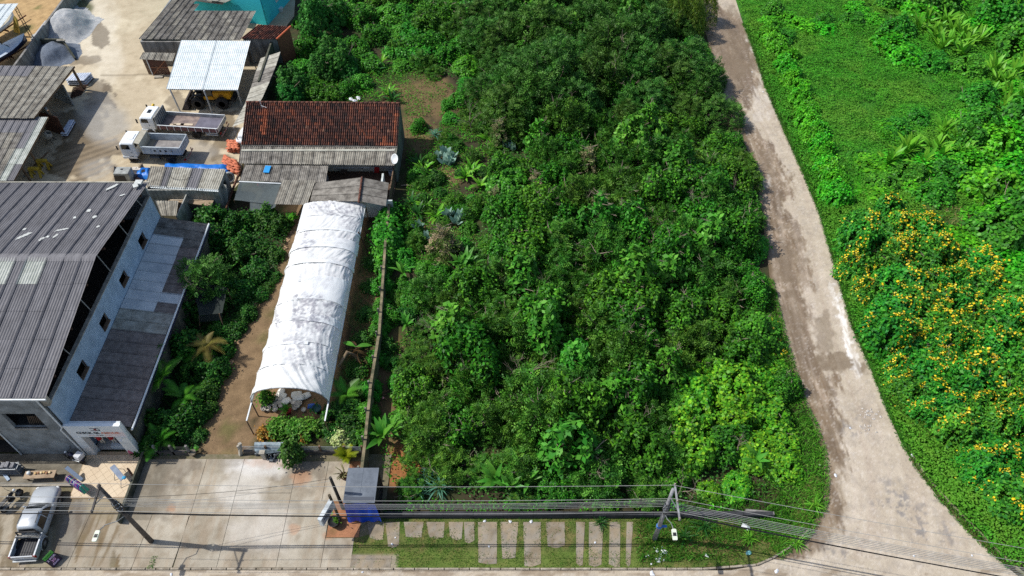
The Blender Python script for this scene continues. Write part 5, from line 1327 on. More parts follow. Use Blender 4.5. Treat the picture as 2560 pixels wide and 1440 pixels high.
for k in range(9): MB().box(-2.5, -.7 + k * .17, .57, -1.0, -.64 + k * .17, .59).build('liner_rib', blackm, pk, world=False)
MB().box(-2.72, -.8, .38, -2.55, .8, .5).build('rear_bumper', steel, pk, world=False, bevel=.03)
rbm = MB()
for s in (-1, 1): rbm.path([(-1.08, s * .74, 1.02), (-1.08, s * .66, 1.5)], .05, 8)
rbm.path([(-1.08, -.66, 1.5), (-1.08, .66, 1.5)], .05, 8).build('roll_bar', blackm, pk, world=False)
for s in (-1, 1): MB().bar((-.6, s * .6, 1.79), (.2, s * .56, 1.79), .03, .04).build('roof_rail', blackm, pk, world=False)
rope = MB()
for k in range(3): rope.path([(-1.35 + k * .12, -.78, 1.1), (-1.3 + k * .1, -.2, 1.16 + .05 * k), (-1.28 + k * .08, .5, 1.1), (-1.25, .8, 1.08)], .05, 6)
tag(rope.build('rolled_tarp', M('pale_tarp', S(170, 168, 160), S(96, 94, 90), 6, .9), None, world=False), 'rolled pale tarpaulin laid across the bed of the silver pickup', 'tarpaulin')
place(pk, P(118, 1228, .8), P(62, 1380, .8))
ro = bpy.data.objects['rolled_tarp']; ro.location = pk.location; ro.rotation_euler = pk.rotation_euler
# ---- motorcycles
def moto(label, loc, rz, tank, lean=.1, box=None):
    t = thing('motorcycle', label, 'motorcycle', loc, rz); t.rotation_euler = (lean, 0, rz)
    wheel(t, .65, 0, .3, .1, rimg, hub=.72); wheel(t, -.62, 0, .3, .12, rimg, hub=.72)
    MB().path([(.65, .06, .3), (.5, .06, .75), (.42, .0, .98)], .025, 6).path([(.65, -.06, .3), (.5, -.06, .75), (.42, 0, .98)], .025, 6).build('fork', steel, t, world=False)
    MB().ell((.18, 0, .82), (.32, .15, .14)).build('fuel_tank', tank, t, world=False, smooth=True)
    MB().loft([ring(-.75, .0, .13, .76, .1), ring(-.72, -.02, .14, .84, .1)]).build('seat', blackm, t, world=False)
    MB().box(-.15, -.13, .28, .3, .13, .6).build('engine', chass, t, world=False, bevel=.05)
    MB().path([(.38, -.36, 1.02), (.42, -.1, 1.0), (.42, .1, 1.0), (.38, .36, 1.02)], .02, 6).build('handlebar', blackm, t, world=False)
    MB().ell((.6, 0, .88), (.1, .1, .1)).build('headlight', whl, t, world=False, smooth=True)
    MB().path([(-.62, 0, .62), (-.8, 0, .66), (-.9, 0, .58)], [.1, .09, .04], 6).build('rear_mudguard', tank, t, world=False); MB().path([(.9, 0, .5), (.72, 0, .64), (.5, 0, .6)], [.05, .08, .05], 6).build('front_mudguard', tank, t, world=False)
    for s in (-1, 1): MB().tube((-.55, s * .12, .4), (.1, s * .14, .35), .04).build('exhaust', steel, t, world=False)
    for s in (-1, 1): MB().tube((.4, s * .3, 1.02), (.36, s * .34, 1.22), .01).ell((.36, s * .35, 1.24), (.02, .06, .04)).build('mirror', blackm, t, world=False)
    if box: MB().box(-.95, -.25, .86, -.45, .25, 1.3).build('cargo_box', box, t, world=False, bevel=.03)
    return t
moto('dark motorcycle with white cargo box parked at the foot of the warehouse wall', P(190, 1152, .25) + V((0, 0, .16)) - V((0, 0, .25)), R(160), M('navy_paint', S(28, 32, 60), rough=.3), .12, M('box_white', S(206, 208, 212), rough=.5))
moto('black motorcycle leaning beside the silver pickup', P(36, 1258, .1), R(66), M('black_paint', S(20, 20, 22), rough=.25), -.12)

# ================================================================== boatyard corner
hulln = M('navy_hull', S(30, 36, 62), S(24, 28, 50), 1, .35); hullw = M('white_gelcoat', S(210, 220, 230), S(188, 200, 214), 1, .3)
def boat(label, loc, rz, L_=7.5, W_=2.4, deck=hullw, hull=hulln, trailer=True):
    t = thing('boat', label, 'boat', loc, rz)
    secs = []; dsec = []
    for k, x in enumerate(np.linspace(-1, 1, 9)):
        f = (1 - max(0, x) ** 2.2) ** .75 if x < .999 else .03; f = max(f, .04); xx = x * L_ / 2; sh = 1.55 + .35 * max(0, x) ** 2
        hw_ = W_ / 2 * f * (1 if x > -.6 else .94)
        secs.append([V((xx, -hw_, sh)), V((xx, -hw_ * .85, sh - .5)), V((xx, -hw_ * .4, .75 + .3 * max(0, x) ** 3)), V((xx, 0, .62 + .5 * max(0, x) ** 3)), V((xx, hw_ * .4, .75 + .3 * max(0, x) ** 3)), V((xx, hw_ * .85, sh - .5)), V((xx, hw_, sh))])
        dsec.append([V((xx, -hw_ * 1.02, sh)), V((xx, -hw_ * .7, sh + .1)), V((xx, 0, sh + .14)), V((xx, hw_ * .7, sh + .1)), V((xx, hw_ * 1.02, sh))])
    MB().loft(secs).build('hull', hull, t, world=False, smooth=True)
    MB().loft(dsec).build('deck', deck, t, world=False)
    MB().loft([ring(-1.2, 1.2, .7, 1.65, .4), ring(-1.1, .9, .6, 2.1, .4), ring(-1.0, .6, .5, 2.2, .4)]).build('cabin', deck, t, world=False)
    MB().extr([V((1.18, -.5, 1.76)), V((1.18, .5, 1.76)), V((.86, .42, 2.1)), V((.86, -.42, 2.1))], (.03, 0, .02)).build('windscreen', glassd, t, world=False)
    MB().box(-3.2, -.8, 1.6, -1.5, .8, 1.72).build('cockpit', M('cockpit_grey', S(150, 150, 146)), t, world=False)
    if trailer:
        MB().bar((-2.5, 0, .45), (4.6, 0, .5), .12, .12).bar((-1.5, -1, .5), (-1.5, 1, .5), .1, .1).bar((.8, -.8, .5), (.8, .8, .5), .1, .2).build('trailer_frame', rustm, t, world=False)
        for s in (-1, 1): wheel(t, -1.5, s * 1.1, .32, .2, rimg)
    return t
b1 = boat('white motorboat with navy hull on a trailer beside the yard wall', P(14, 158), R(62))
b2 = boat('beige cabin boat with dark cover standing behind the navy hulled boat', P(2, 92), R(70), 6.2, 2.2, M('beige_deck', S(196, 190, 170)), hullw)
bsh = thing('boat_shelter', 'white sheet roof on lattice steel posts over the boatyard', 'shelter', P(10, 120))
sheets(bsh, P(-90, 14, 4.6), P(47, 9, 4.6), P(0, 72, 4.4), P(-150, 80, 4.4), 8, 2, mt_white, wave=.22, amp=.03, seed=81)
for b, t in [((80, 94), (43, 20)), ((24, 150), (2, 108))]:
    pb, pt_ = P(*b), P(*t, 4.5); m_ = MB()
    pt_ = V((pb.x, pb.y, 4.4))
    for o_ in (-.18, .18): m_.tube(pb + V((o_, 0, 0)), pt_ + V((o_, 0, 0)), .045, n=6)
    for k in range(11): z = .2 + k * .38; m_.tube(pb + V((-.18 if k % 2 else .18, 0, z)), pb + V((.18 if k % 2 else -.18, 0, z + .38)), .025, n=5)
    m_.build('lattice_post', blackm, bsh)
    MB().bar(pt_, pt_ + V((-2.6, 0, .1)), .08, .1).build('lattice_beam', blackm, bsh)
tag(MB().extr([P(34, 80, .8), P(47, 84, .4), P(40, 50, 2.3), P(33, 42, 2.6)], (.1, .2, 0)).build('yellow_board', M('ochre_board', S(176, 156, 74), S(150, 130, 60), 2, .8)), 'tall ochre board standing upright by the boats', 'board')

# ================================================================== bags, bricks, tarps in the yard
bagm = M('bag_white', S(208, 214, 222), S(150, 162, 184), 3.5, .6, rand=.08)
bag_me = sack_mesh().build('bag_proto', bagm, world=False, smooth=True); bag_data = bag_me.data; bpy.data.objects.remove(bag_me)
def bag_stack(label, quad, z, nu, nv, nz, sc_=.62):
    A, B, C, D = [P(u, v) for u, v in quad]; t = thing('bag_stack', label, 'bag stack', (A + B + C + D) / 4); rr = random.Random(nu); off = rootloc(t)
    cz = z / nz
    for k in range(nz):
        for j in range(nv):
            for i in range(nu):
                if k < nz - 1 and 0 < i < nu - 1 and 0 < j < nv - 1: continue
                s, w = (i + .5) / nu, (j + .5) / nv; q = (A * (1 - s) + B * s) * (1 - w) + (D * (1 - s) + C * s) * w
                o = link(bpy.data.objects.new('bag', bag_data), t); o.location = q - off + V((0, 0, k * cz + .1)); o.rotation_euler = (0, 0, R(90) + rr.uniform(-.15, .15)); o.scale = (sc_, sc_, sc_ * 1.1)
    MB().box(-.1, -.1, 0, .1, .1, .05).build('pallet_block', wood, t, world=False)
    pm = MB().extr([q + V((0, 0, .0)) for q in (A, B, C, D)], (0, 0, .1)); pm.build('pallet', woodd, t)
bag_stack('wide stack of white bags on a pallet beside the shed post', [(172, 214), (218, 214), (236, 196), (188, 198)], .8, 8, 6, 3, .6)
bag_stack('small stack of white bags on the wet yard by the brown boards', [(156, 342), (170, 343), (190, 308), (178, 308)], .5, 3, 7, 2, .55)
tm_ = thing('timber_pile', 'pile of dark poles stacked beneath the bags at the shed edge', 'timber pile', P(205, 235))
for k in range(9): MB().tube(P(174 + k, 246 - k * 3.3, .1 + .06 * (k % 3)), P(204 + k * 2, 236 - k * 3, .1 + .06 * (k % 3)), .06, n=6).build('pole', woodd, tm_)
claystk = M('fresh_clay', S(206, 124, 92), S(178, 98, 70), 3, .85, rand=.14)
tile_me = None
def clay_pile(label, pts, nlayers, seed):
    global tile_me
    t = thing('tile_pile', label, 'tile pile', pts[0]); rr = random.Random(seed); off = rootloc(t)
    for p in pts:
        for k in range(nlayers):
            if tile_me is None:
                mb = MB(); secs = []
                for y in (-.22, .22): secs.append([V((.1 * math.cos(a), y, .07 * math.sin(a))) for a in np.linspace(0, math.pi, 6)] + [V((.08 * math.cos(a), y, .05 * math.sin(a))) for a in np.linspace(math.pi, 0, 6)])
                o = mb.loft(secs).build('tile', claystk, t, world=False, smooth=True); tile_me = o.data
            else: o = link(bpy.data.objects.new('tile', tile_me), t)
            o.location = V(p) - off + V((rr.uniform(-.08, .08), rr.uniform(-.08, .08), .07 + k * .11)); o.rotation_euler = (rr.uniform(-.15, .15), rr.uniform(-.15, .15), R(60) + rr.uniform(-.35, .35)); o.scale = (1.5, 1.4, 1.3)
rt = random.Random(2)
clay_pile('neat orange clay tile pile beside the tiled house corner', [P(577 + (k % 3) * 9, 362 + (k // 3) * 6) for k in range(12)], 5, 3)
clay_pile('toppled orange clay tile pile at the end of the blue tarpaulin', [P(566 + (k % 5) * 7, 400 + (k // 5) * 6 + (k % 5) * 3) for k in range(25)], 4, 4)
tarpm = M('blue_tarp', S(16, 118, 206), S(10, 92, 180), 1.6, .45, spec=.5)
def lump(name, pts, hgt, mat, seed, label, cat, nu=44, nv=10):
    A, B, C, D = [P(u, v) for u, v in pts]; VV = []
    for j in range(nv + 1):
        for i in range(nu + 1):
            s, t = i / nu, j / nv; q = (A * (1 - s) + B * s) * (1 - t) + (D * (1 - s) + C * s) * t
            e = min(1, min(s, 1 - s) * 9, min(t, 1 - t) * 4); e = e ** .6
            h = hgt * (.55 + .6 * float(fbm(np.array([s * 6.]), np.array([t * 2.]), 3, seed)[0])) * e + .06 * float(fbm(np.array([s * 30.]), np.array([t * 9.]), 2, seed + 1)[0])
            VV.append((q.x, q.y, max(h, .0)))
    FF = [(j * (nu + 1) + i, j * (nu + 1) + i + 1, (j + 1) * (nu + 1) + i + 1, (j + 1) * (nu + 1) + i) for j in range(nv) for i in range(nu)]
    return tag(np_mesh(name, VV, FF, mat, None, smooth=True), label, cat)
lump('blue_tarpaulin', [(406, 436), (574, 442), (580, 418), (412, 414)], .75, tarpm, 5, 'long bright blue tarpaulin tied over stacked goods behind the striped shed', 'tarpaulin')
lump('blue_tarpaulin', [(340, 448), (376, 450), (380, 422), (348, 420)], .5, tarpm, 9, 'small crumpled blue tarpaulin beside the grey cabinet', 'tarpaulin', 20, 10)
for u in (455, 487, 517, 545):
    tag(MB().path([P(u, 440, .2), P(u + 2, 430, .72), P(u + 3, 421, .7), P(u + 3, 415, .12)], .03, 5).build('tie_rope', blackm), 'dark rope tied over the long blue tarpaulin', 'rope', 'ropes over the blue tarpaulin')
cbx = thing('old_cabinet', 'grey steel cabinet with dark open front standing in the yard', 'cabinet', P(318, 452))
MB().box(-.75, -.5, 0, .75, .6, 1.35).build('casing', M('cabinet_grey', S(168, 172, 168), S(130, 132, 128), 2, .6), cbx, world=False, bevel=.03)
MB().box(-.2, .1, 1.35, .05, .3, 1.37).build('lid_slot', blackm, cbx, world=False); MB().box(-.76, -.53, .1, .3, -.5, 1.1).build('dark_front', blackm, cbx, world=False)
lump('black_sheet', [(288, 456), (322, 458), (318, 430), (290, 424)], 1.0, M('black_film', S(26, 26, 30), rough=.4), 11, 'black plastic sheet bundled against the grey cabinet', 'plastic sheet', 14, 10)
junk = [(345, 430, .9, .5, .5, S(206, 200, 190)), (352, 440, .7, .4, .35, S(120, 84, 70)), (340, 445, .5, .5, .4, S(96, 88, 92)), (356, 424, .6, .2, .6, S(150, 132, 110)), (362, 436, .4, .4, .5, S(40, 40, 44)), (348, 455, .9, .5, .3, S(130, 96, 84))]
for i, (u, v, a, b, h, c) in enumerate(junk):
    mb = MB().obox((0, 0, h / 2), (a, b, h), i * .5); mb.box(-.02, -b * .3, h, .02, b * .3, h + .03)
    o = mb.build('scrap_box', M('junk%d' % i, c, tuple(x * .7 for x in c), 4, .8), None, world=False, bevel=.02); o.location = P(u, v)
    tag(o, ['pale cardboard box', 'brown wooden box', 'mauve grey box', 'tall tan box', 'small black box', 'low reddish box'][i] + ' in the scrap heap between cabinet and blue tarpaulin', 'box')
logq = tag(MB().path([P(602, 424, .2), P(585, 465, .5), P(566, 520, .9)], [.13, .12, .1], 8).build('timber_log', M('bark_log', S(112, 76, 56), S(76, 52, 40), 3, .95), smooth=True), 'long reddish log leaning beside the striped shed', 'log')
tk = thing('concrete_ring', 'grey concrete ring leaning beside the striped shed door', 'ring', P(574, 447, .4))
MB().lathe([(.42, -.18), (.55, -.18), (.55, .18), (.42, .18), (.42, -.18)], 18, (0, 0, .2), Matrix.Rotation(R(70), 3, 'X') @ Matrix.Rotation(R(20), 3, 'Y')).build('ring_body', M('ring_grey', S(150, 154, 154), rough=.8), tk, world=False, smooth=True)
# white car half hidden by the house
car = thing('parked_car', 'white car standing under the side lean-to behind the clay tiles', 'car', P(622, 344), R(80)); car.scale = (.85, .85, .85)
MB().loft([ring(-1.9, 1.9, .7, .35, .3), ring(-1.95, 1.95, .82, .6, .4), ring(-1.9, 1.9, .8, .85, .4), ring(-1.8, 1.7, .7, .95, .4)]).build('body', carw, car, world=False, smooth=True)
MB().loft([ring(-1.5, .9, .7, .93, .3), ring(-1.2, .5, .6, 1.3, .3), ring(-1.0, .2, .5, 1.42, .3)]).build('cabin', carw, car, world=False, smooth=True)
MB().face([V((.92, -.55, 1.0)), V((.92, .55, 1.0)), V((.5, .5, 1.33)), V((.5, -.5, 1.33))]).build('windscreen', glassd, car, world=False)
for x in (-1.2, 1.2):
    for s in (-1, 1): wheel(car, x, s * .72, .3, .2, rimg)
# clutter in the open sheds
yfr = M('yellow_frame', S(196, 168, 50), S(150, 126, 40), 4, .7)
for i, (u, v) in enumerate([(95, 440), (115, 420)]):
    t = thing('yellow_trestle', 'yellow painted trestle at the edge of the lower shed, ' + ('beside the warehouse gutter' if i == 0 else 'next to the piled timber'), 'trestle', P(u, v))
    MB().box(-.5, -.16, .85, .5, .16, 1.1).build('beam', yfr, t, world=False)
    for sx in (-.45, .45):
        for sy in (-.3, .3): MB().bar((sx, sy, 0), (sx, 0, .92), .22, .1).build('leg', yfr, t, world=False)
ptim = thing('stacked_frames', 'grey stacked timber frames stored under the lower shed', 'timber stack', P(70, 425))
for k in range(8): MB().bar(P(58 + k * 4, 442 - k * 4, .15 + .18 * (k % 4)), P(92 + k * 4, 408 - k * 4, .15 + .18 * (k % 4)), .14, .1).build('frame_bar', wood if k % 2 else steel, ptim)
mx = thing('cement_mixer', 'small white cement mixer by the brown boards of the lower shed', 'mixer', P(128, 355))
MB().lathe([(.1, -.4), (.42, -.2), (.45, .15), (.28, .5), (.24, .5), (.38, .12), (.3, -.2), (.001, -.3)], 14, (0, 0, .85), Matrix.Rotation(R(35), 3, 'Y')).build('drum', M('mixer_white', S(176, 176, 168), S(130, 126, 118), 4, .7), mx, world=False, smooth=True)
for s in (-1, 1): MB().bar((-.4, s * .4, 0), (0, s * .1, .8), .06, .06).bar((.4, s * .4, 0), (0, s * .1, .8), .06, .06).build('leg', chass, mx, world=False)

# ================================================================== forecourt furniture
sw = thing('sandwich_board', 'folding advertising board with green header and purple face near the pickup tail', 'sign', P(136, 1402), R(-28))
for s in (-1, 1):
    tl = Matrix.Rotation(s * R(22), 3, 'Y')
    pn = MB(); pn.obox(tl @ V((0, 0, -.55)) + V((0, 0, 1.1)), (.04, .75, 1.1), 0, tl); pno = pn.build('panel', M('board_frame', S(26, 26, 28)), sw, world=False)
    MB().obox(tl @ V((-s * -.024 if s < 0 else -.024, 0, -.14)) + V((0, 0, 1.1)), (.012, .7, .26), 0, tl).build('header', M('green_header', S(86, 170, 70)), pno, world=False)
tl = Matrix.Rotation(R(-22), 3, 'Y')
MB().obox(tl @ V((.026, 0, -.13)) + V((0, 0, 1.1)), (.012, .7, .26), 0, tl).build('header', M('green_header', S(86, 170, 70)), sw, world=False)
MB().obox(tl @ V((.026, 0, -.68)) + V((0, 0, 1.1)), (.012, .7, .8), 0, tl).build('poster', M('purple_poster', S(52, 34, 66), S(40, 26, 52), 6, .5), sw, world=False)
for k, (tx, sz, c) in enumerate([('2 POR', .22, S(226, 206, 226)), ('30', .3, S(232, 170, 208)), ('REAIS', .18, S(220, 190, 220))]):
    q = tl @ V((.036, 0, -.42 - k * .24)) + V((0, 0, 1.1)); text_part('lettering', tx, sz, M('poster_ink%d' % k, c), sw, q, ((tl @ Matrix.Rotation(R(90), 3, 'Z') @ Matrix.Rotation(R(90), 3, 'X')).to_euler()), bold=.008)
for k in range(4): q = tl @ V((.036, -.2 + .13 * k, -.14)) + V((0, 0, 1.1)); MB().obox(q, (.006, .09, .05), 0, tl).build('header_mark', M('header_ink', S(40, 90, 36)), sw, world=False)
cr = thing('clothes_rack', 'wheeled clothes rack with pink and blue garments beside the pickup bonnet', 'clothes rack', P(180, 1232, .1))
rA_, rB_ = P(176, 1178, 1.7), P(192, 1212, 1.7)
ra_, rb_ = P(165, 1190, 1.65), P(203, 1215, 1.65)
for p in (ra_, rb_):
    MB().tube(V((p.x, p.y, .1)), p, .025).build('upright', steel, cr); MB().bar(V((p.x, p.y - .35, .12)), V((p.x, p.y + .35, .12)), .04, .04).build('foot', steel, cr)
MB().tube(ra_, rb_, .025).build('rail', steel, cr); MB().tube(V((ra_.x, ra_.y, .3)), V((rb_.x, rb_.y, .3)), .02).build('lower_rail', steel, cr)
gcol = [S(196, 110, 170), S(70, 110, 190), S(130, 60, 130), S(70, 170, 150), S(224, 140, 180), S(60, 70, 150), S(220, 220, 226), S(150, 90, 190)]
for k in range(12):
    p = ra_.lerp(rb_, (k + .5) / 12); dr = (rb_ - ra_).normalized(); pr = V((-dr.y, dr.x, 0)); c = gcol[k % 8]
    g_ = MB(); secs = []
    for w, z in ((.03, -.02), (.2, -.12), (.19, -.4), (.22, -.75), (.24, -1.0)):
        q = p + V((0, 0, z)); secs.append([q + pr * w * math.cos(a) + dr * .035 * math.sin(a) for a in [2 * math.pi * j / 8 for j in range(8)]])
    g_.loft(secs).build('garment', M('garment%d' % (k % 8), c, tuple(x * .75 for x in c), 6, .9), cr, smooth=True)
bn = thing('display_bench', 'low plywood bench with white ball and wares at the patio edge', 'bench', P(110, 1196, .1))
MB().obox((0, 0, .62), (2.2, .6, .06), .05).build('top', plym, bn, world=False)
for sx in (-.95, .95):
    for sy in (-.2, .2): MB().box(sx - .04, sy - .04, 0, sx + .04, sy + .04, .6).build('leg', wood, bn, world=False)
q = rootloc(bn)
tag(MB().ell(q + V((-.75, .05, .78)), (.15, .15, .13), 14, 8).build('white_ball', whitep, smooth=True), 'white ball on the plywood display bench', 'ball')
rw_ = random.Random(5)
for k in range(6):
    o = MB().lathe([(.04, 0), (.1, .06), (.08, .12), (.001, .1)], 9).build('ware_bowl', M('ware%d' % (k % 3), [S(190, 160, 110), S(150, 110, 80), S(210, 190, 150)][k % 3]), None, world=False, smooth=True); o.location = q + V((-.3 + k * .2, rw_.uniform(-.12, .15), .65)); tag(o, 'small brownish bowl among the wares on the plywood bench', 'bowl', 'wares on the plywood bench')
ip = thing('folding_board', 'blue grey padded board on folding legs standing on the tiled terrace', 'ironing board', P(296, 1190, .21))
ia, ib = P(280, 1165, 1.1), P(308, 1198, 1.0)
MB().bar(ia, ib, .38, .07).build('board', M('board_blue', S(138, 150, 166), S(118, 128, 146), 3, .8), ip, bevel=.02)
for t in (.2, .8): c_ = ia.lerp(ib, t); MB().tube(c_, V((c_.x - .15, c_.y - .5, .21)), .02).tube(c_, V((c_.x + .2, c_.y + .4, .21)), .02).build('leg', steel, ip)
tag(MB().ell(ib + V((.1, .05, .14)), (.16, .14, .1)).build('blue_cloth', M('teal_cloth', S(70, 150, 190), rough=.9), smooth=True), 'small bundle of light blue cloth on the folding board', 'cloth')
tag(MB().bar(P(318, 1170, .9), P(336, 1196, .22), .12, .06).bar(P(322, 1172, .85), P(338, 1194, .22), .05, .05).build('leaning_plank', woodd), 'dark plank leaning at the edge of the tiled terrace', 'plank')
pr_ = thing('product_rack', 'low steel rack with grey boxes at the patio corner by the warehouse gate', 'rack', P(30, 1180, .16))
for k in range(3): MB().box(-1.0, -.3, .2 + k * .35, .9, .3, .24 + k * .35).build('shelf', steel, pr_, world=False)
for sx in (-.98, .88):
    for sy in (-.28, .28): MB().box(sx - .02, sy - .02, 0, sx + .02, sy + .02, 1.1).build('upright', steel, pr_, world=False)
for k in range(5): MB().box(-.9 + k * .34, -.22, .94, -.66 + k * .34, .2, 1.15 + .1 * (k % 2)).build('carton', M('carton_grey', S(140, 142, 146), S(100, 100, 106), 5, .8), pr_, world=False)
MB().bar(P(0, 1170, .2), P(24, 1202, .1), .2, .3).build('guard_rail', M('rail_blue', S(150, 168, 188), rough=.6), pr_)
sh = thing('shutter_post', 'pale painted post between the patio and the tiled terrace', 'post', P(196, 1190))
MB().bar(P(165, 1168, 1.2), P(205, 1200, .3), .25, .12).build('panel', M('rail_blue', S(150, 168, 188), rough=.6), sh)
# kiosk
ks = thing('covered_kiosk', 'black roofed kiosk wrapped in dark cloth with a blue tarpaulin front', 'kiosk', (-10.35, 22.55, 0))
KZ = 2.7
blk = M('black_canvas', S(44, 44, 48), S(32, 32, 36), 1.6, .7); gtop = M('grey_canvas', S(104, 112, 122), S(82, 90, 100), 1.4, .6, fine=.08)
MB().box(-11.35, 21.35, 0, -9.35, 23.8, KZ - .06).build('body', blk, ks)
for k in range(4):
    xa = -11.45 + k * .535; MB().box(xa, 21.28, KZ - .06 + .012 * (k % 2), xa + .55, 23.86, KZ + .012 * (k % 2)).build('roof_strip', gtop, ks)
for k in range(9): MB().box(-9.35, 21.4 + k * .27, .05, -9.31, 21.52 + k * .27, KZ - .1).build('side_pleat', blk, ks)
VV = []; n_ = 24
for j in range(9):
    for i in range(n_ + 1):
        s = i / n_; t = j / 8; VV.append((-11.4 + 2.1 * s + .25 * t * (s - .2), 21.3 - .28 * t - .06 * math.sin(s * 19) * t - .04 * math.sin(s * 7 + 1), KZ - .15 - t * (KZ - .35) * (1 - .05 * math.sin(s * 9))))
fr_ = np_mesh('front_sheet', [tuple(V(q) - rootloc(ks)) for q in VV], [(j * (n_ + 1) + i, j * (n_ + 1) + i + 1, (j + 1) * (n_ + 1) + i + 1, (j + 1) * (n_ + 1) + i) for j in range(8) for i in range(n_)], M('royal_tarp', S(14, 76, 190), S(8, 56, 160), 2, .5), ks, smooth=True)
MB().box(-11.4, 21.4, KZ + .014, -9.4, 21.7, KZ + .03).build('roof_patch', M('dark_patch', S(72, 78, 88), rough=.7), ks)
# light-box sign
ls = thing('light_box_sign', 'white light box sign hung beside the black kiosk, seen edge on', 'sign', P(840, 1300))
n0, n1 = P(793, 1298, 3.3), P(823, 1247, 3.3); dn = (n1 - n0).normalized(); pn = V((dn.y, -dn.x, 0)) * .28
MB().extr([n0, n1, n1 + pn, n0 + pn], (0, 0, -.95)).build('case', M('box_case', S(206, 212, 214), S(180, 188, 192), 1.5, .5), ls)
fpts = [n0 + pn * 1.02 + dn * .1 + V((0, 0, -.08)), n1 + pn * 1.02 - dn * .1 + V((0, 0, -.08)), n1 + pn * 1.02 - dn * .1 + V((0, 0, -.88)), n0 + pn * 1.02 + dn * .1 + V((0, 0, -.88))]
MB().extr(fpts, pn * .03).build('sign_face', M('sign_face_grey', S(132, 142, 156), S(116, 128, 142), 2, .5), ls)
for k, (a0, a1, z) in enumerate([(.15, .75, -.36), (.3, .8, -.58)]):
    MB().bar(n0.lerp(n1, a0) + pn * 1.07 + V((0, 0, z)), n0.lerp(n1, a1) + pn * 1.07 + V((0, 0, z)), .012, .1).build('sign_print', M('sign_print', S(52, 56, 64)), ls)
pb = P(850, 1300)
MB().tube(pb, V((pb.x, pb.y, 4.0)), .1).build('post', M('post_brown', S(86, 76, 58), S(60, 54, 42), 3, .95), ls); MB().bar(n1 + V((0, 0, -.1)), V((pb.x, pb.y, 3.2)), .06, .06).build('bracket', steel, ls)
sp = tag(MB().tube(P(858, 1272), V((P(858, 1272).x, P(858, 1272).y, 4.9)), .13, .1).build('service_pole', M('black_pole', S(44, 44, 46), S(66, 64, 60), 3, .8)), 'short dark service pole beside the black kiosk', 'pole')
gs = thing('gate_post', 'small grey concrete gate post standing by the scrap metal', 'post', P(664, 1148))
MB().box(-.14, -.12, 0, .14, .12, 1.1).build('shaft', concrete, gs, world=False); MB().box(-.2, -.16, 1.0, .2, .16, 1.12).build('cap', concrete, gs, world=False)
scm = M('scrap_metal', S(110, 118, 124), S(56, 58, 62), 5, .5, metal=.3)
for i, (u, v, a) in enumerate([(648, 1135, .3), (672, 1134, 1.2), (690, 1142, .7), (652, 1118, 2.), (682, 1150, 1.5)]):
    mb = MB(); rr = random.Random(i)
    for k in range(5): mb.bar((rr.uniform(-.4, .4), rr.uniform(-.3, .3), .05 + .1 * k), (rr.uniform(-.4, .4), rr.uniform(-.3, .3), .1 + .1 * k), .05, .09)
    mb.obox((0, 0, .2), (.5, .3, .3), a); o = mb.build('scrap_metal', scm, None, world=False); o.location = P(u, v); tag(o, 'twisted grey scrap metal piece by the garden fence pier', 'scrap', 'scrap by the garden gate')
br_ = tag(MB().loft([[V((-1.1, -.1, 1.1)), V((1.1, -.1, 1.1)), V((1.1, .1, 1.15)), V((-1.1, .1, 1.15))], [V((-1.05, -.45, .8)), V((1.15, -.3, .85)), V((1.15, -.2, .9)), V((-1.05, -.35, .86))], [V((-.8, -.55, .45)), V((1.0, -.4, .6)), V((1.0, -.32, .62)), V((-.8, -.45, .5))]]).build('car_bumper', M('bumper_silver', S(150, 166, 174), S(90, 104, 112), 3, .35), None, world=False), 'silver car bumper hung on the garden fence rails', 'bumper')
br_.location = P(683, 1124) + V((0, -.1, 0))
# porch furniture
for i, (u, v, c, l) in enumerate([(908, 425, S(40, 40, 44), 'black plastic tub on the porch behind the small outbuilding'), (930, 428, S(190, 186, 176), 'pale plastic stool on the porch beside the red sheet'), (968, 425, S(150, 130, 130), 'mauve crate against the porch fence'), (979, 438, S(196, 204, 210), 'white basin on the porch fence corner'), (860, 436, S(90, 76, 66), 'brown bench board on the shaded porch floor')]):
    mb = MB().lathe([(.22, 0), (.3, .45), (.27, .46), (.22, .1), (.001, .08)], 12) if i in (0, 3) else MB().box(-.3, -.25, .3, .3, .25, .38).box(-.28, -.23, 0, -.2, -.15, .3).box(.2, -.23, 0, .28, -.15, .3).box(-.28, .15, 0, -.2, .23, .3).box(.2, .15, 0, .28, .23, .3)
    o = mb.build(['plastic_tub', 'stool', 'crate', 'basin', 'bench'][i], M('porch%d' % i, c), None, world=False); o.location = P(u, v) + V((0, 0, .06)); tag(o, l, ['tub', 'stool', 'crate', 'basin', 'bench'][i])
tag(MB().obox(P(942, 425, .7), (.5, .08, 1.2), 0, Matrix.Rotation(.4, 3, 'X') @ Matrix.Rotation(.2, 3, 'Y')).build('red_sheet', redc), 'red sheet hanging to dry on the porch', 'cloth')
tag(MB().ell(P(655, 462, .5), (.5, .2, .35)).build('red_bundle', redc, smooth=True), 'red bundle in the shadow under the lean-to gutter', 'bundle')

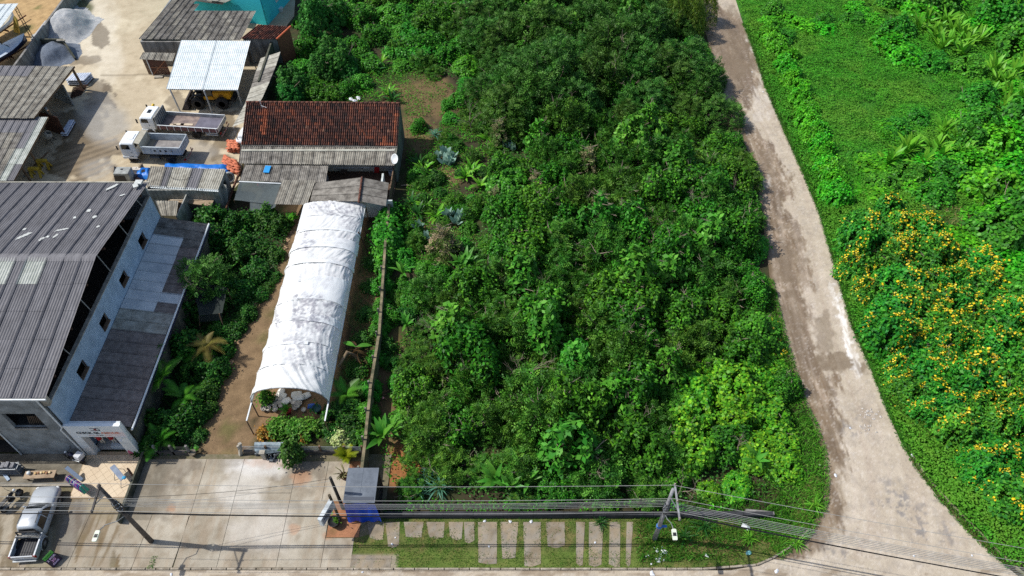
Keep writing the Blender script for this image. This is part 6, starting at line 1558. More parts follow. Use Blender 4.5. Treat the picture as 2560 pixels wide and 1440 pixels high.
# ---- person in a yellow helmet behind the flatbed
pe = thing('person', 'person in dark T-shirt and yellow hard hat standing behind the flatbed cab', 'person', P(383, 262, 1.7) - V((0, 0, 1.7)), R(-90))
def skinned(name, verts, edges, rad, mat, parent, sub=1):
    me = bpy.data.meshes.new(name); me.from_pydata(verts, edges, []); o = bpy.data.objects.new(name, me); col.objects.link(o)
    m = o.modifiers.new('skin', 'SKIN'); m.use_smooth_shade = True
    for i, r_ in enumerate(rad): me.skin_vertices[0].data[i].radius = (r_, r_ * .82)
    me.skin_vertices[0].data[0].use_root = True
    s_ = o.modifiers.new('sub', 'SUBSURF'); s_.levels = sub; s_.render_levels = sub
    dg = bpy.context.evaluated_depsgraph_get(); dg.update(); m2 = bpy.data.meshes.new_from_object(o.evaluated_get(dg)); bpy.data.objects.remove(o)
    for v_ in m2.polygons: v_.use_smooth = True
    m2.materials.clear(); m2.materials.append(mat)
    return m2
sk = M('skin_tone', S(150, 104, 80), rough=.6)
vv = [(0, 0, .95), (0, 0, 1.2), (0, 0, 1.42), (0, 0, 1.52), (.01, 0, 1.6), (.01, 0, 1.72), (0, .17, 1.42), (.02, .25, 1.15), (.12, .24, .95), (.16, .23, .87), (0, -.17, 1.42), (-.02, -.25, 1.15), (.08, -.25, .94), (.12, -.25, .86),
      (0, .1, .88), (.02, .11, .5), (0, .11, .09), (.13, .12, .04), (0, -.1, .88), (-.02, -.11, .5), (-.03, -.11, .09), (.1, -.12, .04)]
ee = [(0, 1), (1, 2), (2, 3), (3, 4), (4, 5), (2, 6), (6, 7), (7, 8), (8, 9), (2, 10), (10, 11), (11, 12), (12, 13), (0, 14), (14, 15), (15, 16), (16, 17), (0, 18), (18, 19), (19, 20), (20, 21)]
rd = [.16, .15, .17, .065, .085, .09, .075, .055, .04, .035, .075, .055, .04, .035, .1, .07, .05, .045, .1, .07, .05, .045]
bm_ = skinned('body', vv, ee, rd, sk, pe); link(bpy.data.objects.new('body', bm_), pe)
MB().path([(0, 0, .9), (0, 0, 1.15), (0, 0, 1.36), (0, 0, 1.47)], [.18, .175, .2, .1], 12).path([(0, .14, 1.42), (.01, .24, 1.18)], [.1, .08], 8).path([(0, -.14, 1.42), (-.01, -.24, 1.18)], [.1, .08], 8).build('shirt', M('dark_shirt', S(40, 32, 46), rough=.9), pe, world=False, smooth=True)
MB().path([(0, .09, .95), (.02, .11, .5), (0, .11, .12)], [.13, .09, .075], 10).path([(0, -.09, .95), (-.02, -.11, .5), (-.03, -.11, .12)], [.13, .09, .075], 10).build('trousers', M('work_trousers', S(62, 66, 84), rough=.9), pe, world=False, smooth=True)
MB().ell((.03, 0, 1.74), (.16, .125, .1), 14, 8).lathe([(.15, 0), (.19, -.005), (.15, .015)], 14, (.05, 0, 1.71)).build('hard_hat', M('hat_yellow', S(226, 190, 50), rough=.4), pe, world=False, smooth=True)
MB().ell((.11, 0, 1.64), (.03, .02, .03)).build('nose', sk, pe, world=False, smooth=True)

# ================================================================== litter
litw = M('litter_white', S(226, 228, 230), S(190, 196, 206), 9, .7)
rg = random.Random(12)
def scrap(u, v, s, mat, label, group, name='crumpled_bag', z=.12):
    mb = MB(); pts = []
    for k in range(7): a = 2 * math.pi * k / 7; r_ = s * rg.uniform(.5, 1); pts.append((r_ * math.cos(a), r_ * math.sin(a) * .8, rg.uniform(0, s * .25)))
    mb._add([(0, 0, s * .45)] + pts, [(0, 1 + k, 1 + (k + 1) % 7) for k in range(7)] + [tuple(range(7, 0, -1))])
    o = mb.build(name, mat, None, world=False); o.location = P(u, v, z); o.rotation_euler = (0, 0, rg.uniform(0, 6)); tag(o, label, 'litter', group)
for u, v, s in [(1642, 1376, .22), (1658, 1380, .3), (1652, 1388, .2), (1664, 1378, .18), (1622, 1388, .14), (1646, 1402, .22), (1636, 1370, .1), (1650, 1395, .12), (1668, 1390, .1), (1628, 1410, .1), (1655, 1368, .1), (1615, 1392, .1), (1640, 1395, .1), (1660, 1400, .12)]:
    scrap(u, v, s, litw, 'crumpled white litter on the grass at the foot of the lamp pole', 'litter below the lamp pole')
for u, v, s in [(2088, 1188, .2), (2050, 1163, .1), (1630, 1434, .25), (1942, 1428, .22), (2285, 1390, .12), (2430, 1389, .1), (2100, 745, .12), (2125, 1070, .14), (1880, 180, .12), (1908, 230, .14), (1864, 72, .12), (1866, 30, .1), (906, 1430, .12), (428, 1436, .14)]:
    scrap(u, v, s, litw, 'pale scrap of litter lying on the dirt road', 'scraps on the dirt road', z=.01)
for u, v, s in [(1212, 1303, .14), (1275, 1304, .16), (1328, 1304, .16), (1222, 1366, .1), (1488, 1356, .1), (980, 1360, .14), (988, 1344, .08)]:
    scrap(u, v, s, litw, 'small white scrap on the slab pavement by the blackened wall', 'scraps on the slab pavement')
scrap(1872, 1382, .3, M('litter_teal', S(120, 180, 180), rough=.6), 'white and teal plastic bag in the verge grass', None, 'plastic_bag')
scrap(1767, 1389, .18, litw, 'lone small white bag in the verge grass between pole and corner', None, 'plastic_bag')
scrap(1866, 1318, .4, M('litter_grey', S(190, 194, 196), rough=.7), 'large pale bag at the edge of the tall verge grass', None, 'plastic_bag', .3)
scrap(2282, 1139, .2, litw, 'white scrap at the end of the mossy kerb', None, 'plastic_bag')
scrap(958, 995, .14, M('litter_pink', S(226, 150, 150)), 'pinkish scrap on bare soil beside the boundary wall', None, 'plastic_bag')
for u, v in [(878, 248), (896, 246), (886, 252)]: scrap(u, v, .45, litw, 'white plastic bag dumped behind the ridge of the tiled house', 'bags behind the tiled house', 'plastic_bag', .2)
stn = M('rubble', S(196, 190, 182), S(160, 152, 144), 5, .9, rand=.1)
for k in range(46):
    u, v = (rg.gauss(2170, 16), rg.gauss(1036, 8)) if k < 28 else (rg.gauss(2165, 14), rg.gauss(1068, 9))
    scrap(u, v, rg.uniform(.06, .16), stn, 'pale broken stone in the rubble patch on the dirt road', 'rubble on the dirt road', 'rubble_stone', .0)
stp = M('path_stone', S(170, 142, 110), S(140, 114, 86), 3, .9, rand=.08)
for k, (u, v) in enumerate([(593, 855), (598, 838), (605, 820), (612, 805), (620, 790), (628, 775), (637, 762), (706, 640), (712, 620), (718, 600), (724, 580), (728, 562), (662, 735), (655, 745), (585, 880), (578, 905)]):
    o = MB().obox((0, 0, .0), (.5, .42, .06), k * .3).build('stepping_stone', stp, None, world=False, bevel=.03); o.location = P(u, v); tag(o, 'flat brown stepping stone on the garden path beside the tunnel', 'stepping stone', 'stepping stones on the garden path')
# ================================================================== vegetation
def leaf_mat(name, rough=.5, tr=.17, rand=.14, tint=.014, spec=.18):
    m = M(name, None, None, attr=True, rough=rough, trans=tr, rand=rand, tint=tint, spec=spec); return m
leafm = leaf_mat('leaf'); leafv = leaf_mat('vine_leaf', .45, .2, .12, .012); grassm = leaf_mat('grass_blade', .6, .3, .0, .0, .2); flowm = leaf_mat('petal', .6, .3, 0, 0, .2)
barkm = M('bark', S(112, 100, 86), S(74, 64, 54), 4, .95, .3, rand=.15); twigm = M('dry_twig', S(150, 138, 122), S(112, 100, 86), 4, .95, rand=.15)
def nrmz(a): return a / np.maximum(np.linalg.norm(a, axis=1, keepdims=True), 1e-9)

def leaves(C, N, D, L, W, rgb, cup=.12, hexa=False):
    "one small face per leaf: centres C, normals N, pointing D"
    n = len(C); N = nrmz(N); D = nrmz(D - N * np.sum(D * N, 1, keepdims=True)); B = np.cross(N, D)
    L = np.broadcast_to(np.asarray(L, float), (n,))[:, None]; W = np.broadcast_to(np.asarray(W, float), (n,))[:, None]
    if hexa:
        k = [(0, -.5, 0), (.45, -.28, .1), (.48, .2, .1), (0, .5, 0), (-.48, .2, .1), (-.45, -.28, .1)]
    else:
        k = [(0, -.5, 0), (.5, -.05, cup), (0, .5, -.05), (-.5, -.05, cup)]
    V_ = np.stack([C + B * W * a + D * L * b + N * L * c for a, b, c in k], 1).reshape(-1, 3)
    F_ = np.arange(n * len(k)).reshape(n, len(k))
    return V_, F_, np.repeat(rgb, len(k), 0)

def cat_(parts):
    V_ = []; F_ = []; C_ = []; b = 0
    for v, f, c in parts: V_.append(v); F_.append(f + b); C_.append(c); b += len(v)
    return np.concatenate(V_), np.concatenate(F_), np.concatenate(C_)

def tone(rng, n, pal, jit=.28):
    pal = np.array(pal); c = pal[rng.integers(0, len(pal), n)]
    return c * (1 + (rng.random((n, 1)) - .5) * 2 * jit) * (1 + (rng.random((n, 3)) - .5) * .12)

def lobes_of(rng, R_, H_, n, flat=.55, rmin=.26, rmax=.46, zlo=.35):
    a = rng.random(n) * 6.283; r = R_ * .72 * np.sqrt(rng.random(n))
    z = H_ * (zlo + (1 - zlo) * rng.random(n) ** .8 * (1 - .55 * (r / R_) ** 2)); rad = R_ * (rmin + (rmax - rmin) * rng.random(n))
    return np.stack([r * np.cos(a), r * np.sin(a), np.maximum(z - rad * .5, rad * .4)], 1), rad

def shell(rng, c, rad, n, zmin=-.45, lo=.72, hi=1.12):
    w = rad ** 2 / np.sum(rad ** 2); k = rng.choice(len(rad), n, p=w)
    d = nrmz(rng.normal(size=(n, 3))); d[:, 2] = np.where(d[:, 2] < zmin, -d[:, 2], d[:, 2])
    p = c[k] + d * (rad[k] * (lo + (hi - lo) * rng.random(n) ** .6))[:, None] * np.array([1, 1, .85])
    keep = np.ones(n, bool)
    for i in range(len(rad)):
        q = np.linalg.norm((p - c[i]) / np.array([1, 1, .85]), axis=1); keep &= ~((q < rad[i] * .6) & (k != i))
    keep &= p[:, 2] > .05
    return p[keep], d[keep], k[keep]

def surf(rng, seed, R_, H_, n, thick=.5, bump=.45, flat=.55, freq=1.0, holes=1.):
    "uneven canopy: irregular outline, humps and hollows"
    def outline(a): return R_ * (.66 + .62 * vn(a * 1.11 + 40, a * 0 + seed, 3) * .6 + .62 * vn(a * 2.9 + 90, a * 0 + seed, 5) * .4)
    def zf(x, y):
        a = np.arctan2(y, x); a = np.abs(a); r = np.sqrt(x * x + y * y) / outline(a)
        dome = np.clip(1 - r ** 2.3, 0, 1) ** flat
        hump = .42 + .95 * fbm(x * .62 * freq + seed, y * .62 * freq, 3, seed)
        bl = 1 - np.abs(2 * fbm(x * 1.5 * freq, y * 1.5 * freq + seed, 3, seed + 7) - 1)
        return H_ * dome * hump + bump * (bl - .6) * dome
    a = (rng.random(n) * 2 - 1) * np.pi; r = outline(np.abs(a)) * np.sqrt(rng.random(n)) * .995
    x = r * np.cos(a); y = r * np.sin(a); z = zf(x, y); e = .06
    N_ = nrmz(np.stack([-(zf(x + e, y) - z) / e, -(zf(x, y + e) - z) / e, np.full(n, 1.3)], 1))
    z = z - thick * rng.random(n) ** 1.6
    ho_ = fbm(x * 1.05 * freq + 31, y * 1.05 * freq + seed, 3, seed + 21); deep = (1 - sm(.34, .45, ho_)) * holes; z = z - deep * 1.5
    gone = rng.random(n) < deep * .65
    side = rng.random(n) < .16; z = np.where(side, z * rng.random(n) ** .7, z)
    out = rng.random(n) < .10; p = np.stack([x, y, z], 1); p = p + N_ * (out * rng.random(n) * .45)[:, None] + rng.normal(size=p.shape) * .05
    k = (p[:, 2] > .04) & ~gone
    tn = .6 + .85 * fbm(x * 1.3 + 7, y * 1.3, 3, seed + 3)
    return p[k], N_[k], tn[k]

def crown_mesh(seed, kind, R_=2.0, H_=3.2, n=4000, pal=None, nl=15, ls=1.):
    rng = np.random.default_rng(seed)
    if kind == 'vine': p, d, tn = surf(rng, seed, R_ * 1.25, H_ * .92, n, .25, .75 * min(1, H_ / 2.2), .5, 1.25)
    else: p, d, tn = surf(rng, seed, R_ * 1.2, H_, n, .9 * min(1, H_ / 3), 1.1 * min(1, H_ / 3), .5, 1.25 if R_ > 1.3 else 1.8)
    k_ = rng.choice(len(p), 26); c = p[k_] - d[k_] * .25; rad = np.full(26, .5 * min(1, R_ / 1.6))
    k = np.zeros(len(p), int)
    up = np.array([0, 0, 1.]); lt = tn[:, None]
    if kind == 'feather':
        m = 9; ax = nrmz(d * .9 + rng.normal(size=d.shape) * .6 + up * .15); N0 = nrmz(d * .4 + up * .8 + rng.normal(size=d.shape) * .35)
        N0 = nrmz(N0 - ax * np.sum(N0 * ax, 1, keepdims=True)); sd_ = np.cross(N0, ax); sl = .42 + .36 * rng.random(len(p)); out = []
        cc = tone(rng, len(p), pal, .25) * lt
        for j in range(m):
            t = (j // 2 + .6) / (m / 2); s = 1 if j % 2 else -1
            if j == m - 1: s = 0
            cen = p + ax * (sl * (t - .3))[:, None] + sd_ * (s * .1) - N0 * (.05 * t * t)
            dr = ax * .6 + sd_ * s * .9
            out.append(leaves(cen, N0 + rng.normal(size=N0.shape) * .25, dr, .24 * (1.1 - .3 * t), .1, cc * (1 + (rng.random((len(p), 1)) - .5) * .2)))
        V_, F_, C_ = cat_(out)
    elif kind == 'vine':
        N0 = nrmz(d * .8 + up * .55 + rng.normal(size=d.shape) * .3); dr = up * -.6 + d * .3 + rng.normal(size=d.shape) * .6
        s = .2 + .11 * rng.random(len(p)); V_, F_, C_ = leaves(p, N0, dr, s, s * .95, tone(rng, len(p), pal, .26) * lt, hexa=True)
    elif kind == 'broad':
        N0 = nrmz(d * .55 + up * .6 + rng.normal(size=d.shape) * .45); dr = d + rng.normal(size=d.shape) * .7 - up * .2
        s = (.25 + .14 * rng.random(len(p))) * (1 if R_ > 1.3 else .8) * ls; V_, F_, C_ = leaves(p, N0, dr, s, s * .55, tone(rng, len(p), pal, .25) * lt)
    elif kind == 'whorl':
        m = 5; out = []; cc = tone(rng, len(p), pal, .22) * lt; a0 = rng.random(len(p)) * 6.28; ax = nrmz(d * .7 + up * .6 + rng.normal(size=d.shape) * .25)
        e1 = nrmz(np.cross(ax, rng.normal(size=d.shape))); e2 = np.cross(ax, e1)
        for j in range(m):
            a = a0 + j * 6.283 / m; rd = e1 * np.cos(a)[:, None] + e2 * np.sin(a)[:, None]
            out.append(leaves(p + rd * .1, ax * .8 + rd * .3, rd + ax * .35, .24, .1, cc * (1 + (rng.random((len(p), 1)) - .5) * .25)))
        V_, F_, C_ = cat_(out)
    else:   # bamboo-like hanging needles
        N0 = nrmz(d + rng.normal(size=d.shape) * .6); dr = d * .5 - up * .9 + rng.normal(size=d.shape) * .4
        V_, F_, C_ = leaves(p, N0, dr, .3 + .1 * rng.random(len(p)), .06, tone(rng, len(p), pal, .3) * lt)
    return V_, F_, np.clip(C_, 0, 1), c, rad

def trunk_mesh(seed, c, rad, H_, twigs=6, r0=.09, stems=4):
    rr = random.Random(seed); mb = MB(); k = len(rad)
    for i in range(k):
        b = V((rr.uniform(-.25, .25), rr.uniform(-.25, .25), -.05)); e = V(c[i]); m = b.lerp(e, .5) + V((rr.uniform(-.2, .2), rr.uniform(-.2, .2), .15))
        if i < stems + 4: mb.path([b, m, e], [r0 * rr.uniform(.7, 1.2), r0 * .6, r0 * .25], 5, cap=False)
    for i in range(twigs):
        j = rr.randrange(min(k, stems + 4)); d = V((rr.gauss(0, 1), rr.gauss(0, 1), rr.uniform(.1, 1))).normalized(); s = V(c[j])
        mb.mi = 1
        e = s + d * rad[j] * rr.uniform(1.6, 2.9); mb.path([s, s.lerp(e, .6) + V((rr.uniform(-.15, .15), rr.uniform(-.15, .15), 0)), e], [.035, .025, .012], 4, cap=False)
        f = s.lerp(e, .6); mb.path([f, f + (d + V((rr.gauss(0, .5), rr.gauss(0, .5), .2))).normalized() * rad[j] * 1.1], [.022, .008], 4, cap=False)
    return mb

class Kind:
    def __init__(s, name, kind, pal, seeds, label, cat, group, R_=2., H_=3.2, n=4000, mat=None, twigs=5, nl=15, flowers=None, ls=1.):
        s.name, s.label, s.cat, s.group = name, label, cat, group; s.var = []; s.k = 0
        for sd in seeds:
            V_, F_, C_, c, rad = crown_mesh(sd, kind, R_, H_, n, pal, nl, ls)
            o = np_mesh('crown', V_, F_, mat or leafm, None, C_); me = o.data; bpy.data.objects.remove(o)
            t = trunk_mesh(sd, c, rad, H_, twigs).build('trunk', [barkm, twigm], None, fix=False); tm = t.data; bpy.data.objects.remove(t)
            fm = None
            if flowers:
                rng = np.random.default_rng(sd + 99); p, d, _ = surf(rng, sd, R_ * 1.2, H_ + .12, flowers[0], .05, 1.1 * min(1, H_ / 3), .5, 1.25 if R_ > 1.3 else 1.8)
                cl = rng.random((14, 3)) * 2 - 1
                p = p + rng.normal(size=p.shape) * .05
                wgt = fbm(p[:, 0] * 1.3 + sd, p[:, 1] * 1.3, 3, sd) + .25 * (fbm(p[:, 0] * 5, p[:, 1] * 5, 2, sd) - .5); keep = wgt > (.54, .62, .5, .6)[sd % 4]; p = p[keep]; d = d[keep]
                V_, F_, C_ = leaves(p, d * .5 + np.array([0, 0, 1.]) + rng.normal(size=d.shape) * .3, rng.normal(size=d.shape), *(lambda z_: (z_, z_))(flowers[1] * (.55 + rng.random(len(p)))), tone(rng, len(p), flowers[2], .2), hexa=True)
                o = np_mesh('flowers', V_, F_, flowm, None, C_); fm = o.data; bpy.data.objects.remove(o)
            s.var.append((me, tm, fm))
    def put(s, x, y, sc_=1., zs=1., label=None, group=None, rnd=None, z=0):
        me, tm, fm = s.var[s.k % len(s.var)]; s.k += 1; rr = rnd or random
        e = thing(s.name, label or s.label, s.cat, (x, y, z), rr.uniform(0, 6.28), group or (None if label else s.group))
        e.scale = (sc_, sc_, sc_ * zs)
        link(bpy.data.objects.new('crown', me), e); link(bpy.data.objects.new('trunk', tm), e)
        if fm: link(bpy.data.objects.new('flowers', fm), e)['kind'] = 'stuff'
        return e

OLIVE = [S(70, 120, 36), S(58, 106, 32), S(92, 138, 46), S(50, 92, 30)]
GREEN = [S(62, 124, 28), S(52, 108, 26), S(84, 144, 34), S(44, 92, 26)]
DEEP = [S(58, 104, 34), S(46, 88, 30), S(72, 118, 42), S(80, 122, 50)]
LIME = [S(86, 158, 32), S(72, 142, 32), S(62, 128, 32), S(118, 172, 38)]
VINE = [S(58, 130, 32), S(48, 112, 30), S(78, 148, 40)]
BRIGHT = [S(68, 160, 28), S(58, 144, 28), S(90, 172, 36)]
gl = 'thicket on the overgrown lot'
kF = Kind('feathery_shrub', 'feather', OLIVE, (1, 2, 3), 'olive green shrub with feathery leaves and bare twigs in the thicket', 'shrub', 'feathery shrubs of the ' + gl, n=820, nl=17, twigs=12)
kB = Kind('leafy_shrub', 'broad', GREEN, (4, 5, 6), 'fresh green broad leaved shrub in the thicket', 'shrub', 'leafy shrubs of the ' + gl, n=3600, nl=18, twigs=7)
kD = Kind('dark_tree', 'feather', DEEP, (7, 8, 9), 'tall dark green tree with dense small leaves in the upper thicket', 'tree', 'dark trees of the ' + gl, R_=2.6, H_=5.0, n=1400, nl=22, twigs=10)
kV = Kind('vine_mound', 'vine', VINE, (10, 11), 'shrub smothered in green round leaved vine in the thicket', 'vine mound', 'green vine mounds of the ' + gl, n=4800, mat=leafv, R_=2., H_=2.6, nl=13, twigs=2)
kL = Kind('yellow_green_vine', 'vine', LIME, (12, 13, 14), 'yellow green round leaved vine mound at the road side of the thicket', 'vine mound', 'yellow green vines near the road', n=5200, mat=leafv, R_=2., H_=2.6, nl=13, twigs=1)
kW = Kind('glossy_tree', 'whorl', [S(48, 116, 36), S(40, 100, 34), S(66, 130, 48)], (15, 16), 'small tree with glossy whorled leaves behind the tiled house', 'tree', 'glossy trees behind the tiled house', n=1500, R_=1.8, H_=3.4, nl=11, twigs=2)
kY = Kind('yellow_flower_shrub', 'broad', [S(60, 136, 36), S(48, 118, 42), S(78, 148, 40)], (16, 17, 18, 19), 'bushy shrub with scattered yellow flowers beside the dirt road field', 'flowering shrub', 'yellow flowered shrubs', n=3200, R_=1.6, H_=1.9, nl=13, twigs=2,
          flowers=(800, .125, [S(244, 216, 44), S(240, 204, 30), S(246, 226, 90), S(214, 176, 40)]))
kM = Kind('creeper_mound', 'vine', BRIGHT, (20, 21), 'bright green creeper mound in the open field', 'creeper mound', 'creeper mounds in the field', n=4200, mat=leafv, R_=1.7, H_=1.7, nl=11, twigs=0)
kO = Kind('ornamental_bush', 'broad', [S(38, 88, 26), S(48, 102, 30), S(30, 72, 26), S(66, 110, 34)], (22, 23, 24), 'ornamental bush in the shady garden beside the path', 'bush', 'ornamental bushes of the shady garden', n=3200, R_=1.2, H_=1.9, nl=12, twigs=2)
kT = Kind('dry_shrub', 'feather', [S(150, 138, 106), S(128, 126, 86), S(96, 122, 60), S(84, 118, 50)], (25,), 'tan seeding shrub standing among green shrubs', 'shrub', 'tan seeding shrubs', n=420, R_=1.1, H_=2.4, nl=9, twigs=12)
kP = Kind('bamboo_clump', 'needle', [S(92, 122, 34), S(76, 106, 34), S(110, 132, 44)], (26,), 'yellowish drooping bamboo clump overhanging the dirt road', 'bamboo', 'bamboo clumps', n=9000, R_=2.2, H_=5.2, nl=14, twigs=2)

kG = Kind('large_leaved_tree', 'broad', [S(66, 132, 34), S(56, 116, 32), S(88, 148, 48)], (41, 42), 'slender tree with big drooping leaves standing above the thicket', 'tree', 'large leaved trees of the ' + gl, R_=1.5, H_=4.6, n=760, ls=1.65, twigs=6)
# ---- the overgrown lot
LOT = PP([(1075, 1215), (1040, 1130), (1035, 1010), (1035, 900), (1050, 800), (1050, 720), (1120, 660), (1200, 600), (1210, 520), (1250, 440), (1230, 330), (1190, 250), (1120, 190), (1010, 180), (930, 120), (930, -20),
          (1705, -20), (1735, 90), (1755, 190), (1768, 260), (1828, 350), (1862, 440), (1878, 540), (1890, 640), (1900, 740), (1912, 830), (1940, 930), (1965, 1040), (1980, 1150), (1950, 1225), (1850, 1262), (1650, 1262), (1400, 1262), (1200, 1255)])
rv = random.Random(77)
cand = []; tries = 0
while tries < 9000 and len(cand) < 290:
    tries += 1; x = rv.uniform(-14, 26); y = rv.uniform(21.5, 98)
    if not inpoly(np.array([x]), np.array([y]), LOT)[0]: continue
    dm = 2.05 if y < 60 else 2.5
    if all((x - a) ** 2 + (y - b) ** 2 > dm * dm for a, b in cand): cand.append((x, y))
for x, y in cand:
    u, v = px(x, y, 0); f = float(fbm(np.array([x * .16]), np.array([y * .16]), 3, 7)[0]); g_ = rv.random()
    dd, _, _ = nearest(np.array([x]), np.array([y]), LOT); edge = min(1., float(dd[0]) / 4.)
    if 860 < v < 1262 and 1700 < u < 1990 and (u - 1840) ** 2 / 150 ** 2 + (v - 1060) ** 2 / 200 ** 2 < 1.15: k = kL if g_ < .66 else kV if g_ < .85 else kB; s, zs = rv.uniform(.7, 1.05), rv.uniform(.8, 1.35)
    elif v < 330 and u > 1180: k = kD if g_ < .72 else kB if g_ < .9 else kG; s, zs = rv.uniform(.75, 1.35), rv.uniform(.75, 1.2)
    elif v < 330: k = kB if g_ < .5 else kV if g_ < .75 else kF; s, zs = rv.uniform(.7, .95), rv.uniform(.6, .9)
    else:
        k = kF if f + (g_ - .5) * .5 > .52 else kB if g_ < .62 else kV; s, zs = rv.uniform(.62, 1.2), rv.uniform(.75, 1.5)
        if rv.random() < .09 and edge > .7: k = kG; s, zs = rv.uniform(.9, 1.2), rv.uniform(.9, 1.2)
        if u < 1250 and v < 700: s *= .75; zs *= .7
        if g_ > .975: k = kT; s, zs = 1.0, 1.2
    s *= .72 + .28 * edge; zs *= .72 + .28 * edge
    if v > 1215: s *= .7; zs *= .8
    k.put(x, y, s, zs, rnd=rv)
for u, v, s in [(1110, 640, 1.15), (1130, 650, .8), (1340, 480, .8), (1345, 500, .7), (1240, 510, .6), (1395, 640, .7), (1300, 700, .6), (1250, 360, .9)]:
    q = P(u, v); kT.put(q.x, q.y, s, 1.1, rnd=rv)
for u, v, s in [(1700, 92, 1.1), (1672, 20, 1.2), (1745, 60, .9)]: q = P(u, v); kP.put(q.x, q.y, s, 1, rnd=rv)

def snag_mesh(seed):
    rr = random.Random(seed); mb = MB()
    def grow(p, d, L, r, n):
        q = p + d * L * .5 + V((rr.gauss(0, .06), rr.gauss(0, .06), 0)); e = p + d * L; mb.path([p, q, e], [r, r * .8, r * .55], 5, cap=False)
        if n:
            for k in range(rr.choice((2, 3))):
                dd = (d + V((rr.gauss(0, .55), rr.gauss(0, .55), rr.uniform(-.1, .35)))).normalized(); grow(p.lerp(e, rr.uniform(.55, 1)), dd, L * rr.uniform(.55, .85), r * .55, n - 1)
    grow(V((0, 0, 0)), V((rr.uniform(-.2, .2), rr.uniform(-.2, .2), 1)).normalized(), 1.9, .075, 4)
    o = mb.build('limbs', twigm, None, fix=False); me = o.data; bpy.data.objects.remove(o); return me
snags = [snag_mesh(k) for k in (1, 2, 3)]
for i, (u, v, s, dz) in enumerate([(1230, 150, 1.1, .4), (1245, 160, .9, .2), (1640, 640, 1., .3), (1610, 640, .9, 0), (1470, 1215, .9, .2), (1690, 1240, .8, -.3), (1300, 980, 1., .5), (1180, 960, .9, .5), (1560, 860, .9, .4), (1730, 560, .9, .6), (1380, 760, .9, .2), (1420, 320, 1.0, .6), (1180, 330, .9, 0), (1830, 520, .8, .3), (1600, 1090, .9, .4), (1120, 870, .9, .3), (1480, 560, .9, .3), (1830, 1150, .7, .2)]):
    t = thing('bare_snag', 'bare grey dead branches sticking out of the green thicket', 'dead tree', P(u, v) + V((0, 0, dz)), i * 1.7, 'bare snags in the thicket'); t.scale = (s, s, s)
    link(bpy.data.objects.new('limbs', snags[i % 3]), t)
# small shrubs over the weedy strip beside the wall and house
for i in range(62):
    for _ in range(40):
        u, v = rv.uniform(930, 1240), rv.uniform(200, 1240)
        if inpoly(np.array([P(u, v).x]), np.array([P(u, v).y]), PP([(985, 1225), (1070, 1235), (1040, 1100), (1035, 900), (1050, 720), (1220, 600), (1250, 430), (1190, 250), (1080, 190), (1040, 290), (1030, 500), (985, 720), (960, 900), (955, 1100)]))[0] and (u - 1000) ** 2 / 55 ** 2 + (v - 1160) ** 2 / 60 ** 2 > 1 and (u - 1060) ** 2 / 60 ** 2 + (v - 250) ** 2 / 40 ** 2 > 1: break
    q = P(u, v); k = (kB, kV, kO, kF)[i % 4]; k.put(q.x, q.y, rv.uniform(.28, .5) * (1.5 if k is kO else 1), rv.uniform(.6, 1.), label='low weedy shrub in the strip between the thicket and the boundary wall', group='low shrubs of the weedy strip', rnd=rv)
for u, v, s in [(955, 720, .45), (950, 770, .35), (945, 830, .4), (938, 900, .35), (925, 980, .4), (915, 1040, .4), (905, 1100, .35), (950, 800, .3)]:
    q = P(u, v); kV.put(q.x + .2, q.y, s, 1.1, label='straggling vine hanging over the mossy boundary wall', group='straggling vines on the boundary wall', rnd=rv)

# ---- behind the tiled house
for u, v, s, zs in [(740, 240, .95, 1.2), (728, 262, .7, 1.), (850, 175, 1.1, 1.25), (812, 190, .8, 1.1), (872, 190, .7, 1.), (800, 90, 1.15, 1.3), (840, 60, 1.0, 1.2)]: q = P(u, v); kW.put(q.x, q.y, s, zs, rnd=rv)
for u, v, s in [(790, 235, .8), (760, 180, .7), (770, 130, .8), (870, 230, .55), (905, 215, .6), (925, 165, .7), (890, 130, .8), (940, 100, .8), (910, 60, .9), (980, 50, .9), (1030, 90, .8), (960, 20, 1.0), (1000, 130, .7), (880, 20, .9), (1060, 150, .8), (770, 60, .7), (830, 250, .6)]:
    q = P(u, v); (kV if rv.random() < .45 else kB).put(q.x, q.y, s, .75, label=None, rnd=rv)

# ---- yellow flowers and creepers over the road
YF = PP([(2105, 560), (2190, 540), (2300, 560), (2330, 640), (2430, 650), (2500, 760), (2575, 860), (2640, 1000), (2640, 1250), (2520, 1262), (2430, 1180), (2330, 1090), (2260, 1000), (2200, 880), (2160, 760), (2110, 660)])
cy_ = []; tries = 0
while tries < 5000 and len(cy_) < 150:
    tries += 1; x = rv.uniform(20, 45); y = rv.uniform(20, 56)
    if inpoly(np.array([x]), np.array([y]), YF)[0] and all((x - a) ** 2 + (y - b) ** 2 > 2.9 for a, b in cy_): cy_.append((x, y))
for x, y in cy_: kY.put(x, y, rv.uniform(.75, 1.1), rv.uniform(.95, 1.6), rnd=rv)
for u, v, s, zs in [(1935, 870, .55, .7), (1925, 820, .5, .7)]: q = P(u, v); kY.put(q.x, q.y, s, zs, label='small yellow flowered shrub on the thicket side of the dirt road %s' % ('by the mud' if v > 850 else 'beside the vines'), rnd=rv)
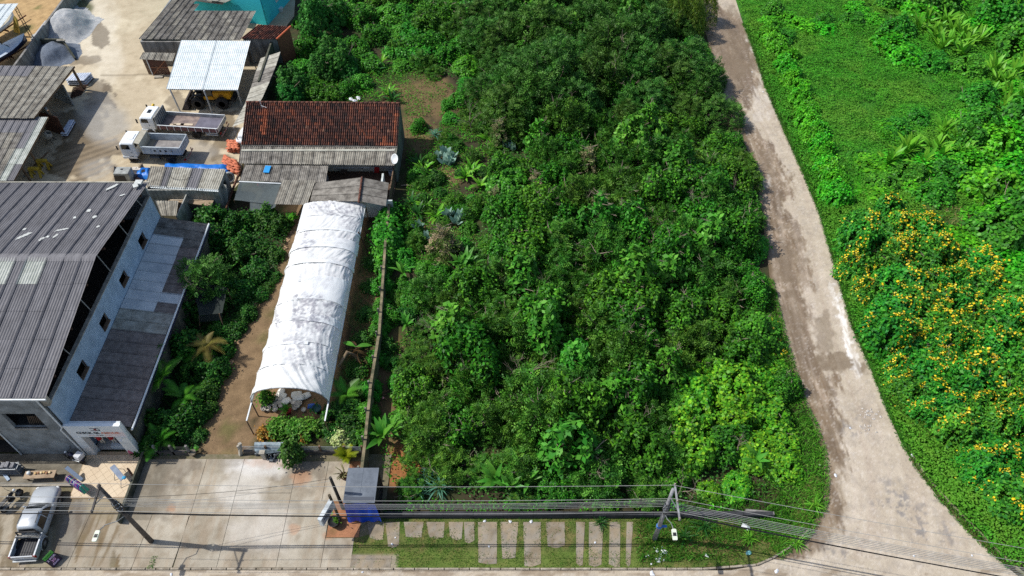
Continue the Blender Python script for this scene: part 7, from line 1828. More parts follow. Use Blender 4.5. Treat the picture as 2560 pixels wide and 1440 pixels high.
for u, v, s, zs in [(2215, 120, 1.1, .9), (2260, 150, 1.1, 1.0), (2300, 40, 1.2, .9), (2180, 60, .8, .8), (2440, 80, 1.1, 1), (2230, 330, .9, .6), (2180, 420, 1., .6), (2330, 420, 1.0, .9), (2400, 420, 1.1, 1.1), (2460, 360, 1.2, 1.2), (2520, 350, 1.2, 1.2), (2545, 450, 1.2, 1.3), (2470, 480, 1.3, 1.3), (2520, 560, 1.2, 1.2), (2440, 560, .9, .8), (2300, 480, .9, .7), (2210, 500, .9, .6), (2140, 470, .8, .4), (2380, 610, 1., .8), (2530, 680, 1.2, 1.1), (2460, 700, 1.0, 1.), (2555, 250, 1.1, 1.), (2400, 300, .8, .7), (2500, 20, 1.2, 1.1), (2380, 10, 1., .9), (2140, 30, .8, .8), (2555, 100, 1.2, 1.), (2240, 420, 1., .6), (1920, 60, .7, .9), (1960, 50, .8, .8), (2000, 70, .9, .8), (2050, 75, .9, .6)]:
    q = P(u, v); kM.put(q.x, q.y, s, zs, rnd=rv)
for u, v, s, zs in [(2150, 400, .6, .6), (2240, 330, .7, .7), (2290, 300, .6, .8), (2200, 470, .7, .7), (2270, 450, .8, .8), (2330, 500, .8, .9), (2410, 360, .9, 1.), (2440, 260, .9, 1.), (2330, 170, .8, .9), (2240, 90, .9, 1.), (2130, 60, .7, .8), (2060, 60, .6, .8), (1960, 100, .6, .8), (1930, 40, .7, .9), (2480, 60, 1.3, 1.2), (2550, 130, 1.3, 1.3), (2540, 330, 1.2, 1.3), (2440, 330, 1.0, 1.1), (2420, 180, .9, .8), (2555, 560, 1.3, 1.4), (2490, 620, 1.2, 1.1), (2550, 780, 1.2, 1.2), (2360, 450, .9, .9), (2290, 20, 1.1, 1.2), (2230, 10, 1.0, 1.), (2340, 10, 1.2, 1.3)]:
    q = P(u, v); kV.put(q.x, q.y, s, zs, label='tall dark vine covered shrub among the field heliconias', group='vine covered shrubs in the far field', rnd=rv)
# trailing creeper ridge over the old field fence
for t in np.linspace(0, 1, 26):
    u = np.interp(t, [0, .3, .6, 1], [1920, 1985, 2035, 2085]); v = np.interp(t, [0, .3, .6, 1], [80, 220, 350, 500]); q = P(u, v)
    kM.put(q.x + rv.uniform(-.6, .6), q.y, rv.uniform(.5, .7), rv.uniform(1.5, 2.0), label='low creeper hummock in the ridge along the field edge by the road', group='creeper ridge along the field edge', rnd=rv)

# ---- garden between boutique and tunnel
for u, v, s, zs in [(545, 570, 1.2, 1.1), (585, 585, 1.0, 1.), (620, 570, .9, 1.), (660, 560, 1., .9), (700, 575, .8, .9), (540, 620, 1.1, 1.1), (600, 640, 1.1, 1.), (650, 630, .9, .8), (690, 640, .7, .7), (640, 690, .9, .8), (600, 740, 1.0, .8), (650, 740, .6, .6), (560, 720, 1.0, .9), (620, 790, .7, .6), (480, 880, 1.1, 1.2), (560, 880, .8, .7), (470, 800, .9, 1.3), (590, 830, .7, .6), (540, 940, .9, .8), (520, 990, .8, .7), (480, 1050, .9, .9), (440, 1080, 1., .9), (400, 1110, .9, .9), (370, 1120, .7, .8), (500, 930, .9, .8), (550, 830, .8, .7), (680, 700, .45, .5), (670, 720, .45, .5), (690, 690, .4, .5), (520, 1030, .6, .6), (720, 560, .5, .5), (500, 1090, .5, .5), (400, 1065, .9, 1.)]:
    q = P(u, v); kO.put(q.x, q.y, s, zs, rnd=rv)
tcr = Kind('garden_tree', 'feather', [S(70, 120, 44), S(60, 106, 40), S(88, 132, 56)], (31,), 'airy light green tree overhanging the boutique roof edge', 'tree', None, n=700, R_=2.0, H_=4.9, nl=13, twigs=8)
q = P(535, 745); tcr.put(q.x, q.y, 1., 1., rnd=rv)
hedge = Kind('leafy_hedge', 'broad', [S(70, 128, 32), S(56, 112, 30), S(104, 150, 56)], (33,), 'dense low hedge with variegated leaves in front of the tunnel mouth', 'hedge', None, n=3500, R_=1.0, H_=1.0, nl=10, twigs=0)
for i, (u, v) in enumerate([(700, 1072), (740, 1075), (778, 1078)]):
    q = P(u, v); hedge.put(q.x, q.y, .85, .9, label='dense low hedge with variegated leaves in front of the tunnel mouth', group='low hedge at the tunnel mouth', rnd=rv)
gs2 = Kind('croton_bush', 'broad', [S(150, 104, 40), S(120, 110, 40), S(170, 120, 50)], (34,), 'orange brown croton bush by the garden fence', 'bush', 'crotons by the garden fence', n=900, R_=.6, H_=.6, nl=6, twigs=0)
for u, v in [(680, 1085), (755, 1092), (660, 1088)]: q = P(u, v); gs2.put(q.x, q.y, .8, .9, rnd=rv)
pale = Kind('pale_bush', 'broad', [S(176, 186, 120), S(140, 160, 90), S(190, 196, 140)], (35,), 'cream variegated bush between the tunnel post and boundary wall', 'bush', None, n=1400, R_=.8, H_=1.2, nl=8, twigs=1)
q = P(855, 1098); pale.put(q.x, q.y, .9, .9, rnd=rv)
for u, v, s, zs in [(850, 1050, .9, .8), (870, 1030, .8, .7), (880, 1070, .8, .7), (840, 1080, .6, .6), (900, 980, .6, .6), (890, 930, .7, .6), (905, 850, .6, .6), (915, 790, .6, .5), (925, 720, .6, .5), (935, 660, .6, .6), (940, 600, .7, .7), (890, 1100, .7, .6)]:
    q = P(u, v); kO.put(q.x, q.y, s, zs, label='low bush in the narrow bed between tunnel and boundary wall', group='bushes beside the boundary wall', rnd=rv)
wv = Kind('wall_vine', 'vine', VINE, (36, 37), 'bright vine climbing over the boundary wall behind the outbuilding', 'vine', 'vines on the boundary wall', n=3600, mat=leafv, R_=1.0, H_=1.9, nl=10, twigs=0)
for u, v, s in [(972, 585, 1.), (968, 615, 1.1), (975, 560, .9), (965, 650, .9), (985, 540, .8), (962, 680, .6)]: q = P(u, v); wv.put(q.x, q.y, s, 1.05, rnd=rv)

# ---- scattered ground plants: one countless mass each
def scatter(name, poly, dens, seed, pal, L, W, hz, label, cat, mode='leaf', mask=None, mat=None, zbase=0., alt=None):
    rng = np.random.default_rng(seed); xs = [p[0] for p in poly]; ys = [p[1] for p in poly]
    A_ = (max(xs) - min(xs)) * (max(ys) - min(ys)); n = int(A_ * dens)
    X = rng.uniform(min(xs), max(xs), n); Y = rng.uniform(min(ys), max(ys), n); k = inpoly(X, Y, poly); X = X[k]; Y = Y[k]
    if mask is not None: k = rng.random(len(X)) < mask(X, Y); X = X[k]; Y = Y[k]
    n = len(X); hgt = hz(X, Y) if callable(hz) else np.full(n, hz); up = np.array([0, 0, 1.])
    if mode == 'leaf':
        Z = zbase + (hgt * rng.random(n) ** .5 if mat is not None or dens < 100 else hgt - .1 * rng.random(n)); N0 = up + rng.normal(size=(n, 3)) * .33; D = rng.normal(size=(n, 3)); s = L * (.7 + .6 * rng.random(n)); w_ = s * (W / L)
        C = np.stack([X, Y, Z], 1)
    else:
        s = L * (.6 + .8 * rng.random(n)) * (hgt / (np.mean(hgt) + 1e-6)) ** .5; D = up * .8 + rng.normal(size=(n, 3)) * np.array([.55, .55, .1]); N0 = rng.normal(size=(n, 3)) * np.array([1, 1, .3]) + up * .5; w_ = np.full(n, W)
        C = np.stack([X, Y, zbase + s * .4], 1)
    t = tone(rng, n, pal, .25) * (.62 + .55 * fbm(X * .5, Y * .5, 3, seed) + .4 * (fbm(X * .13, Y * .13, 3, seed + 4) - .25))[:, None]
    if alt is not None:
        a_ = (sm(.45, .7, fbm(X * .22, Y * .22, 4, seed + 40)) * .6 + sm(.55, .7, fbm(X * 1.1, Y * 1.1, 3, seed + 41)) * .35)[:, None]; t = t * (1 - a_) + np.array(alt)[None, :] * a_ * (.8 + .4 * rng.random((n, 1)))
    V_, F_, C_ = leaves(C, N0, D, s, w_, np.clip(t, 0, 1))
    o = np_mesh(name, V_, F_, mat or grassm, None, C_); return tag(o, label, cat, None, 'stuff')
FIELD = [tuple(p) for p in road_r[1:-1]] + [(60, 14), (75, 60), (70, 100), (30, 102)]
def fmask(X, Y):
    d, _, _ = nearest(X, Y, FIELD); return np.clip(.35 + d * .9, 0, 1) * (1 - .8 * sm(.66, .74, fbm(X * .35, Y * .35, 3, 77)))
scatter('creeping_groundcover', FIELD, 105, 5, [S(70, 152, 34), S(60, 138, 32), S(88, 162, 42), S(76, 152, 38)], .17, .13, lambda X, Y: .12 + .75 * fbm(X * .5, Y * .5, 5, 3) ** 1.5 + .22 * fbm(X * 2.1, Y * 2.1, 3, 13), 'bright green creeping groundcover carpeting the open field', 'groundcover', mask=fmask, alt=S(104, 158, 48))
def strip(line, w0, w1):
    a = np.array(line); d = np.gradient(a, axis=0); n = np.stack([-d[:, 1], d[:, 0]], 1); n /= np.linalg.norm(n, axis=1, keepdims=True)
    return [tuple(p) for p in a + n * w0] + [tuple(p) for p in (a + n * w1)[::-1]]
GR = [S(60, 122, 30), S(74, 134, 36), S(48, 104, 26), S(92, 136, 46)]
scatter('field_grass', FIELD, 16, 66, GR + [S(128, 150, 70)], .4, .04, .3, 'loose grass blades among the field creepers', 'grass', 'blade', lambda X, Y: sm(.45, .6, fbm(X * .3, Y * .3, 3, 71)))
scatter('roadside_grass', strip(road_r[1:-1], -.2, 2.6), 150, 6, GR, .34, .045, .3, 'long green grass along the field side of the dirt road', 'grass', 'blade')
scatter('roadside_weeds', strip(road_l[10:-1], -2.9, .3), 150, 7, [S(78, 150, 34), S(92, 160, 42), S(64, 134, 30), S(106, 160, 54)], .38, .05, .3, 'green grass strip between the thicket and the muddy road edge', 'grass', 'blade')
def vmask(X, Y):
    u, v = px(X, Y); m = np.ones(len(X))
    on = np.zeros(len(X), bool)
    for o in walk.children:
        c = np.array([w.co[:2] for w in o.data.vertices]); x0, y0 = c.min(0); x1, y1 = c.max(0); nz_ = .26 * fbm(X * 2.2, Y * 2.2, 3, 41); on |= (X > x0 + nz_ - .04) & (X < x1 - nz_ + .04) & (Y > y0 + nz_ * 1.6 - .05) & (Y < y1)
    m[on] = .05 + .4 * (Y[on] < 19.0) + .5 * (fbm(X[on] * 2.4, Y[on] * 2.4, 3, 44) > .62); m *= np.where((u < 990) & (v > 1380), .25, 1) * np.where(u < 990, .5 + .6 * (fbm(X * 1.2, Y * 1.2, 3, 2) > .48), 1) * np.where(u < 1600, .75, 1)
    d = blob(u, v, 1790, 1368, 90, 16, seed=4); return m * (1 - .7 * d) * np.where(fbm(X * .9, Y * .9, 3, 15) > .6, .35, 1)
scatter('verge_grass', VERGE, 260, 8, GR + [S(112, 140, 56), S(124, 150, 62), S(100, 140, 50)], .15, .035, lambda X, Y: np.where(X > 9.2, .55, .14), 'mown and straggling grass on the verge between kerb and lot wall', 'grass', 'blade', vmask, zbase=.08)
scatter('verge_weeds', [(8.5, 18.2), (14, 18.4), (20, 21.0), (19, 24.5), (12, 22.2), (8.5, 21.2)], 90, 9, GR, .42, .05, .4, 'rank grass growing around the pale pole', 'weeds', 'blade', zbase=.08)
scatter('lot_undergrowth', LOT, 20, 10, DEEP, .24, .13, lambda X, Y: .2 + .7 * fbm(X * .5, Y * .5, 3, 5), 'dark leafy undergrowth beneath the thicket shrubs', 'undergrowth', mat=leafm)
CLR = PP([(1000, 1230), (1100, 1240), (1060, 1100), (1050, 900), (1060, 720), (1230, 600), (1260, 430), (1200, 240), (1010, 170), (890, 150), (760, 60), (720, 255), (1010, 262), (1018, 500), (960, 720), (930, 1000), (960, 1180)])
def cmask(X, Y):
    u, v = px(X, Y); m = fbm(X * .7, Y * .7, 4, 23)
    bare = np.maximum.reduce([blob(u, v, *a, seed=5, amp=.35) for a in [(1000, 1160, 75, 85), (985, 1050, 45, 90), (960, 900, 40, 90), (1060, 245, 80, 55), (1040, 330, 45, 60), (1110, 440, 60, 20)]])
    return sm(.3, .48, m) * (1 - .5 * bare)
scatter('clearing_weeds', CLR, 85, 11, GREEN + BRIGHT + [S(112, 126, 52)], .17, .09, lambda X, Y: .1 + .4 * fbm(X, Y, 3, 6), 'patchy weeds over bare soil along the thicket edge', 'weeds', mask=cmask)
GRD = PP([(360, 1130), (500, 1130), (520, 1000), (600, 850), (690, 690), (735, 540), (540, 530), (520, 600), (480, 800), (440, 900)])
scatter('garden_undergrowth', GRD, 60, 12, [S(40, 90, 30), S(52, 104, 34), S(30, 72, 26)], .2, .11, lambda X, Y: .15 + .7 * fbm(X * .9, Y * .9, 3, 8), 'leafy undergrowth filling the shady garden beds', 'undergrowth', mat=leafm)
scatter('tunnel_side_weeds', PP([(835, 1130), (890, 1130), (915, 950), (945, 700), (965, 560), (930, 560), (905, 700), (870, 880), (840, 1000)]), 45, 13, [S(44, 84, 30), S(60, 96, 40), S(104, 92, 56)], .18, .09, .35, 'thin weeds in the bed beside the boundary wall', 'weeds')
scatter('field_tall_grass', PP([(2260, 560), (2330, 505), (2420, 540), (2440, 640), (2340, 660)]), 170, 14, [S(96, 130, 62), S(120, 146, 80), S(76, 116, 50), S(164, 150, 96)], .85, .05, .9, 'tall arching feathery grass between flowering shrubs and creepers', 'grass', 'blade')
scatter('field_tall_grass', PP([(2210, 1000), (2340, 960), (2420, 1040), (2400, 1110), (2290, 1100)]), 130, 15, GR + [S(120, 150, 60)], .8, .05, .9, 'tall reed grass at the bend of the dirt road by the flowers', 'grass', 'blade')
scatter('wall_creepers', PP([(960, 1290), (1840, 1296), (1840, 1262), (960, 1252)]), 70, 16, BRIGHT + GREEN, .17, .1, lambda X, Y: .2 + .5 * fbm(X * .8, Y * .8, 3, 4), 'weeds and grass spilling against the blackened lot wall', 'weeds', mask=lambda X, Y: ((Y > 21.7) * .9 + (Y < 21.25) * .35) * (fbm(X * .6, Y * .6, 3, 9) > .42))
scatter('fallen_leaves', PP([(1085, 455), (1130, 455), (1120, 432), (1080, 432)]), 90, 17, [S(190, 160, 120), S(160, 128, 92), S(206, 180, 140)], .2, .12, .06, 'dry fallen leaves heaped beside the cactus clump', 'leaves')
for i, (u, v) in enumerate([(385, 1400), (378, 1412)]):
    pass
scatter('crack_grass', PP([(368, 1424), (384, 1424), (396, 1392), (382, 1392)]), 300, 18, GR, .14, .03, .14, 'grass tuft in the crack of the concrete forecourt', 'grass', 'blade', zbase=.08)

# ---- big-leaved plants: every leaf is its own
def blade_mesh(L, W, lift, droop, fold=.2, n=7, pet=.12, tip=.9):
    Vv = []; Ff = []
    for i in range(n + 1):
        t = i / n; x = L * (t * .9) * (1 - .15 * t * droop); z = L * (lift * t - droop * t * t)
        if t < pet: w = .02
        else:
            q = (t - pet) / (1 - pet); w = W / 2 * math.sin(math.pi * min(.97, q ** tip * .9 + .06)) + .004
        Vv += [(x, -w, z + w * fold), (x, 0, z), (x, w, z + w * fold)]
        if i: b = 3 * i; Ff += [(b - 3, b, b + 1, b - 2), (b - 2, b + 1, b + 2, b - 1)]
    o = np_mesh('leaf', Vv, Ff, None, None, smooth=True); me = o.data; bpy.data.objects.remove(o); me.materials.clear(); return me
def bl_mat(name, c1, c2, r=.18): return M(name, c1, c2, 2.2, .4, rand=r, tint=.012, trans=.25, spec=.2)
hel = bl_mat('heliconia_leaf', S(88, 156, 36), S(116, 178, 54)); ban = bl_mat('banana_leaf', S(66, 128, 40), S(90, 150, 52)); cac = bl_mat('cactus_pad', S(156, 186, 170), S(128, 164, 148), .1); yel_ = bl_mat('palm_yellow', S(150, 158, 30), S(120, 140, 30)); agv = bl_mat('blue_leaf', S(70, 122, 96), S(92, 142, 116)); drk = bl_mat('dark_strap', S(36, 82, 30), S(50, 98, 38)); brn = bl_mat('dead_leaf', S(120, 92, 62), S(92, 72, 50))
LM = {}
def rosette(name, label, loc, n, key, mat, L, W, lift, droop, el=(20, 75), group=None, seed=0, cat='plant', stem=0., sc_=(.75, 1.15), fold=.2):
    kk = (key, mat.name)
    if kk not in LM:
        me = blade_mesh(L, W, lift, droop, fold); me.materials.append(mat); LM[kk] = me
    rr = random.Random(seed * 31 + n); t = thing(name, label, cat, loc, 0, group)
    if stem: MB().path([(0, 0, 0), (.03, .02, stem * .6), (0, 0, stem)], [.11, .09, .06], 7, cap=False).build('stem', barkm if mat is not ban else M('banana_stem', S(110, 116, 66), S(84, 80, 50), 3, .8), t, world=False, smooth=True)
    for i in range(n):
        o = link(bpy.data.objects.new('leaf', LM[kk]), t); s = rr.uniform(*sc_)
        o.location = (rr.uniform(-.1, .1), rr.uniform(-.1, .1), stem * rr.uniform(.85, 1)); o.rotation_euler = (rr.uniform(-.5, .5), -R(rr.uniform(*el)), i * 2.4 + rr.uniform(-.4, .4)); o.scale = (s, s, s)
    return t
hl = [(2330, 90), (2360, 60), (2395, 100), (2420, 70), (2370, 120), (2440, 110), (2310, 60), (2350, 130), (2400, 140), (2290, 80), (2480, 180), (2510, 220), (2540, 260), (2555, 180), (2500, 280), (2530, 310), (2470, 240), (2350, 340), (2380, 370), (2330, 380), (2400, 400), (2270, 380), (2300, 420), (2220, 415), (2260, 390), (2545, 50), (2490, 205), (2525, 195), (2550, 225), (2515, 250), (2545, 290), (2380, 85), (2340, 110), (2410, 115), (2365, 355), (2390, 345), (2345, 400), (2520, 860), (2545, 900), (2500, 840)]
for i, (u, v) in enumerate(hl):
    rosette('heliconia', 'clump of long upright green paddle leaves in the far field', P(u, v), 17, 'hel', hel, 2.7, .42, .2, .3, (30, 84), 'heliconia clumps in the far field', i, 'heliconia')
for i, (u, v) in enumerate([(1045, 540), (1065, 520), (1090, 545), (1030, 515), (1160, 190), (955, 165), (940, 180), (1200, 470), (1225, 230), (980, 255), (972, 240), (1360, 300), (1345, 310), (1220, 350), (1060, 430), (1050, 415), (1180, 430), (1165, 445)]):
    rosette('strap_plant', 'strappy green leaved plant at the weedy edge of the thicket', P(u, v), 13, 'strap%d' % (i % 2), hel if i % 3 else drk, 1.7, .27, .25, .45, (30, 75), 'strap leaved plants along the thicket edge', 100 + i, 'plant')
for i, (u, v, n, s) in enumerate([(1240, 1215, 8, 1.), (1290, 1200, 8, .9), (1275, 1230, 7, .8), (960, 1110, 9, 1.1), (985, 1090, 7, .9), (1170, 680, 9, 1.2), (1150, 690, 7, 1.), (1010, 700, 6, .8), (1020, 830, 5, .8), (2440, 500, 9, 1.3), (2450, 520, 6, 1.1), (2500, 640, 6, 1.), (1880, 1170, 6, .9), (1320, 1215, 6, .8), (1230, 560, 5, .8), (2535, 20, 7, 1.1)]):
    rosette('banana_plant', 'young banana plant with broad split leaves growing out of the greenery', P(u, v), n + 3, 'ban', ban, 2.3, .46, .25, .45, (35, 82), 'banana plants in the greenery', 200 + i, 'banana plant', stem=.9, sc_=(.6 * s, .95 * s))
for i, (u, v) in enumerate([(1095, 400), (1115, 410), (1130, 400), (1110, 390), (1125, 415), (1265, 372), (1280, 376), (1120, 545), (1150, 550), (1140, 560), (1050, 575), (1065, 600)]):
    rosette('paddle_succulent', 'blue grey succulent with upright rounded paddles ' + ('by the clearing' if i < 5 else 'between thicket shrubs'), P(u, v), 14, 'cac', cac, 1.25, .46, .1, .02, (35, 82), 'blue grey succulents ' + ('by the clearing' if i < 5 else 'between shrubs'), 300 + i, 'succulent', fold=.05, sc_=(.6, 1.2))
for i, (u, v, m, s) in enumerate([(1088, 342, agv, 1.), (1075, 1195, agv, 1.2), (1100, 1225, agv, 1.3), (1062, 1205, agv, 1.), (1050, 1240, agv, .9), (1300, 1250, drk, 1.1), (1480, 1245, drk, 1.1), (1290, 1275, drk, 1.), (1500, 1310, drk, .8), (1710, 1345, drk, 1.), (1760, 1320, drk, 1.1), (2035, 1265, hel, 1.), (1990, 1360, hel, .8), (1870, 1350, hel, .8)]):
    rosette('grass_clump', 'fountain clump of narrow %s blades %s' % ('blue green' if m is agv else 'green', 'by the bare soil' if m is agv else ('near the lot wall' if m is drk else 'at the verge corner')), P(u, v), 34, 'tuft', m, 1.3, .07, .6, .85, (15, 85), 'narrow bladed clumps ' + m.name, 400 + i, 'grass clump', sc_=(.55 * s, 1.1 * s))

# ---- palms
def frond(L, n, drop, mat, w=.42):
    mb = MB(); pts = [V((L * t, 0, L * (.55 * t - drop * t * t))) for t in np.linspace(0, 1, 9)]; mb.path(pts, [.025 - .002 * i for i in range(9)], 4, cap=False)
    for i in range(n):
        t = .12 + .86 * i / n; q = V((L * t, 0, L * (.55 * t - drop * t * t))); ln = w * math.sin(math.pi * min(.95, .2 + .75 * t))
        for s in (-1, 1):
            e = q + V((ln * .45, s * ln, -.12 * ln)); d = V((.05, -s * .01, 0)); mb._add([q - d * .3, e, q + d], [(0, 1, 2)])
    o = mb.build('frond', mat, None, fix=False); me = o.data; bpy.data.objects.remove(o); return me
palmm = bl_mat('palm_leaf', S(62, 124, 34), S(84, 146, 46)); palmd = bl_mat('palm_dry', S(132, 126, 62), S(104, 96, 50))
fm1 = frond(1.9, 26, .75, palmm); fm2 = frond(1.8, 18, .95, palmd); fm3 = frond(1.3, 22, .6, yel_, .35); fm4 = frond(1.6, 24, .7, palmm, .38)
def palm(label, u, v, h, fm, n, seed, el=(-10, 60), group=None, s=1.):
    t = thing('palm', label, 'palm', P(u, v), 0, group); rr = random.Random(seed)
    MB().path([(0, 0, 0), (.04, 0, h * .5), (0, .02, h)], [.12, .09, .07], 8, cap=False).build('trunk', barkm, t, world=False, smooth=True)
    for i in range(n):
        o = link(bpy.data.objects.new('frond', fm), t); o.location = (0, 0, h); o.rotation_euler = (rr.uniform(-.2, .2), -R(rr.uniform(*el)), i * 2.4 + rr.uniform(-.2, .2)); q = s * rr.uniform(.85, 1.15); o.scale = (q, q, q)
palm('palm with dry straw coloured fronds in the shady garden', 535, 895, 1.7, fm2, 11, 1, (-15, 45))
palm('lush feather palm beside the mossy boutique wall, under the gutter', 430, 985, 2.1, fm1, 13, 2, (-5, 60))
palm('feather palm behind the lush palm by the boutique wall', 405, 935, 2.4, fm4, 10, 3, (0, 60))
palm('small feather palm in the garden bed near the side fence', 470, 1010, 1.0, fm4, 11, 4)
palm('young palm leaning over the side fence', 410, 1115, .8, fm4, 9, 5)
palm('small palm between the tunnel and the boundary wall', 868, 1000, .7, fm4, 9, 6)
palm('dark young palm in the middle of the shady garden', 505, 900, .8, fm4, 9, 7)
# ---- pots
def potted(label, u, v, potc, r, plant):
    t = thing('potted_plant', label, 'potted plant', P(u, v) + V((0, 0, .1)))
    MB().lathe([(r * .7, 0), (r, r * 1.3), (r * 1.08, r * 1.35), (r * .95, r * 1.4), (r * .9, r * 1.2), (.001, r * 1.15)], 16).build('pot', M('pot_' + label[:9], potc, tuple(x * .7 for x in potc), 4, .6), t, world=False, smooth=True)
    plant(t, r * 1.2); return t
def bush_in(seed, pal, R_, H_, n=700):
    def f(t, z):
        V_, F_, C_, c, rad = crown_mesh(seed, 'broad', R_, H_, n, pal, 8); V_ = V_ * np.array([1, 1, 1]) + np.array([0, 0, z]); np_mesh('foliage', V_, F_, leafm, t, C_)
    return f
def fan_in(me, n, s, el=(10, 70)):
    def f(t, z):
        rr = random.Random(n)
        for i in range(n):
            o = link(bpy.data.objects.new('frond', me), t); o.location = (0, 0, z); o.rotation_euler = (0, -R(rr.uniform(*el)), i * 2.4); o.scale = (s, s, s)
    return f
potted('dark green bush in a blue pot before the garden fence', 740, 1150, S(52, 58, 92), .34, bush_in(51, DEEP, .75, 1.6, 1200))
potted('yellow fan palm in a teal pot by the boundary wall end', 867, 1150, S(44, 92, 100), .32, fan_in(fm3, 16, .8))
potted('low plant in a black tub beside the light box sign', 838, 1312, S(40, 40, 42), .4, bush_in(52, OLIVE, .28, .22, 160))
potted('green plant in a grey pot at the corner of the driveway', 486, 1138, S(120, 112, 96), .26, bush_in(53, LIME, .35, .5, 300))
potted('red glazed pot with spiky plant at the tunnel mouth', 722, 1034, S(150, 34, 38), .3, fan_in(fm4, 9, .5, (35, 80)))
potted('leafy plant in a brown pot among sacks at the tunnel mouth', 672, 1008, S(110, 84, 66), .26, bush_in(55, GREEN, .5, .9, 500))
potted('tall dark bush in a teal tub at the tunnel mouth post', 795, 1030, S(40, 84, 86), .36, bush_in(56, DEEP, .6, 1.3, 700))
potted('white pot with trailing plant at the tunnel rear', 733, 553, S(206, 206, 200), .3, bush_in(54, GREEN, .4, .4, 300))
def desert(t, z):
    rr = random.Random(3); mb = MB()
    for i in range(12):
        a = rr.uniform(0, 6.28); m = V((.3 * math.cos(a), .3 * math.sin(a), z + rr.uniform(.2, .5))); e = m + V((.35 * math.cos(a + .5), .35 * math.sin(a + .5), .35)); mb.path([V((0, 0, z)), m, e], [.06, .04, .025], 6)
    mb.build('branches', M('desert_stem', S(116, 112, 74), rough=.8), t, world=False, smooth=True)
potted('bare branching desert rose in a pot beside the black kiosk', 862, 1196, S(110, 70, 52), .28, desert)
dt = thing('dead_banana_stump', 'felled brown banana stem with withered leaves slumped against the tunnel', 'banana plant', P(905, 910))
MB().path([P(905, 915, .1), P(890, 890, 1.4), P(868, 880, 2.0), P(845, 918, 1.7)], [.18, .17, .15, .1], 8).build('stem', M('dead_stem', S(132, 116, 90), S(92, 78, 60), 3, .95), dt, smooth=True)
me = blade_mesh(1.6, .3, .1, .5); me.materials.append(brn)
for i in range(7): o = link(bpy.data.objects.new('withered_leaf', me), dt); o.location = V((-.5, .3, 1.5)) + V((.1 * i, 0, .05)); o.rotation_euler = (.3 * i, .3 - .2 * (i % 3), i * .9)
me = blade_mesh(1.5, .4, .2, .4); me.materials.append(ban)
for i, a in enumerate((2.7, .2)): o = link(bpy.data.objects.new('leaf', me), dt); o.location = (-.3, .5, 1.7); o.rotation_euler = (0, -.1, a)
dl = thing('dead_branch', 'pale dead branch lying beside the house gable', 'branch', P(1015, 464)); MB().path([P(1002, 464, .1), P(1018, 463, .12), P(1034, 466, .08)], [.07, .08, .05], 6).build('limb', twigm, dl, smooth=True)
for i, (u, v) in enumerate([(968, 862), (980, 870), (975, 880), (960, 905), (950, 990), (940, 1010), (985, 885), (965, 985)]):
    rr = random.Random(i); mb = MB(); a = P(u, v, .1)
    for k in range(4): mb.path([a + V((rr.uniform(-.4, .4), rr.uniform(-.4, .4), .02 + .04 * k)), a + V((rr.uniform(-.9, .9), rr.uniform(-.9, .9), .06 + .05 * k))], [.03, .01], 5)
    tag(mb.build('dry_branch', M('red_brown_twig', S(142, 100, 74), S(104, 74, 56), 4, .95)), 'dry reddish cut branch on the soil beside the boundary wall', 'branch', 'cut branches beside the boundary wall')
# ================================================================== poles and wires
polem = M('pole_concrete', S(96, 92, 90), S(66, 62, 60), 2.5, .9, .3, fine=.1); polep = M('pole_pale', S(150, 152, 156), S(104, 104, 106), 2, .9, fine=.1)
wirem = M('wire_grey', S(150, 150, 146), rough=.6); wirek = M('wire_black', S(34, 34, 36), rough=.6)
lampm = M('lamp_case', S(206, 214, 196), rough=.5)
def pole(label, base, h, mat, arm, lampd, marks=()):
    t = thing('utility_pole', label, 'utility pole', base)
    MB().tube((0, 0, 0), (0, 0, h), .17, .1, 14).build('shaft', mat, t, world=False, smooth=True)
    a, b = V(arm[0]), V(arm[1]); MB().bar(a, b, .1, .12).build('crossarm', mat, t, world=False)
    m = a.lerp(b, .75); MB().bar(m, V((0, 0, h - 1.1)), .04, .05).build('arm_brace', steel, t, world=False)
    for k in range(3):
        q = a.lerp(b, k / 2 * .94 + .03); MB().lathe([(.03, 0), (.06, .05), (.04, .09), (.06, .13), (.02, .18)], 10, q + V((0, 0, .05))).build('insulator', M('porcelain', S(150, 140, 130), rough=.3), t, world=False, smooth=True)
    for z in (h * .62, h * .67, h * .72): MB().lathe([(.17, -.05), (.2, 0), (.17, .05)], 10, (0, 0, z)).build('clamp_band', steel, t, world=False)
    cb = MB()
    for k in range(7): cb.path([(.16 * math.cos(k), .16 * math.sin(k), h * .58), (.24 * math.cos(k + .6), .24 * math.sin(k + .6), h * .66), (.15 * math.cos(k + 1.2), .15 * math.sin(k + 1.2), h * .75)], .025, 5)
    cb.build('cable_coil', wirek, t, world=False)
    z0 = 4.5; e = V(lampd)
    MB().path([(0, 0, z0), (e.x * .25, e.y * .3, z0 + .25), (e.x * .8, e.y * .45, z0 + .3), (e.x, e.y * .7, z0 + .4)], .03, 6).build('lamp_arm', steel, t, world=False)
    hd = MB().loft([ring(-.12, .12, .12, 0, .05), ring(-.36, .36, .16, .05, .08), ring(-.36, .36, .15, .13, .08)]); hd.move(Matrix.Translation(V((e.x, e.y * .9, z0 + .38))) @ Matrix.Rotation(R(90), 4, 'Z'))
    ho_ = hd.build('lamp_head', lampm, t, world=False, bevel=.01); MB().obox((e.x, e.y * .9, z0 + .52), (.2, .22, .02), 0).build('lamp_panel', blackm, ho_, world=False)
    return t
p1b, p2b = P(380, 1355), P(1635, 1350)
pole('dark concrete utility pole standing on the concrete forecourt near the pickup', p1b, 8.7, polem, ((0, .15, 8.55), (0, -1.5, 8.3)), (-1.15, -1.75, 0))
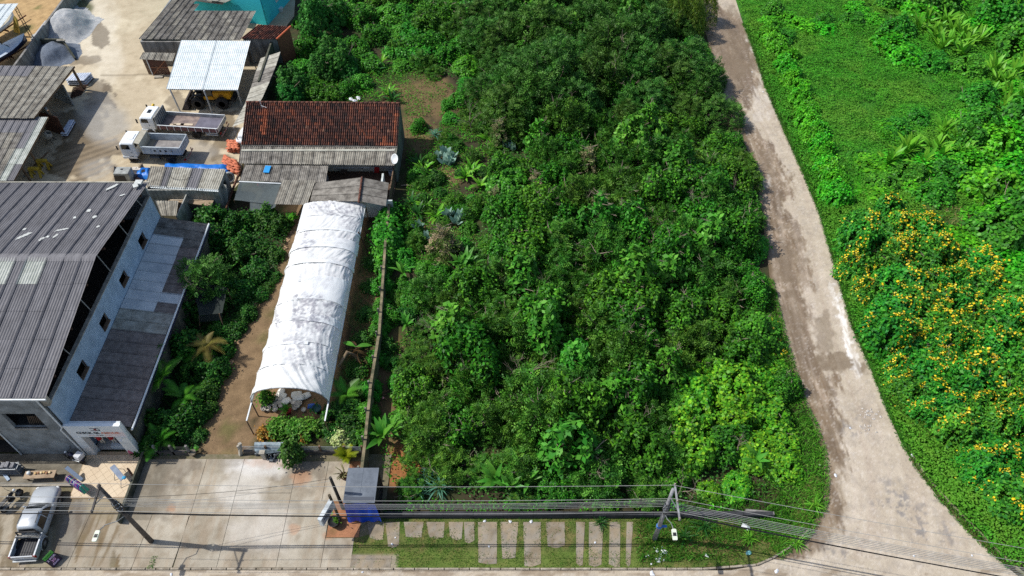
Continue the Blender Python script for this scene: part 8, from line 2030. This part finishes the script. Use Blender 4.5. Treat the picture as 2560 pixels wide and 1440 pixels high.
pole2 = pole('pale weathered utility pole standing in the verge grass by the litter', p2b, 7.95, polep, ((.12, .3, 8.05), (.12, -1.95, 7.9)), (.35, -1.8, 0))
MB().lathe([(.17, -.12), (.21, -.05), (.2, .08), (.16, .12)], 10, (0, 0, 2.4)).box(.1, -.1, 2.38, .5, .05, 2.46).build('blue_tie', M('tie_blue', S(60, 110, 180)), pole2, world=False)
def wire(a, b, sag, r, mat, label, group, name='overhead_wire', n=22):
    pts = [V(a).lerp(V(b), k / n) + V((0, 0, -sag * 4 * (k / n) * (1 - k / n))) for k in range(n + 1)]
    tag(MB().path(pts, r, 5, cap=False).build(name, mat, fix=False), label, 'wire', group)
A1 = V((p1b.x, p1b.y, 0)); A2 = V((p2b.x, p2b.y, 0)); A3 = V((47, 12.6, 0)); A0 = V((-62, 20.4, 0))
gA, gB, gC = 'wires between the two poles', 'wires running past the dirt road', 'wires running past the pickup'
for k, (y, z) in enumerate([(.15, 8.7), (-.65, 8.55), (-1.45, 8.45)]):
    for a, b, g_, l in ((A1, A2, gA, 'thin bare power wire on the crossarms between the two utility poles'), (A2, A3, gB, 'thin bare power wire from the pale pole over the dirt road'), (A0, A1, gC, 'thin bare power wire over the silver pickup')):
        za = z if a is not A2 else z - .5; zb = z - .5 if b is A2 else z - .2 if b is A3 else z
        if g_ == gA and k == 1: za -= .15
        wire(a + V((0, y, za)), b + V((0, y, zb)), .35, .014, wirem, l, g_)
for k, z in enumerate([5.6, 5.85, 6.08, 6.3, 6.5]):
    wire(A1 + V((.1, .1, z)), A2 + V((-.1, .1, z - .35)), .45 + .04 * k, .013, wirem, 'grey telephone cable in the bundle between the two utility poles', 'cable bundle between the poles', 'telephone_cable')
    wire(A2 + V((.1, .0, z - .35)), A3 + V((0, .1, z - .3)), .5, .016, wirem, 'grey telephone cable in the bundle over the dirt road', 'cable bundle over the road', 'telephone_cable')
    if k < 3: wire(A0 + V((.1, .1, z)), A1 + V((0, .1, z)), .45, .016, wirem, 'grey telephone cable over the silver pickup', 'cable bundle over the pickup', 'telephone_cable')
for k in range(3):
    wire(A1 + V((0, -.1, 5.0 + .07 * k)), A2 + V((-.1, -.1, 4.75 + .07 * k)), .6 + .03 * k, .024, wirek, 'thick black cable slung between the two utility poles', 'black cables between the poles', 'black_cable')
    wire(A2 + V((.1, -.1, 4.75 + .08 * k)), A3 + V((0, -.1, 5.0 + .08 * k)), .6 + .05 * k, .026, wirek, 'thick black cable slung over the dirt road', 'black cables over the road', 'black_cable')
wire(A0 + V((0, -.1, 5.0)), A1 + V((0, -.1, 5.0)), .6, .035, wirek, 'thick black cable slung over the silver pickup', None, 'black_cable')
q = P(858, 1272); spt = V((q.x, q.y, 4.75))
wire(A1 + V((.1, .1, 6.9)), spt, .6, .013, wirek, 'thin service wire dropping from the dark pole to the kiosk pole, upper', None, 'service_wire')
wire(A1 + V((.1, .1, 5.6)), spt + V((0, 0, -.3)), .5, .011, wirem, 'thin service wire dropping from the dark pole to the kiosk pole, lower', None, 'service_wire')
gq = P(2048, 1284, 6.0)
